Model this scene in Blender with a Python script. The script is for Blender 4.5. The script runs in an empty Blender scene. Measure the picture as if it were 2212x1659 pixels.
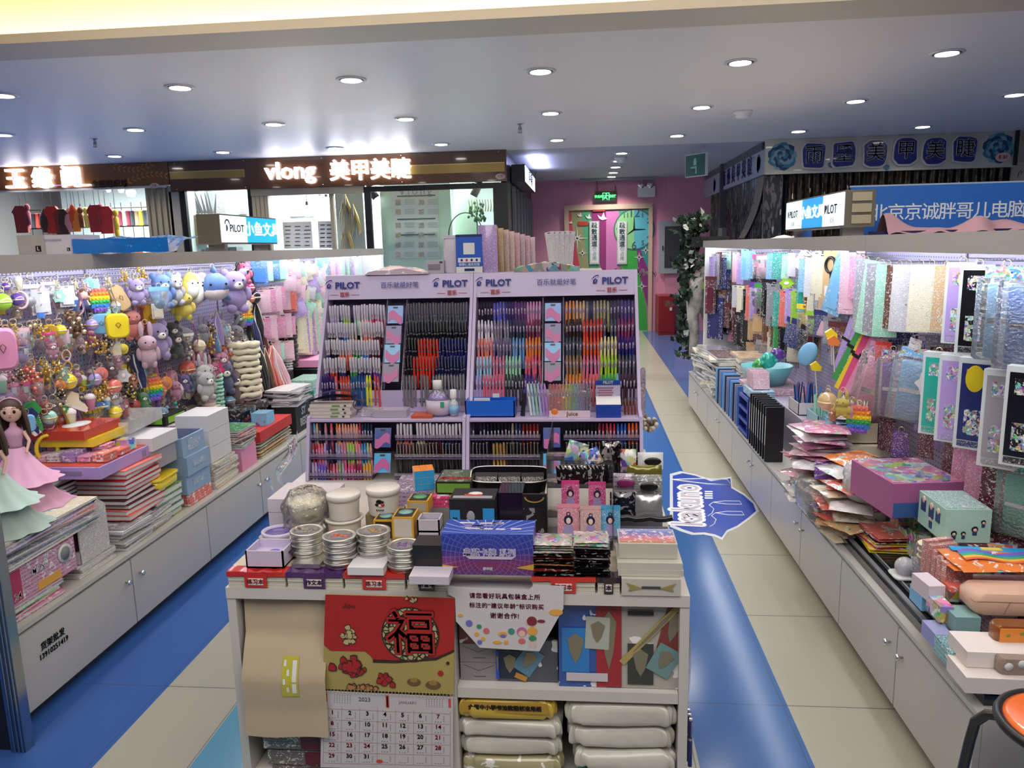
import bpy, math, random
from mathutils import Vector, Matrix, Euler
random.seed(7)
S = bpy.context.scene
COL = S.collection
PI = math.pi
# ---------------------------------------------------------------- camera, world, exposure
W_, H_, FPX = 2212.0, 1659.0, 1650.0
CAMZ = 1.6
cd = bpy.data.cameras.new('camera'); cam = bpy.data.objects.new('camera', cd); COL.objects.link(cam)
cd.sensor_fit = 'HORIZONTAL'; cd.sensor_width = 36.0; cd.lens = FPX/W_*36.0; cd.clip_start = .02; cd.clip_end = 60
RM = Matrix.Rotation(math.radians(5.4), 3, 'Z') @ Matrix.Rotation(math.radians(90-10.2), 3, 'X') @ Matrix.Rotation(math.radians(-1.35), 3, 'Z')
cam.location = (0, 0, CAMZ); cam.rotation_euler = RM.to_euler(); S.camera = cam
wd = bpy.data.worlds.new('world'); S.world = wd; wd.use_nodes = True
wd.node_tree.nodes['Background'].inputs[0].default_value = (1, .96, .93, 1)
wd.node_tree.nodes['Background'].inputs[1].default_value = .45
S.view_settings.view_transform = 'Standard'; S.view_settings.look = 'None'
S.view_settings.exposure = .12; S.view_settings.gamma = 1.0; S.view_settings.use_curve_mapping = False
CEIL = 2.756

def ray(u, v): return RM @ Vector(((u-W_/2)/FPX, -(v-H_/2)/FPX, -1.0))
def _at(u, v, i, val):
    d = ray(u, v); t = (val-(0, 0, CAMZ)[i])/d[i]; return Vector((0, 0, CAMZ))+d*t
def at_x(u, v, x): return _at(u, v, 0, x)      # a point of the photo on a wall of known x
def at_y(u, v, y): return _at(u, v, 1, y)
def at_z(u, v, z): return _at(u, v, 2, z)

def area(name, loc, rot, sx, sy, power, col=(1, 1, 1), spread=PI):
    l = bpy.data.lights.new(name, 'AREA'); l.shape = 'RECTANGLE'; l.size = sx; l.size_y = sy; l.energy = power; l.color = col; l.spread = spread
    o = bpy.data.objects.new(name, l); o.location = loc; o.rotation_euler = rot; COL.objects.link(o); return o
# unseen area lamps added to brighten the goods from the hall side
area('hall_fill', (0, .2, 2.9), (math.radians(20), 0, 0), 5.0, 1.6, 88, (1, .94, .88))
area('hall_fill', (0, 3.0, 3.2), (0, 0, 0), 6.0, 1.4, 42, (1, .93, .84))

# ---------------------------------------------------------------- mesh builder
class MB:
    def __init__(s): s.V = []; s.F = []; s.M = []; s.S = []
    def add(s, vs, fs, m=0, sm=False, T=None):
        b = len(s.V)
        if T is not None: vs = [T @ Vector(v) for v in vs]
        s.V += [tuple(v) for v in vs]
        for f in fs: s.F.append(tuple(i+b for i in f)); s.M.append(m); s.S.append(sm)
        return s
    def box(s, c, d, m=0, T=None, top=1.0):
        x, y, z = c; a, b, h = d[0]/2, d[1]/2, d[2]/2
        vs = [(x-a, y-b, z-h), (x+a, y-b, z-h), (x+a, y+b, z-h), (x-a, y+b, z-h),
              (x-a*top, y-b*top, z+h), (x+a*top, y-b*top, z+h), (x+a*top, y+b*top, z+h), (x-a*top, y+b*top, z+h)]
        return s.add(vs, [(3, 2, 1, 0), (4, 5, 6, 7), (0, 1, 5, 4), (1, 2, 6, 5), (2, 3, 7, 6), (3, 0, 4, 7)], m, False, T)
    def bb(s, x0, x1, y0, y1, z0, z1, m=0, T=None):
        return s.box(((x0+x1)/2, (y0+y1)/2, (z0+z1)/2), (x1-x0, y1-y0, z1-z0), m, T)
    def rbox(s, c, d, r, m=0, T=None, n=3, sm=True):      # box with rounded upright edges and softened rims
        x, y, z = c; a, b, h = d[0]/2, d[1]/2, d[2]/2; r = min(r, a*.98, b*.98); k = min(r, h*.9)*.5
        ring = []
        for i, (qx, qy) in enumerate(((1, 1), (-1, 1), (-1, -1), (1, -1))):
            for j in range(n+1):
                t = PI/2*(i+j/n); ring.append((qx*(a-r)+r*math.cos(t), qy*(b-r)+r*math.sin(t)))
        N = len(ring); vs = []
        for zz, q in ((-h, 1-k/max(a, b)), (-h+k, 1), (h-k, 1), (h, 1-k/max(a, b))):
            vs += [(x+px*q, y+py*q, z+zz) for px, py in ring]
        fs = [(l*N+i, l*N+(i+1) % N, (l+1)*N+(i+1) % N, (l+1)*N+i) for l in range(3) for i in range(N)]
        s.add(vs, fs, m, sm, T); s.add(vs[3*N:], [tuple(range(N))], m, False, T); s.add(vs[:N], [tuple(range(N))[::-1]], m, False, T); return s
    def tube(s, pts, r, n=6, m=0, T=None, closed=False, cap=True, sm=True):
        P = [Vector(p) for p in pts]; L = len(P); rr = r if isinstance(r, (list, tuple)) else [r]*L; vs = []
        up = Vector((0, 0, 1)); last = None
        for i, p in enumerate(P):
            d = (P[(i+1) % L]-P[i-1]) if closed else (P[min(i+1, L-1)]-P[max(i-1, 0)])
            d = d.normalized() if d.length > 1e-9 else Vector((0, 0, 1))
            a = last-d*last.dot(d) if last is not None else (up.cross(d) if abs(d.dot(up)) < .95 else Vector((1, 0, 0)).cross(d))
            if a.length < 1e-6: a = d.orthogonal()
            a.normalize(); last = a; b = d.cross(a)
            vs += [p+(a*math.cos(t)+b*math.sin(t))*rr[i] for t in (2*PI*k/n for k in range(n))]
        R = range(L if closed else L-1)
        fs = [(i*n+k, i*n+(k+1) % n, ((i+1) % L)*n+(k+1) % n, ((i+1) % L)*n+k) for i in R for k in range(n)]
        s.add(vs, fs, m, sm, T)
        if cap and not closed: s.add(vs[:n], [tuple(range(n))[::-1]], m, False, T); s.add(vs[-n:], [tuple(range(n))], m, False, T)
        return s
    def lathe(s, prof, n=16, m=0, T=None, sm=True, sy=1.0):
        vs = [(r*math.cos(2*PI*k/n), r*math.sin(2*PI*k/n)*sy, z) for r, z in prof for k in range(n)]; L = len(prof)
        ms = m if isinstance(m, (list, tuple)) else [m]*(L-1)
        b = len(s.V)
        if T is not None: vs = [T @ Vector(v) for v in vs]
        s.V += [tuple(v) for v in vs]
        for i in range(L-1):
            for k in range(n):
                s.F.append((b+i*n+k, b+i*n+(k+1) % n, b+(i+1)*n+(k+1) % n, b+(i+1)*n+k)); s.M.append(ms[i]); s.S.append(sm)
        for i, o in ((0, -1), (L-1, 1)):
            if prof[i][0] > 1e-4: s.F.append(tuple(b+i*n+k for k in range(n))[::o]); s.M.append(ms[0 if i == 0 else -1]); s.S.append(False)
        return s
    def sph(s, c, r, m=0, T=None, n=10, k=7):
        if not isinstance(r, (tuple, list)): r = (r, r, r)
        vs = [(c[0], c[1], c[2]-r[2])]
        for i in range(1, k):
            t = -PI/2+PI*i/k
            vs += [(c[0]+r[0]*math.cos(t)*math.cos(2*PI*j/n), c[1]+r[1]*math.cos(t)*math.sin(2*PI*j/n), c[2]+r[2]*math.sin(t)) for j in range(n)]
        vs.append((c[0], c[1], c[2]+r[2])); e = len(vs)-1
        fs = [(0, 1+(j+1) % n, 1+j) for j in range(n)]+[(e, e-n+j, e-n+(j+1) % n) for j in range(n)]
        fs += [(1+i*n+j, 1+i*n+(j+1) % n, 1+(i+1)*n+(j+1) % n, 1+(i+1)*n+j) for i in range(k-2) for j in range(n)]
        return s.add(vs, fs, m, True, T)
    def prism(s, poly, y0, y1, m=0, T=None, side=None):       # outline in (x, z), thickness along y
        n = len(poly); vs = [(x, y0, z) for x, z in poly]+[(x, y1, z) for x, z in poly]
        s.add(vs, [tuple(range(n)), tuple(range(2*n-1, n-1, -1))], m, False, T)
        return s.add(vs, [(i, i+n, (i+1) % n+n, (i+1) % n) for i in range(n)], m if side is None else side, False, T)
    def grid(s, fn, nu, nv, m=0, T=None, sm=True):
        vs = [fn(i/nu, j/nv) for j in range(nv+1) for i in range(nu+1)]
        return s.add(vs, [(j*(nu+1)+i, j*(nu+1)+i+1, (j+1)*(nu+1)+i+1, (j+1)*(nu+1)+i) for j in range(nv) for i in range(nu)], m, sm, T)
    def mesh(s, name, mats):
        me = bpy.data.meshes.new(name); me.from_pydata(s.V, [], s.F)
        for mt in (mats if isinstance(mats, (list, tuple)) else [mats]): me.materials.append(mt)
        me.polygons.foreach_set('material_index', s.M); me.polygons.foreach_set('use_smooth', s.S); me.update(); return me

def TR(loc=(0, 0, 0), rot=(0, 0, 0), sc=(1, 1, 1)):
    if not isinstance(sc, (tuple, list)): sc = (sc, sc, sc)
    return Matrix.LocRotScale(Vector(loc), Euler(rot), Vector(sc))
def hexc(h):
    h = h.lstrip('#'); return tuple((lambda c: c/12.92 if c <= .04045 else ((c+.055)/1.055)**2.4)(int(h[i:i+2], 16)/255) for i in (0, 2, 4))
def C4(c): return (*(hexc(c) if isinstance(c, str) else c), 1.0)

def ob(name, me, loc=(0, 0, 0), rot=(0, 0, 0), parent=None, col=None, sc=None, label=None):
    o = bpy.data.objects.new(name, me); COL.objects.link(o); o.location = loc; o.rotation_euler = rot
    if sc is not None: o.scale = sc if isinstance(sc, (tuple, list)) else (sc,)*3
    if parent: o.parent = parent
    if col is not None: o.color = C4(col)
    if label: o['label'] = label
    return o
def tag(o, label, cat, group=None):
    o['label'] = label; o['category'] = cat
    if group: o['group'] = group
    return o
def thing(name, label, cat, loc=(0, 0, 0), rot=(0, 0, 0), group=None, me=None, col=None, sc=None):
    return tag(ob(name, me, loc, rot, None, col, sc), label, cat, group)
def struct(name, me, loc=(0, 0, 0), rot=(0, 0, 0), kind='structure', col=None):
    o = ob(name, me, loc, rot, None, col); o['kind'] = kind; return o

# ---------------------------------------------------------------- materials
class NT:
    def __init__(s, name):
        s.m = bpy.data.materials.new(name); s.m.use_nodes = True; s.t = s.m.node_tree; s.p = s.t.nodes['Principled BSDF']; s.out = s.t.nodes['Material Output']
    def n(s, typ, ins=None, **kw):
        nd = s.t.nodes.new(typ)
        for k, v in kw.items(): setattr(nd, k, v)
        for k, v in (ins or {}).items(): s.set(nd.inputs[k], v)
        return nd
    def set(s, sock, v):
        if isinstance(v, bpy.types.NodeSocket): s.t.links.new(v, sock)
        else: sock.default_value = v
    def P(s, k, v): s.set(s.p.inputs[k], v); return s
    def math(s, op, a, b=0.0, c=0.0):
        nd = s.n('ShaderNodeMath', operation=op); s.set(nd.inputs[0], a); s.set(nd.inputs[1], b); s.set(nd.inputs[2], c); return nd.outputs[0]
    def mix(s, f, a, b, blend='MIX'):
        nd = s.n('ShaderNodeMix', data_type='RGBA', blend_type=blend); s.set(nd.inputs[0], f); s.set(nd.inputs[6], a); s.set(nd.inputs[7], b); return nd.outputs[2]
    def obj(s): return s.n('ShaderNodeTexCoord').outputs['Object']
    def info(s, k='Color'): return s.n('ShaderNodeObjectInfo').outputs[k]
    def ramp(s, f, stops, const=False):
        nd = s.n('ShaderNodeValToRGB'); r = nd.color_ramp; r.interpolation = 'CONSTANT' if const else 'LINEAR'
        while len(r.elements) < len(stops): r.elements.new(.5)
        for e, (p, c) in zip(r.elements, stops): e.position = p; e.color = C4(c)
        s.set(nd.inputs[0], f); return nd.outputs[0]
    def xyz(s, v):
        nd = s.n('ShaderNodeSeparateXYZ', {0: v}); return nd.outputs
    def bump(s, h, st=.3, dist=.01):
        s.P('Normal', s.n('ShaderNodeBump', {'Height': h, 'Strength': st, 'Distance': dist}).outputs[0]); return s
    def noise(s, v, scale, det=2.0, out='Fac'): return s.n('ShaderNodeTexNoise', {'Vector': v, 'Scale': scale, 'Detail': det}).outputs[out]
    def vor(s, v, scale, out='Color', feature='F1', rnd=1.0): return s.n('ShaderNodeTexVoronoi', {'Vector': v, 'Scale': scale, 'Randomness': rnd}, feature=feature).outputs[out]
_mc = {}
def mat(name, col, rough=.5, metal=0.0, spec=.5, coat=0.0, emit=None, es=0.0):
    if name in _mc: return _mc[name]
    t = NT(name); t.P('Base Color', C4(col)).P('Roughness', rough).P('Metallic', metal).P('Specular IOR Level', spec).P('Coat Weight', coat)
    if emit is not None: t.P('Emission Color', C4(emit)).P('Emission Strength', es)
    _mc[name] = t.m; return t.m
def omat(name, rough=.5, metal=0.0, spec=.5, coat=0.0, bump=0.0, bs=200.0, mul=None, sheen=0.0):
    t = NT(name); c = t.info()
    if mul is not None: c = t.mix(1.0, c, C4(mul), 'MULTIPLY')
    t.P('Base Color', c).P('Roughness', rough).P('Metallic', metal).P('Specular IOR Level', spec).P('Coat Weight', coat).P('Sheen Weight', sheen)
    if bump: t.bump(t.noise(t.obj(), bs), bump, .004)
    return t.m
OC_PLASTIC = omat('coloured_plastic', .35)
OC_GLOSS = omat('glossy_plastic', .15, coat=.4)
OC_CARD = omat('coloured_card', .6, bump=.1)
OC_CLOTH = omat('soft_fabric', .9, bump=.6, bs=120, sheen=.3)
OC_PLUSH = omat('plush_pile', .95, bump=1.0, bs=260, sheen=.6)
OC_PEARL = omat('pearly_film', .2, metal=.35, coat=.5)
WHITE = mat('white_laminate', (.78, .78, .80), .35)
OFFW = mat('off_white_board', (.70, .69, .66), .5)
BLACK = mat('black_plastic', (.012, .012, .014), .35)
DARK = mat('dark_grey', (.05, .05, .055), .5)
PAPER = mat('white_paper', (.68, .68, .69), .7)
STEEL = mat('brushed_steel', (.62, .62, .63), .28, 1.0)
CHROME = mat('chrome', (.8, .8, .82), .1, 1.0)
GOLD = mat('gold_metal', (.82, .68, .40), .35, .75)
EYE = mat('black_bead', (.005, .005, .005), .1)

def clear(name, alpha, tint=(1, 1, 1), wr=.0, bs=25, rough=.08, spec=1.0):
    t = NT(name)
    tr = t.n('ShaderNodeBsdfTransparent', {'Color': C4(tint)}); gl = t.n('ShaderNodeBsdfGlossy', {'Color': (1, 1, 1, 1), 'Roughness': rough})
    df = t.n('ShaderNodeBsdfDiffuse', {'Color': (.9, .9, .92, 1)})
    f = t.n('ShaderNodeFresnel', {'IOR': 1.45}).outputs[0]; fac = f
    if wr:
        nz = t.noise(t.obj(), bs, 3.0); b = t.n('ShaderNodeBump', {'Height': nz, 'Strength': wr, 'Distance': .02}).outputs[0]
        t.set(gl.inputs['Normal'], b); t.set(df.inputs['Normal'], b)
        fac = t.math('MULTIPLY_ADD', f, 1.6, .03)
    m1 = t.n('ShaderNodeMixShader', {0: alpha, 1: tr.outputs[0], 2: df.outputs[0]})
    m2 = t.n('ShaderNodeMixShader', {0: fac, 1: m1.outputs[0], 2: gl.outputs[0]})
    t.t.links.new(m2.outputs[0], t.out.inputs[0]); return t.m
FILM = clear('clear_film', .10, wr=.8, bs=30)
BAG = clear('milky_bag_film', .38, wr=1.0, bs=22, rough=.15)
ACRYL = clear('clear_acrylic', .04)
GLASS = clear('shop_glass', .01, (.93, .97, .95))

def printed(name, amt=.6, scale=40, sat=.9, val=.75, rough=.3, lines=False, coat=.0, metal=0.0, dark=None):
    """busy packaging print over the thing's own colour, different on every copy"""
    t = NT(name); r = t.info('Random'); v = t.n('ShaderNodeVectorMath', {0: t.obj(), 1: t.n('ShaderNodeCombineXYZ', {0: t.math('MULTIPLY', r, 31.0), 1: t.math('MULTIPLY', r, 17.0), 2: r}).outputs[0]}, operation='ADD').outputs[0]
    v2 = t.n('ShaderNodeVectorMath', {0: t.noise(v, scale*.7, 1.0, 'Color'), 1: (.05, .05, .05), 2: v}, operation='MULTIPLY_ADD').outputs[0]
    cell = t.vor(v2, scale); h = t.n('ShaderNodeHueSaturation', {'Saturation': sat, 'Value': val, 'Color': cell}).outputs[0]
    f = t.math('GREATER_THAN', t.noise(v, scale*.45, 1.0), 1-amt*.72)
    base = t.info()
    c = t.mix(f, base, h)
    f2 = t.math('GREATER_THAN', t.noise(v2, scale*.9, 2.0), .60); c = t.mix(t.math('MULTIPLY', f2, .75), c, C4(dark or (.9, .9, .9)))
    if lines:
        x = t.xyz(v)[2]; l = t.math('GREATER_THAN', t.math('FRACT', t.math('MULTIPLY', x, scale*1.6)), .6)
        k = t.math('MULTIPLY', l, t.math('GREATER_THAN', t.noise(v, scale*4), .5)); c = t.mix(t.math('MULTIPLY', k, .7), c, C4((.05, .05, .08)))
    t.P('Base Color', c).P('Roughness', rough).P('Coat Weight', coat).P('Metallic', metal); return t.m
PR_BUSY = printed('busy_print', .75, 38, .9, .7)
PR_SOFT = printed('soft_print', .45, 45, .45, .95, lines=True)
PR_DARK = printed('dark_print', .5, 45, .9, .45, .2, coat=.4, dark=(.35, .35, .38))
PR_HOLO = printed('foil_print', .8, 30, .9, .9, .18, coat=.6, metal=.5)
PR_FINE = printed('fine_print', .35, 90, .5, .8, .4, lines=True)
TXT = {}
def tmat(c, e=0.0):
    k = (c, e)
    if k not in TXT: TXT[k] = mat('ink_'+str(len(TXT)), c, .5, emit=(c if e else None), es=e)
    return TXT[k]
def text(body, size, loc, rot, parent, m, bold=0.0, ext=0.0006, name='lettering', align='CENTER', sx=1.0, space=1.0):
    cu = bpy.data.curves.new('t', 'FONT'); cu.body = body; cu.size = size; cu.align_x = align; cu.align_y = 'CENTER'; cu.extrude = ext; cu.offset = min(bold, size*.008); cu.resolution_u = 2; cu.space_character = space
    o = bpy.data.objects.new('t', cu); COL.objects.link(o)
    me = bpy.data.meshes.new_from_object(o.evaluated_get(bpy.context.evaluated_depsgraph_get())); me.name = name
    bpy.data.objects.remove(o); bpy.data.curves.remove(cu)
    if bold > size*.012:      # heavy strokes: the outline spread in eight directions
        V = [tuple(v.co) for v in me.vertices]; F = [tuple(p.vertices) for p in me.polygons]; n = len(V); q = bold-size*.008; vs, fs = [], []
        for k in range(8):
            dx, dy = q*math.cos(k*PI/4), q*math.sin(k*PI/4); vs += [(x+dx, y+dy, z+(k % 4)*2e-5) for x, y, z in V]; fs += [tuple(i+k*n for i in f) for f in F]
        bpy.data.meshes.remove(me); me = bpy.data.meshes.new(name); me.from_pydata(vs, [], fs)
    me.materials.clear(); me.materials.append(m)
    return ob(name, me, loc, rot, parent, sc=(sx, 1, 1))
FRONT = (PI/2, 0, 0)                      # lettering that faces the photographer
def lin(a, b, t): return a+(b-a)*t
# ================================================================ ROOM SHELL
def floor_mat():
    t = NT('vinyl_floor'); g = t.n('ShaderNodeNewGeometry').outputs['Position']; x, y, z = t.xyz(g)
    c = t.ramp(t.math('MULTIPLY_ADD', x, .1, .5), [(0, '#315aa0'), (.5-.158, '#a3a297'), (.5-.1256, '#5590b2'), (.5-.075, '#a3a297'), (.5+.034, '#33619f'), (.5+.0687, '#a9a797'), (.5+.108, '#46669c')], True)
    c = t.mix(t.math('MULTIPLY', t.noise(g, 2.5, 4.0), .12), c, C4((.1, .1, .1)))
    s1 = t.math('LESS_THAN', t.math('ABSOLUTE', t.math('SUBTRACT', t.math('FRACT', t.math('DIVIDE', t.math('SUBTRACT', y, 2.5-.665*.5), .665)), .5)), .0045)
    s1 = t.math('MULTIPLY', s1, t.math('MAXIMUM', t.math('GREATER_THAN', x, .686), t.math('LESS_THAN', y, 3.0)))
    ln = s1
    for xx in (-1.58, -1.256, .34, .687): ln = t.math('MAXIMUM', ln, t.math('LESS_THAN', t.math('ABSOLUTE', t.math('SUBTRACT', x, xx)), .002))
    c = t.mix(t.math('MULTIPLY', ln, .6), c, C4((.05, .06, .1)))
    t.P('Base Color', c).P('Roughness', .16).P('Specular IOR Level', .17)
    t.bump(t.noise(g, 3.0, 2.0), .05, .01); return t.m
m = MB(); m.bb(-9, 7, -3, 15, -.05, 0); struct('floor', m.mesh('floor', floor_mat()))
CEILM = mat('ceiling_paint', (.66, .66, .69), .6)
def wavy():
    t = NT('main_ceiling_paint'); g = t.n('ShaderNodeNewGeometry').outputs['Position']
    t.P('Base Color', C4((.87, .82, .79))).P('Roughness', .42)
    t.bump(t.noise(g, 1.3, 2.0), .25, .05); return t.m
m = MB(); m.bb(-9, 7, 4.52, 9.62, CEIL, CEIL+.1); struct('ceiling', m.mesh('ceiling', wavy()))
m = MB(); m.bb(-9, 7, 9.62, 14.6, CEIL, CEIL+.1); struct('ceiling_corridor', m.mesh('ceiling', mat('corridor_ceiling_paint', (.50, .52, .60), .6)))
m = MB(); m.bb(-9, 7, -3, 5.2, 3.32, 3.4); m.bb(-9, 7, 4.52, 4.6, CEIL+.1, 3.32); struct('ceiling_cove', m.mesh('cove', mat('cove_paint', (.80, .76, .66), .6)))
m = MB(); m.bb(-9, 7, 4.18, 4.519, CEIL, CEIL+.05); struct('trim_1', m.mesh('ledge', mat('cream_ledge', (.66, .58, .46), .5)))
m = MB(); m.tube([(-6.5, 4.36, CEIL+.085), (1.2, 4.36, CEIL+.085)], .014, 8)
thing('led_strip', 'warm glowing strip light in the ceiling cove over the hall', 'light', me=m.mesh('led_strip', mat('warm_led', (1, .9, .6), emit=(1, .78, .36), es=30)))
m = MB(); m.bb(-9, 7, -3.1, -3, 0, 3.4); struct('wall_front', m.mesh('w', mat('hall_wall', (.35, .33, .31), .7)))
m = MB(); m.bb(-9.1, -9, -3, 15, 0, 3.4); struct('wall_left', m.mesh('w', mat('hall_wall', 0)))
m = MB(); m.bb(7, 7.1, -3, 15, 0, 3.4); struct('wall_right', m.mesh('w', mat('hall_wall', 0)))

# ---------------------------------------------------------------- pink back wall with the mural door
BY = 14.3
PINK = mat('pink_wall_paint', hexc('#d795b0'), .6)
m = MB(); m.bb(-.95, -.30, BY, BY+.1, 0, CEIL); m.bb(1.25, 2.3, BY, BY+.1, 0, CEIL); m.bb(-.30, 1.25, BY, BY+.1, 2.30, CEIL)
struct('wall_back', m.mesh('w', PINK))
m = MB(); m.bb(1.5, 2.3, BY-.06, BY-.001, 0, CEIL); struct('wall_back_pier', m.mesh('w', PINK))
FR = mat('door_frame_paint', hexc('#c9ae9c'), .5)
d1 = struct('door_1', None); d1.location = (0, 0, 0)
m = MB(); m.bb(-.32, -.235, BY-.05, BY+.08, 0, 2.31); m.bb(1.20, 1.27, BY-.05, BY+.08, 0, 2.31); m.bb(-.235, 1.20, BY-.05, BY+.08, 2.22, 2.31)
ob('door_frame', m.mesh('f', FR), parent=d1)
def P4(x, y): p = at_y(1100+x*.1989, 300+y*.1989, BY); return (p.x, max(p.z, .01))
MUR = [('#93808a', [(640, 765), (1520, 765), (1520, 2080), (640, 2080)]),
 ('#b53a50', [(640, 780), (668, 780), (690, 1000), (770, 1410), (820, 2080), (640, 2080)]),
 ('#8d8f66', [(668, 780), (790, 780), (800, 980), (870, 1410), (900, 2080), (820, 2080), (770, 1410), (690, 1000)]),
 ('#4d9c74', [(790, 780), (900, 780), (905, 1300), (1000, 1410), (1050, 2080), (900, 2080), (870, 1410), (800, 980)]),
 ('#8a2f6e', [(880, 780), (1052, 780), (1052, 2080), (1000, 1410), (980, 1340), (900, 900)]),
 ('#c274ae', [(1052, 780), (1200, 780), (1170, 1100), (1200, 1410), (1240, 2080), (1052, 2080)]),
 ('#3f9f74', [(1190, 780), (1520, 765), (1520, 1000), (1200, 1000)]),
 ('#3aa545', [(1200, 1150), (1385, 1150), (1400, 1410), (1480, 1800), (1500, 2080), (1240, 2080)]),
 ('#2c8f8f', [(1385, 1000), (1520, 1000), (1520, 1450), (1430, 1220)]),
 ('#7d2f78', [(1368, 1010), (1430, 1220), (1520, 1450), (1520, 1900), (1470, 1700), (1400, 1410)])]
leafs = []
for k, (xa, xb) in enumerate(((-.235, .475), (.485, 1.20))):
    m = MB(); m.bb(xa, xb, BY-.01, BY+.04, .01, 2.22); leafs.append(ob('door_leaf', m.mesh('leaf', mat('mural_base', hexc('#93808a'), .45)), parent=d1))
m = MB(); mats = []
for i, (c, poly) in enumerate(MUR):
    m.prism([P4(*p) for p in poly], BY-.012-.0012*i, BY-.009, i); mats.append(mat('mural_'+c, hexc(c), .4))
ob('mural', m.mesh('mural', mats), parent=d1)
cc = at_y(1100+1355*.1989, 300+985*.1989, BY); cr = (P4(1355, 765)[1]-P4(1355, 1215)[1])/2
def arc(r, a0, a1, n=20): return [(cc.x+r*math.cos(lin(a0, a1, i/n)), cc.z+r*math.sin(lin(a0, a1, i/n))) for i in range(n+1)]
m = MB(); m.prism(arc(cr, 0, 2*PI-.01, 40), BY-.026, BY-.01, 0); m.prism(arc(cr*.94, PI/2, 3*PI/2), BY-.028, BY-.01, 1); m.prism(arc(cr*.94, -PI/2, PI/2), BY-.028, BY-.01, 2)
for a, l in ((PI/2, .62), (0, .55), (3.75, .4)):
    T = TR((cc.x, BY-.030, cc.z), (0, -a, 0)); m.prism([(0, -.015), (l*cr, -.004), (l*cr, .004), (0, .015)], -.002, 0, 3, T)
ob('printed_clock', m.mesh('clk', [mat('clk_ring', hexc('#4c5f6e')), mat('clk_l', hexc('#86c486')), mat('clk_r', hexc('#59b0c4')), EYE]), parent=d1)
for s_, a, b in (('12', 90, .17), ('11', 120, .10), ('1', 60, .10), ('6', -90, .16), ('5', -58, .10), ('4', -30, .10), ('2', 30, .10), ('9', 180, .09)):
    text(s_, b*1.25, (cc.x+cr*.8*math.cos(math.radians(a)), BY-.032, cc.z+cr*.78*math.sin(math.radians(a))), FRONT, d1, tmat((.04, .1, .12)), name='numeral')
m = MB()
for (x, y, r, w) in ((738, 1080, 130, 9), (795, 1240, 55, 5), (1410, 1285, 60, 5), (1480, 1210, 50, 5), (1440, 1600, 60, 5)):
    px, pz = P4(x, y); r *= .0017
    for a in range(8):
        rr = r*(1 if a % 2 == 0 else .5); T = TR((px, BY-.026, pz), (0, a*PI/4, 0)); m.prism([(0, -.012), (rr, 0), (0, .012)], -.002, 0, 0, T)
for (x, y, s_) in ((765, 825, .05), (860, 845, .06), (1010, 845, .09), (668, 905, .04)):
    px, pz = P4(x, y); m.prism([(px-s_, pz+s_*.4), (px-s_*.2, pz-s_*.1), (px+s_*.3, pz+s_*.9), (px+s_*.5, pz), (px+s_, pz-s_*.5), (px, pz-s_*.7), (px-s_*.6, pz-s_*.4)], BY-.028, BY-.01, 0)
ob('printed_stars_and_birds', m.mesh('stars', mat('mural_white', (.7, .7, .72))), parent=d1)
for s_, x, y in (('New', 745, 1440), ('School', 1180, 1440), ('View', 1400, 1450)):
    px, pz = P4(x+90, y); text(s_, .17, (px, BY-.035, pz), FRONT, d1, tmat((.75, .6, .6)), .004)
for k, (x0, x1) in enumerate(((870, 978), (1170, 1278))):
    a, b = P4(x0, 895), P4(x1, 1360); m = MB(); m.bb(a[0], b[0], BY-.045, BY-.036, b[1], a[1], 0); m.bb(a[0]+.02, b[0]-.02, BY-.048, BY-.044, b[1]+.025, a[1]-.025, 1)
    n = thing('paper_notice', 'tall white notice on the %s of the mural door' % ('middle strip' if k == 0 else 'printed clock'), 'notice', me=m.mesh('n', [mat('notice_rim', (.45, .5, .5)), PAPER]))
    text('疏\n散\n通\n道', .11, ((a[0]+b[0])/2, BY-.0500, a[1]-.25), FRONT, n, tmat((.1, .18, .22)), .003)
    text('切\n勿\n占\n用', .085, ((a[0]+b[0])/2, BY-.0500, b[1]+.23), FRONT, n, tmat((.2, .28, .32)), .001)
m = MB(); m.bb(.20, .42, BY-.045, BY-.03, 2.19, 2.215); 
p0, p1 = P4(750, 900), P4(855, 940); m.bb(p0[0], p1[0], BY-.030, BY-.012, p1[1], p0[1]); ob('red_plate', m.mesh('x', mat('red_plate', hexc('#b2342c'))), parent=d1)
# exit sign, emergency lamp, cabinet, red box
a, b = P4(935, 575), P4(1162, 682)
m = MB(); m.bb(a[0], b[0], BY-.09, BY-.051, b[1], a[1], 0)
e = thing('exit_sign', 'green lit exit sign above the mural door', 'exit sign', me=m.mesh('e', [mat('sign_black', (.01, .03, .015), .3)]))
m = MB(); m.tube([(a[0]+.04, BY-.07, a[1]), (a[0]+.02, BY-.07, a[1]+.22)], .006); m.tube([(b[0]-.02, BY-.07, a[1]), (b[0]-.02, BY-.07, a[1]+.1)], .006); ob('cable', m.mesh('c', BLACK), parent=e)
GRN = mat('green_glow', (.1, 1, .3), emit=(.08, .9, .22), es=2.2)
text('EXIT', .062, (b[0]-.075, BY-.0915, (a[1]+b[1])/2), FRONT, e, GRN, .002); text('安全出口', .05, (a[0]+.085, BY-.0915, (a[1]+b[1])/2), FRONT, e, GRN, .001)
cx, cz = (a[0]+b[0])/2, (a[1]+b[1])/2
m = MB()
for q in ((-.055, 0, .01, .13), (.055, 0, .01, .13), (0, .06, .12, .01)): m.box((cx+q[0], BY-.0925, cz+q[1]), (q[2], .003, q[3]))
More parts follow.
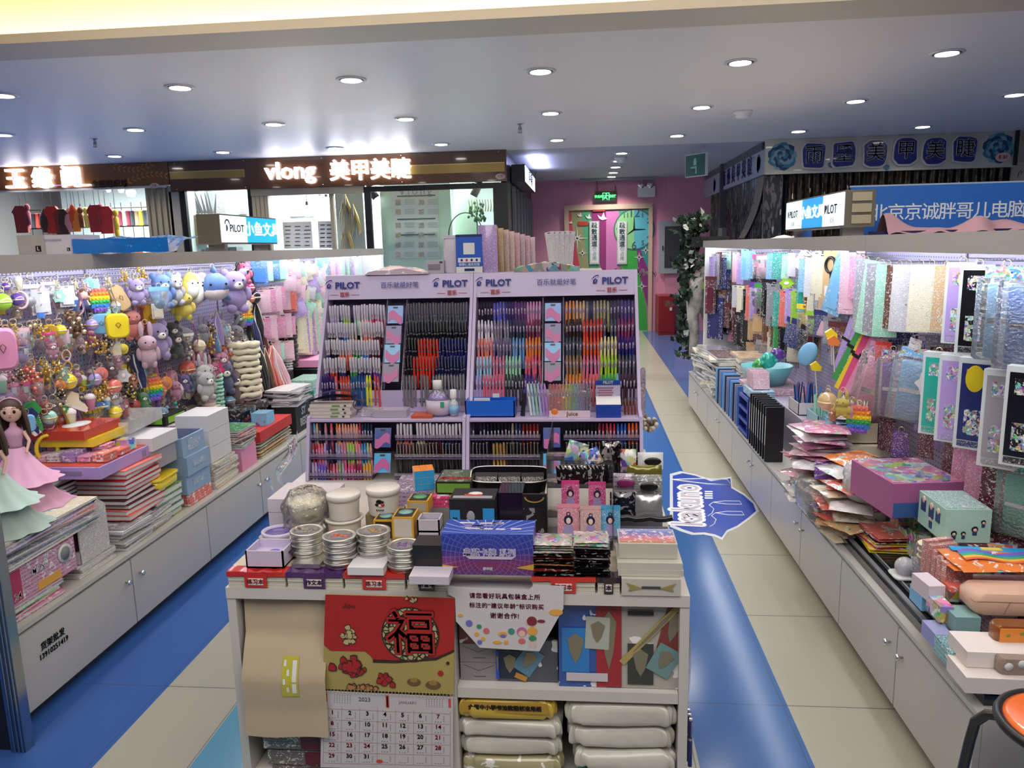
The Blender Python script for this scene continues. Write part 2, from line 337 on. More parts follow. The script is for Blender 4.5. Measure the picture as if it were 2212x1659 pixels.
for T, w, h in ((TR((cx, BY-.0925, cz), (0, .4, 0)), .02, .06), (TR((cx+.015, BY-.0925, cz-.035), (0, -.6, 0)), .012, .05), (TR((cx-.02, BY-.0925, cz-.03), (0, .9, 0)), .012, .05), (TR((cx+.02, BY-.0925, cz+.01), (0, 1.3, 0)), .01, .04)): m.box((0, 0, 0), (w, .003, h), 0, T)
m.sph((cx+.005, BY-.093, cz+.045), (.012, .003, .012)); ob('running_figure_symbol', m.mesh('x', GRN), parent=e)
a, b = P4(1395, 475), P4(1580, 632)
m = MB(); m.bb(a[0], b[0], BY-.07, BY-.001, b[1], b[1]+.19, 0)
em = thing('emergency_light', 'white twin-head emergency lamp high on the pink wall', 'lamp', me=m.mesh('e', [WHITE]))
for q in (.055, .215):
    m = MB(); m.lathe([(.0, -.03), (.045, -.03), (.06, 0), (.06, .02), (.05, .025), (0, .02)], 16, [0, 0, 0, 1, 1], TR((a[0]+q, BY-.06, a[1]-.055), (PI/2, 0, 0))); m.tube([(a[0]+q, BY-.05, a[1]-.1), (a[0]+q, BY-.05, a[1]-.16)], .012); ob('lamp_head', m.mesh('h', [WHITE, CHROME]), parent=em)
a, b = P4(1622, 893), P4(1925, 1455)
m = MB(); m.bb(a[0], b[0], BY-.12, BY-.061, b[1], a[1], 0); m.bb(a[0]+.10, b[0]-.02, BY-.125, BY-.119, b[1]+.1, a[1]-.1, 1); m.bb(a[0]+.055, a[0]+.075, BY-.135, BY-.12, lin(a[1], b[1], .55), lin(a[1], b[1], .47), 1)
thing('electrical_cabinet', 'grey wall cabinet with a dark door on the pink wall', 'cabinet', me=m.mesh('c', [mat('cab_grey', hexc('#9a9fa8'), .4), mat('cab_dark', hexc('#3a3a42'), .3)]))
p = at_z(1423, 722, 0); y0 = 13.6
a = at_y(1423, 640, y0); b = at_y(1457, 716, y0)
m = MB(); m.bb(a.x, b.x, y0, BY-.07, 0.0, a.z, 0); m.bb(a.x+.02, b.x-.02, y0-.01, y0, .06, a.z-.04, 0); m.bb(b.x-.09, b.x-.05, y0-.03, y0-.01, a.z-.25, a.z-.2, 1)
fb = thing('fire_box', 'red floor-standing fire box by the pink back wall', 'fire box', me=m.mesh('f', [mat('fire_red', hexc('#8e1c22'), .35), PAPER]))
text('消火', .11, ((a.x+b.x)/2+.06, y0-.012, a.z-.14), FRONT, fb, tmat((.6, .5, .4)), .002)
m = MB(); m.bb(P4(770, 0)[0], P4(1590, 0)[0], BY-.3, BY-.2, CEIL-.045, CEIL-.002); m.bb(1.03, 1.07, BY-.26, BY-.22, CEIL-.09, CEIL-.04)
thing('ceiling_track', 'grey sliding track under the corridor ceiling before the mural door', 'track', me=m.mesh('t', mat('track_grey', (.30, .31, .36), .4)))

# ---------------------------------------------------------------- ceiling fittings
LAMPE = mat('downlight_glow', (1, .96, .88), emit=(1, .93, .82), es=14)
m = MB(); m.lathe([(.062, 0), (.10, -.006), (.105, -.001), (.105, .004), (.085, .0)], 24); RIM = m.mesh('rim', mat('rim_paint', (.72, .72, .74), .3))
m = MB(); m.lathe([(0, -.009), (.07, -.009), (.06, -.006), (0, -.006)], 20); DSC = m.mesh('disc', LAMPE)
m = MB(); m.lathe([(.071, -.006), (.085, -.005)], 20); CUP = m.mesh('cup', mat('cup', (.25, .24, .23), .25, .8))
ORD = ['leftmost', 'second from left', 'third from left', 'fourth from left', 'fifth from left', 'sixth from left', 'seventh from left', 'rightmost']
RN = {5.41: 'nearest', 7.07: 'middle', 8.83: 'farthest'}
def downlight(x, y, label, w):
    t = thing('downlight', label, 'ceiling light', (x, y, CEIL-.004), group='recessed downlights')
    ob('trim_ring', RIM, parent=t); ob('reflector', CUP, parent=t); ob('lamp_disc', DSC, parent=t)
    l = bpy.data.lights.new('downlight_beam', 'SPOT'); l.energy = w; l.spot_size = math.radians(135); l.spot_blend = .7; l.shadow_soft_size = .06; l.color = (1, .93, .84)
    o = bpy.data.objects.new('downlight_beam', l); o.location = (x, y, CEIL-.03); COL.objects.link(o)
for y in (5.41, 7.07, 8.83):
    for i, x in enumerate((-5.45, -4.13, -2.80, -1.57, -.27, 1.04, 2.33, 3.61)):
        downlight(x, y, 'round recessed downlight, %s in the %s ceiling row' % (ORD[i], RN[y]), 60)
for i, y in enumerate((10.30, 11.24, 12.09, 12.99, 13.77)):
    downlight(.515, y, 'round recessed downlight over the corridor, %s from the shops' % ['first', 'second', 'third', 'fourth', 'fifth'][i], 80)
m = MB(); m.lathe([(.0, -.02), (.03, -.018), (.03, 0), (.012, .004), (.012, -.03), (.018, -.05), (.004, -.055), (.004, -.075), (.022, -.078), (.022, -.082), (0, -.082)][2:], 10)
m.tube([(-.015, 0, -.03), (-.015, 0, -.075)], .003); m.tube([(.015, 0, -.03), (.015, 0, -.075)], .003); SPR = m.mesh('s', mat('sprinkler_metal', (.35, .34, .36), .4, .7))
for x, y, s_ in ((-.588, 7.644, 'in the middle of the main ceiling'), (-4.85, 7.55, 'at the left of the main ceiling'), (-.72, 12.5, 'over the corridor by the blue glow')): thing('sprinkler', 'small ceiling sprinkler ' + s_, 'sprinkler', (x, y, CEIL), me=SPR, group='ceiling sprinklers')
m = MB(); m.lathe([(.085, 0), (.085, -.02), (.065, -.03), (.065, -.05), (.045, -.065), (0, -.065)], 20); SD = m.mesh('d', WHITE)
thing('smoke_detector', 'round white smoke detector on the main ceiling at the right', 'smoke detector', (1.456, 7.39, CEIL-.001), me=SD)
thing('smoke_detector', 'round white smoke detector among the corridor downlights', 'smoke detector', (.53, 10.85, CEIL-.001), me=SD)
m = MB(); x_, y_ = 1.41, 9.9; m = MB(); m.bb(-.02, .02, -.17, .17, -.36, -.09, 0); m.bb(-.026, -.02, -.16, .16, -.35, -.10, 1)
hs = thing('hanging_exit_sign', 'exit sign hanging edge-on from the corridor ceiling', 'exit sign', (x_, y_, CEIL), (0, 0, math.radians(38)), me=m.mesh('h', [WHITE, mat('sign_green_dark', (.02, .12, .09), .4)]))
m = MB(); m.tube([(0, -.1, -.09), (0, -.1, 0)], .005); m.tube([(0, .1, -.09), (0, .1, 0)], .005); ob('hanger', m.mesh('h', STEEL), parent=hs)
m = MB(); m.box((-.028, 0, -.20), (.003, .05, .05)); m.box((-.028, .02, -.25), (.003, .10, .02)); m.box((-.028, -.02, -.28), (.003, .02, .09)); m.sph((-.028, 0, -.16), (.002, .02, .02)); ob('running_figure_symbol', m.mesh('r', mat('pale_green', (.35, .7, .5), .5)), parent=hs)

# ================================================================ LEFT SHOPS
FY = 9.6
BRW = mat('brown_sign_panel', hexc('#5c3a22'), .12, coat=.6)
BRW2 = mat('chestnut_sign_panel', hexc('#7a4a22'), .25, coat=.3)
GLOW = mat('white_letter_glow', (1, 1, 1), emit=(.93, .92, 1), es=3.2)
GLOW2 = mat('violet_letter_line', (.75, .45, .95), emit=(.72, .42, .95), es=1.1)
m = MB(); m.bb(-7.9, -5.2, FY-.06, FY+.05, 2.47, CEIL-.005, 0)
sg = thing('shop_sign', 'brown fascia board with leaf sprigs and three glowing characters at far left', 'shop sign', me=m.mesh('s', [BRW2]))
for u, ch in ((90, '玉'), (205, '缘'), (350, '阁')):
    p = at_y({90: 32, 205: 90, 350: 152}[u], {90: 389, 205: 388, 350: 385}[u], FY-.1)
    g = text(ch, .275, (p.x, FY-.095, p.z), FRONT, sg, GLOW, .006, .02, 'glowing_character')
    text(ch, .272, (p.x, FY-.119, p.z), FRONT, sg, GLOW2, -.0035, .001, 'violet_outline')
p = at_y(237, 398, FY-.06); text('金姐编织坊', .10, (p.x, FY-.063, p.z), FRONT, sg, tmat(hexc('#3a2216')), .003)
LEAF = mat('sprig_gold', hexc('#c07a35'), .4)
def sprig(x0, z0, x1, z1, n, bow, parent):
    m = MB()
    for i in range(n):
        t = (i+.5)/n; x = lin(x0, x1, t); z = lin(z0, z1, t)+bow*4*t*(1-t); dx = x1-x0; dz = z1-z0+bow*4*(1-2*t); a = math.atan2(dz, dx)
        for s_ in (.7, -.7):
            T = TR((x, FY-.0635, z), (0, -(a+s_), 0)); m.prism([(0, 0), (.03, .012), (.07, 0), (.03, -.012)], -.001, .001, 0, T)
    ob('leaf_sprig', m.mesh('l', LEAF), parent=parent)
sprig(-5.95, 2.74, -5.4, 2.74, 9, -.07, sg); sprig(-5.78, 2.50, -5.22, 2.58, 9, .06, sg)
def badge(u, v, s_, parent):
    p = at_y(u, v, FY-.06); m = MB(); m.lathe([(0, -.002), (.062, -.002), (.062, .001), (0, .001)], 20, 0, TR((p.x, FY-.062, p.z), (PI/2, 0, 0), (1, .55, 1))); ob('number_plate', m.mesh('b', mat('plate_pink', hexc('#d9b8ae'))), parent=parent)
    text(s_, .04, (p.x, FY-.066, p.z), FRONT, parent, tmat((.5, .1, .08)), .001)
badge(334, 401, '1 E', sg)
m = MB(); m.bb(-5.19, -.905, FY-.06, FY+.05, 2.385, CEIL-.005, 0); m.bb(-5.18, -4.2, FY-.066, FY-.059, 2.535, 2.62, 1); m.bb(-2.13, -.93, FY-.066, FY-.059, 2.50, 2.60, 1)
m.bb(-5.18, -4.2, FY-.068, FY-.059, 2.62, 2.628, 2); m.bb(-2.13, -.93, FY-.068, FY-.059, 2.60, 2.61, 2)
sg = thing('shop_sign', 'glossy brown fascia board with gold bands and glowing latin and chinese lettering', 'shop sign', me=m.mesh('s', [BRW, mat('gold_band', hexc('#b09050'), .3, .3), mat('gold_edge', hexc('#d8c080'), .3, .3)]))
p = at_y(626, 372, FY-.1); text('vlong', .285, (p.x, FY-.09, p.z+.012), FRONT, sg, GLOW, .005, .02, 'glowing_lettering', sx=1.05)
p = at_y(799, 369, FY-.1); text('美甲美睫', .262, (p.x, FY-.09, p.z), FRONT, sg, GLOW, .005, .02, 'glowing_lettering', sx=.98)
badge(1081, 381, '1 H', sg)
for x in (-5.1, -4.2, -3.2, -2.2, -1.0):
    for z in (2.41, 2.73): ob('screw_cap', MB().sph((x, FY-.068, z), .008, 0, None, 6, 4).mesh('s', CHROME), parent=sg)
# shop openings
IW = mat('shop_interior_wall', (.62, .70, .68), .6)
m = MB(); m.bb(-8.4, -.98, 12.0, 12.1, 0, CEIL); struct('wall_shop_back', m.mesh('w', IW))
m = MB(); m.bb(-5.32, -5.26, FY+.06, 12, 0, CEIL); struct('wall_shop_divider', m.mesh('w', IW))
m = MB(); m.bb(-.99, -.92, FY+.06, 10.2, 0, CEIL-.001); m.bb(-.99, -.92, 10.2, BY, 0, 2.40); m.bb(-.99, -.92, 10.2, BY, 2.40, CEIL-.001); struct('wall_corridor_left', m.mesh('w', mat('corridor_wall_dark', (.05, .05, .06), .3)))
area('shop_lamp', (-6.6, 10.6, 2.7), (0, 0, 0), 2.2, 1.0, 140, (.93, 1, .96)); area('shop_lamp', (-3.4, 10.5, 2.7), (0, 0, 0), 3.0, .8, 170, (.95, 1, .98)); area('shop_lamp', (-1.9, 10.2, 2.7), (0, 0, 0), 1.2, .5, 60, (.9, 1, .95))
def panel(name, label, cat, u0, u1, v0, v1, y, th, mt, group=None, parent=None):
    a, b = at_y(u0, v0, y), at_y(u1, v1, y); z1 = at_y((u0+u1)/2, v0, y).z; z0 = at_y((u0+u1)/2, v1, y).z
    m = MB(); m.bb(a.x, b.x, y, y+th, z0, z1)
    if parent: return ob(name, m.mesh(name, mt), parent=parent)
    return thing(name, label, cat, me=m.mesh(name, mt), group=group)
GREY = mat('shutter_beige', hexc('#8d8574'), .4); PIL = mat('pillar_grey', hexc('#8f8b84'), .4)
m = MB(); a, b = at_y(315, 420, FY-.02), at_y(372, 420, FY-.02)
n = 9
for i in range(n): x = lin(a.x, b.x, i/n); w = (b.x-a.x)/n; m.bb(x+.004, x+w-.004, FY-.04+.03*(i % 2), FY+.02+.03*(i % 2), 1.0, 2.46)
thing('folding_gate', 'beige accordion gate folded at the side of the thread shop', 'gate', me=m.mesh('g', GREY))
m = MB(); m.bb(-7.9, -5.25, FY-.05, FY+.04, 2.44, 2.469); struct('trim_2', m.mesh('t', mat('rail', (.55, .52, .47), .4)))
m = MB(); m.bb(-5.24, -5.10, FY-.04, FY+.1, 0, 2.384); struct('trim_3', m.mesh('t', PIL))
BLKF = mat('black_frame', (.008, .008, .01), .3)
def frame(u0, u1, top, w, y, idx, z0=.9):
    a, b = at_y(u0, top, y).x, at_y(u1, top, y).x; zt = at_y((u0+u1)/2, top, y).z
    f = struct('window_%d' % idx, None); m = MB(); m.bb(a, a+w, y-.02, y+.04, z0, zt); m.bb(b-w, b, y-.02, y+.04, z0, zt); m.bb(a+w, b-w, y-.02, y+.04, zt-w*.8, zt); ob('window_frame', m.mesh('f', BLKF), parent=f)
    m = MB(); m.bb(a+w, b-w, y, y+.01, z0, zt-w*.8); ob('glass_pane', m.mesh('g', GLASS), parent=f)
frame(388, 546, 402, .07, FY-.005, 1); frame(786, 1079, 399, .08, FY-.005, 2)
m = MB(); m.bb(-4.15, -2.70, FY-.05, FY+.04, 2.30, 2.384); x = at_y(548, 450, FY).x
for i in range(4): m.bb(x+i*.055, x+i*.055+.045, FY-.04, FY+.03, .9, 2.30)
m.bb(at_y(714, 450, FY).x, at_y(722, 450, FY).x, FY-.03, FY+.03, .9, 2.30)
thing('roller_gate', 'beige gate housing and folded leaves at the nail shop entrance', 'gate', me=m.mesh('g', GREY))
# corner posts and side frontage towards the corridor
m = MB(); m.bb(-1.03, -.90, FY-.03, FY+.12, 0, 2.37); struct('trim_4', m.mesh('p', BLKF))
for i in range(7):
    y = 10.3+i*.58; m = MB(); m.bb(-.915, -.87, y, y+.05, 0, 2.38); m.bb(-.905, -.89, y+.05, y+.52, .0, 2.36, 1)
    thing('window_panel', 'dark glazed panel of the shop side along the corridor, %s from the corner' % ['first', 'second', 'third', 'fourth', 'fifth', 'sixth', 'farthest'][i], 'window panel', me=m.mesh('p', [mat('panel_grey', (.2, .2, .22), .3), mat('dark_glass', (.01, .01, .015), .08)]), group='dark panels along the corridor')
m = MB(); m.bb(-.905, -.73, 10.15, 12.3, 2.42, 2.64, 0); m.bb(-.73, -.725, 10.2, 12.25, 2.43, 2.63, 1)
ls = thing('light_box_sign', 'lit sign box jutting from the shop side over the corridor', 'sign', me=m.mesh('l', [DARK, mat('cool_glow', (.8, .85, 1), emit=(.75, .8, 1), es=3)]))
text('美甲美睫', .2, (-.722, 11.2, 2.53), (PI/2, 0, PI/2), ls, BLACK, .004)
area('sign_glow', (-.60, 11.1, 2.66), (0, PI, 0), .2, 1.8, 9, (.55, .6, 1))
# ---- inside the thread shop
SPCOL = ['#c8bfa0', '#7a2740', '#cfc9b0', '#3b6f6c', '#2f3440', '#b9a44c', '#6c2b39', '#d8d4c8', '#2c7d70', '#9c8f70', '#d07a9a', '#232a36', '#c8433a', '#e7c93f', '#49c5cf', '#e1e1dd']
m = MB(); m.lathe([(.036, 0), (.036, .01), (.032, .012), (.030, .19), (.036, .20), (.036, .21)], 10); SPOOL = m.mesh('s', OC_CLOTH)
y = 10.5
m = MB()
rows = [(455, 2), (535, 3)]
for z in (2.02, 1.60, 2.28, 1.42): m.tube([(at_y(60, 450, y).x, y+.02, z-.012), (at_y(317, 450, y).x, y+.02, z-.012)], .008, 5)
for u in range(60, 318, 22): x = at_y(u, 450, y).x; m.tube([(x, y+.04, 1.4), (x, y+.04, 2.34)], .005, 5)
thing('wire_rack', 'dark wire rack holding thread spools in the left shop', 'rack', me=m.mesh('r', BLACK))
for zz, us, lb in ((2.012, range(60, 316, 9), 'upper'), (1.592, range(205, 316, 9), 'lower')):
    for i, u in enumerate(us):
        p = at_y(u, 450, y); thing('thread_spool', 'spool of thread standing on the %s wire of the rack' % lb, 'thread spool', (p.x, y, zz), me=SPOOL, col=random.choice(SPCOL if lb == 'upper' else ['#e8762c', '#e7c93f', '#49c5cf', '#e9e9e0', '#b94a3a', '#e3e3da', '#bcd36c']), group='thread spools on the %s rack wire' % lb)
def lantern():
    m = MB(); m.lathe([(0, 0), (.03, -.03), (.075, -.12), (.085, -.22), (.06, -.30), (.05, -.33), (0, -.33)], 10, 0, TR(sc=(1, .35, 1))); m.tube([(0, 0, 0), (0, 0, .30)], .004, 4, 1); return m.mesh('o', [OC_CLOTH, BLACK])
def robe():
    m = MB(); m.prism([(-.06, 0), (.06, 0), (.12, -.08), (.095, -.12), (.085, -.36), (-.085, -.36), (-.095, -.12), (-.12, -.08)], -.02, .02, 0); m.tube([(0, 0, 0), (0, 0, .2)], .004, 4, 1); return m.mesh('o', [OC_CLOTH, BLACK])
def tassel():
    m = MB(); m.sph((0, 0, -.05), (.04, .03, .05)); m.lathe([(.01, -.09), (.035, -.12), (.03, -.28), (0, -.28)], 8); m.tube([(0, 0, 0), (0, 0, .3)], .004, 4, 1); return m.mesh('o', [OC_CLOTH, BLACK])
LA, RO, TA = lantern(), robe(), tassel()
HANG = [(43, 445, RO, '#8e2a26', 'dark red robe-shaped'), (57, 440, TA, '#7c2c3e', 'maroon knotted'), (94, 449, LA, '#3c241e', 'round dark brown'), (111, 446, RO, '#b3231f', 'bright red robe-shaped'), (131, 452, RO, '#3a2320', 'brown square'), (146, 448, LA, '#c88a92', 'pale pink'), (154, 440, LA, '#c8431f', 'orange and red'), (161, 447, LA, '#e0822c', 'amber'), (172, 446, TA, '#7a3a20', 'brown tasselled'), (184, 447, TA, '#d8cf5e', 'yellow flower'), (204, 443, RO, '#a02028', 'wide red robe-shaped'), (215, 440, TA, '#8c1c26', 'dark red tasselled'), (227, 446, RO, '#b8262a', 'scarlet robe-shaped'), (248, 452, TA, '#c2a022', 'mustard yellow'), (251, 478, TA, '#b89420', 'low mustard yellow')]
for u, v, me, c, l in HANG:
    p = at_y(u, v, 10.05); thing('hanging_ornament', l+' ornament hanging on a cord in the thread shop', 'ornament', p, me=me, col=c, group='ornaments in the thread shop')
m = MB(); m.bb(0, .055, 0, .03, 0, .25); m.bb(.0, .055, -.002, 0, .15, .2, 1); BAN = m.mesh('b', [OC_CLOTH, PAPER])
for i in range(13):
    p = at_y(44+i*8.6, 500, 9.85); thing('red_banner', 'small red and white banner standing low in the thread shop window', 'banner', (p.x, 9.85, 1.53), me=BAN, col=random.choice(['#b02420', '#9c1f1f', '#d8cfc0', '#c23a20']), group='banners low in the thread shop')
m = MB(); m.lathe([(0, 0), (.075, -.01), (.085, -.05), (.06, -.12), (0, -.13)], 14); SPB = m.mesh('l', mat('bulb_glow', (1, 1, 1), emit=(.9, 1, .95), es=9))
for u, v in ((283, 418), (262, 415), (235, 416)):
    p = at_y(u, v, 10.2); thing('ceiling_bulb', 'round glowing bulb under the thread shop ceiling, %s' % {283: 'the largest', 262: 'the middle one', 235: 'the leftmost'}[u], 'lamp', (p.x, 10.2, p.z+.05), me=SPB, sc={283: .75, 262: .45, 235: .35}[u])
m = MB(); m.bb(-7.6, -5.5, 9.82, 9.90, 1.50, 1.528); thing('window_shelf', 'shelf carrying the small banners in the thread shop window', 'shelf', me=m.mesh('s', WHITE))
# ---- inside the nail shop
m = MB(); m.bb(-5.25, -2.72, 10.62, 10.66, 0, CEIL); struct('wall_shop_partition_left', m.mesh('w', IW))
PW = mat('poster_pale', hexc('#cfd6d8'), .4)
def poster(label, u0, u1, v0, v1, y, cbase, prt):
    a, b = at_y(u0, v0, y), at_y(u1, v1, y); m = MB(); m.bb(a.x, b.x, y, y+.015, b.z, a.z, 0); m.bb(a.x+.02, b.x-.02, y-.003, y, b.z+.02, a.z-.02, 1)
    return thing('poster', label, 'poster', me=m.mesh('p', [OFFW, prt]), col=cbase)
poster('poster with a lilac motif on the pale wall behind the nail shop window', 458, 491, 414, 462, 10.6, '#c9c3cf', PR_SOFT)
poster('poster with a red flower on the pale wall behind the nail shop window', 511, 533, 414, 462, 10.6, '#cdbcc0', PR_SOFT)
poster('framed picture of small nails beside the pendant lamps', 620, 682, 416, 466, 10.6, '#c5c9d6', PR_SOFT)
po = poster('tall white price list under a wide glass pane', 846, 950, 404, 556, 9.95, '#dfe4e0', PAPER)
p = at_y(897, 413, 9.94); text('Vlong', .145, (p.x, 9.943, p.z), FRONT, po, tmat((.25, .33, .33)), 0, space=1.35)
for v in (423, 473, 507):
    p = at_y(899, v, 9.94); m = MB(); m.box((p.x, 9.944, p.z), (.50, .004, .018)); ob('grey_bar', m.mesh('b', mat('bar_grey', (.12, .15, .15))), parent=po); m = MB()
for r in range(6):
    for c in range(2):
        p = at_y(860+c*50, 437+r*21+(8 if r > 1 else 0), 9.94); m = MB(); m.box((p.x, 9.943, p.z), (.07, .004, .065), 0); ob('eye_photo', m.mesh('b', PR_SOFT), parent=po, col='#bfae9e')
        for k in range(4): m = MB(); m.box((p.x+.15, 9.944, p.z+.03-k*.018), (.13, .003, .005)); ob('text_line', m.mesh('b', mat('line_grey', (.3, .36, .36))), parent=po)
po = poster('white price board low beside the blue and white lit sign', 610, 676, 480, 536, 9.9, '#e6e8e8', PAPER)
for r in range(6):
    for c in range(3):
        p = at_y(622+c*21, 489+r*8.2, 9.9); m = MB(); m.box((p.x, 9.894, p.z), (.09*random.uniform(.5, 1), .004, .010)); ob('text_line', m.mesh('b', tmat((.06, .06, .07))), parent=po)
po = poster('narrow white price board at the right of the entrance', 686, 721, 478, 536, 9.92, '#e6e8e8', PAPER)
for r in range(6):
    for c in range(2):
        p = at_y(697+c*14, 486+r*9, 9.92); m = MB(); m.box((p.x, 9.914, p.z), (.06, .004, .014)); ob('text_line', m.mesh('b', tmat((.06, .06, .07))), parent=po)
m = MB(); m.bb(at_y(725, 450, 10.1).x, at_y(785, 450, 10.1).x, 10.1, 10.12, 1.2, 2.4, 0); struct('wall_flower_panel', m.mesh('w', mat('flower_panel', hexc('#8f9694'), .6)))
m = MB()
for i in range(46):
    a = random.uniform(-.5, .5); l = random.uniform(.25, .5); m.tube([(0, 0, 0), (math.sin(a)*l*.35, random.uniform(-.04, .04), -l*.5), (math.sin(a)*l*.55, random.uniform(-.06, .06), -l)], [.006, .010, .003], 4, i % 2)
DF = m.mesh('df', [mat('dry_straw', hexc('#b39a55'), .8), mat('dry_grey', hexc('#8f9088'), .8)])
for i, (u, v) in enumerate(((745, 418), (746, 482), (762, 440))): p = at_y(u, v, 10.0); thing('dried_flowers', 'bunch of dried flowers hanging upside down, %s' % ['the top one', 'the low one', 'the grey right-hand one'][i], 'dried flowers', p, me=DF, sc=.85)
BULB = mat('pendant_glow', (1, 1, .98), emit=(1, 1, .97), es=5)
for i, (u, v, r) in enumerate(((664, 456, .075), (691, 434, .07), (705, 438, .075), (690, 448, .07))):
    p = at_y(u, v, 10.2); m = MB(); m.sph((0, 0, 0), r, 0, None, 14, 10); t = thing('pendant_lamp', 'glowing globe pendant in the nail shop, %s' % ['lowest and leftmost', 'topmost', 'rightmost', 'in the middle of the cluster'][i], 'lamp', p, me=m.mesh('b', BULB), group=None)
    m = MB(); m.tube([(0, 0, r), (0, 0, CEIL-p.z)], .005, 5); m.lathe([(.02, r-.01), (.02, r+.05), (.005, r+.06)], 10); ob('cord', m.mesh('c', BLACK), parent=t)
for i, (u, v) in enumerate(((813, 420), (1022, 415), (1017, 415))[:2]):
    p = at_y(u, v, 9.9); m = MB(); m.lathe([(.05, 0), (.05, .18), (.03, .2)], 12, 0, TR((0, 0, 0), (0, -.6 if i == 0 else .5, 0))); t = thing('spot_lamp', 'black track spot lamp at the %s of the wide shop window' % ('left' if i == 0 else 'right'), 'lamp', (p.x, p.y, p.z-.05), me=m.mesh('s', BLACK)); m = MB(); m.lathe([(0, -.002), (.045, -.002), (.045, .004)], 12, 0, TR((0, 0, 0), (0, -.6 if i == 0 else .5, 0))); ob('lamp_face', m.mesh('f', BULB), parent=t)
    m = MB(); m.tube([(0, 0, .15), (0, 0, CEIL-p.z)], .008, 5); ob('stem', m.mesh('st', BLACK), parent=t)
m = MB(); a, b = at_y(826, 500, 10.0), at_y(968, 500, 10.0); m.bb(a.x, b.x+.05, 9.97, 10.06, .9, 2.40); struct('wall_poster_panel', m.mesh('w', mat('mint_panel', hexc('#c6dccb'), .5)))
m = MB(); m.bb(b.x+.06, b.x+.35, 10.2, 10.24, .9, 2.42); struct('wall_shop_partition', m.mesh('w', mat('mint_panel', 0)))
m = MB()
for i in range(40):
    a = random.uniform(0, 2*PI); r = random.uniform(.02, .12); m.sph((math.cos(a)*r, math.sin(a)*r*.5, random.uniform(-.1, .14)), (.02, .012, .022), 0, None, 5, 4)
m.tube([(0, 0, -.5), (0, 0, 0)], .01)
p = at_y(1030, 462, 9.95); thing('small_green_plant', 'small green plant seen through the wide shop window', 'plant', p, me=m.mesh('p', mat('leaf_green', hexc('#4f8a5c'), .6)))
m = MB()
for i in range(12): m.tube([(i*.035, 0, 0), (i*.035+.01, 0, -.08), (i*.035, 0, -.15)], .008, 4)
p = at_y(1012, 432, 9.95); thing('clip_row', 'row of pale clips hanging at the top right of the wide shop window', 'clips', p, me=m.mesh('c', mat('clip_cream', hexc('#cfc6ac'), .5)))
m = MB(); m.bb(0, .42, 0, .2, -.3, .0); m.bb(.05, .1, 0, .1, 0, .1); m.bb(.2, .26, 0, .1, 0, .14)
p = at_y(445, 535, 9.95); thing('grey_armchair', 'grey chair back behind the left window of the nail shop', 'chair', p, me=m.mesh('c', mat('chair_grey', hexc('#7b7b84'), .8)))
m = MB()
for i in range(7): T = TR((i*.045, 0, 0), (0, random.uniform(-.3, .3), 0)); m.prism([(-.02, 0), (.02, 0), (.004, .26+.03*(i % 3)), (-.004, .26)], -.01, .01, 0, T)
p = at_y(424, 462, 10.3); thing('tall_leaf_plant', 'grey plant with upright leaves behind the left window', 'plant', p, me=m.mesh('p', mat('leaf_mauve', hexc('#86808f'), .7)))
m = MB(); m.bb(0, .4, 0, .3, -.4, .0); p = at_y(410, 465, 10.2); thing('cardboard_carton', 'tan carton behind the left window of the nail shop', 'carton', (p.x, 10.2, p.z), me=m.mesh('c', mat('carton_tan', hexc('#a08c68'), .7)))
# ================================================================ RIGHT SHOP behind the right shelves
RY = 9.5
SGW = mat('pearl_sign_panel', hexc('#c9c6ba'), .3, coat=.4)
m = MB(); m.bb(2.145, 4.93, RY, RY+.06, 2.362, CEIL-.002, 0)
rs = thing('shop_sign', 'pearly fascia board with blue roses and six cut-out characters, facing the hall', 'shop sign', me=m.mesh('s', [SGW]))
NAVY = mat('navy_board', hexc('#28307c'), .3, coat=.4); SILV = mat('silver_letter', hexc('#dcdce6'), .3); BRD = mat('board_rim', hexc('#d6d4cc'), .35)
RND = [(math.cos(a*PI/8), math.sin(a*PI/8)) for a in range(16)]
for u, v, ch in ((1759, 336, '雨'), (1824, 333, '墨'), (1892, 331, '美'), (1958, 326, '甲'), (2021, 326, '美'), (2086, 322, '睫')):
    p = at_y(u, v, RY-.05)
    for k, (q, nm, mt) in enumerate(((1.0, 'character_rim', BRD), (.88, 'character_board', NAVY))):
        m = MB(); m.prism([(.138*q*(abs(math.cos(a))**.45*(1 if math.cos(a) > 0 else -1))*(1+.05*math.sin(5*a+u)), .155*q*(abs(math.sin(a))**.45*(1 if math.sin(a) > 0 else -1))*(1+.05*math.sin(4*a+u*2))) for a in [2*PI*i/40 for i in range(40)]], -.014, 0, 0); ob(nm, m.mesh(nm, mt), (p.x, RY-.012-.014*k, p.z), parent=rs)
    text(ch, .215, (p.x, RY-.045, p.z), FRONT, rs, SILV, .0035, .004, 'character')
ROSE = [mat('rose_pale', hexc('#7fa8b8'), .5), mat('rose_mid', hexc('#3d7f9c'), .5), mat('rose_deep', hexc('#23466e'), .5)]
def rose(T, parent, s):
    m = MB()
    for ring in range(5):
        n = 9-ring; rr = s*(1-.19*ring)
        for i in range(n):
            a = 2*PI*(i+.4*ring)/n; w = rr*.46
            poly = [(rr*.45*math.cos(a)+w*math.cos(a+t)*(1 if abs(t) < 1.4 else .7), rr*.45*math.sin(a)+w*math.sin(a+t)*.9) for t in [2*PI*k/9 for k in range(9)]]
            m.prism(poly, -.003-.0012*ring-.0004*(i % 3), 0, (i*2+ring) % 3, T)
    ob('printed_rose', m.mesh('r', ROSE), parent=parent)
for u, v in ((1690, 338), (2157, 320)):
    p = at_y(u, v, RY); rose(TR((p.x, RY-.001, p.z)), rs, .19 if u < 2000 else .20)
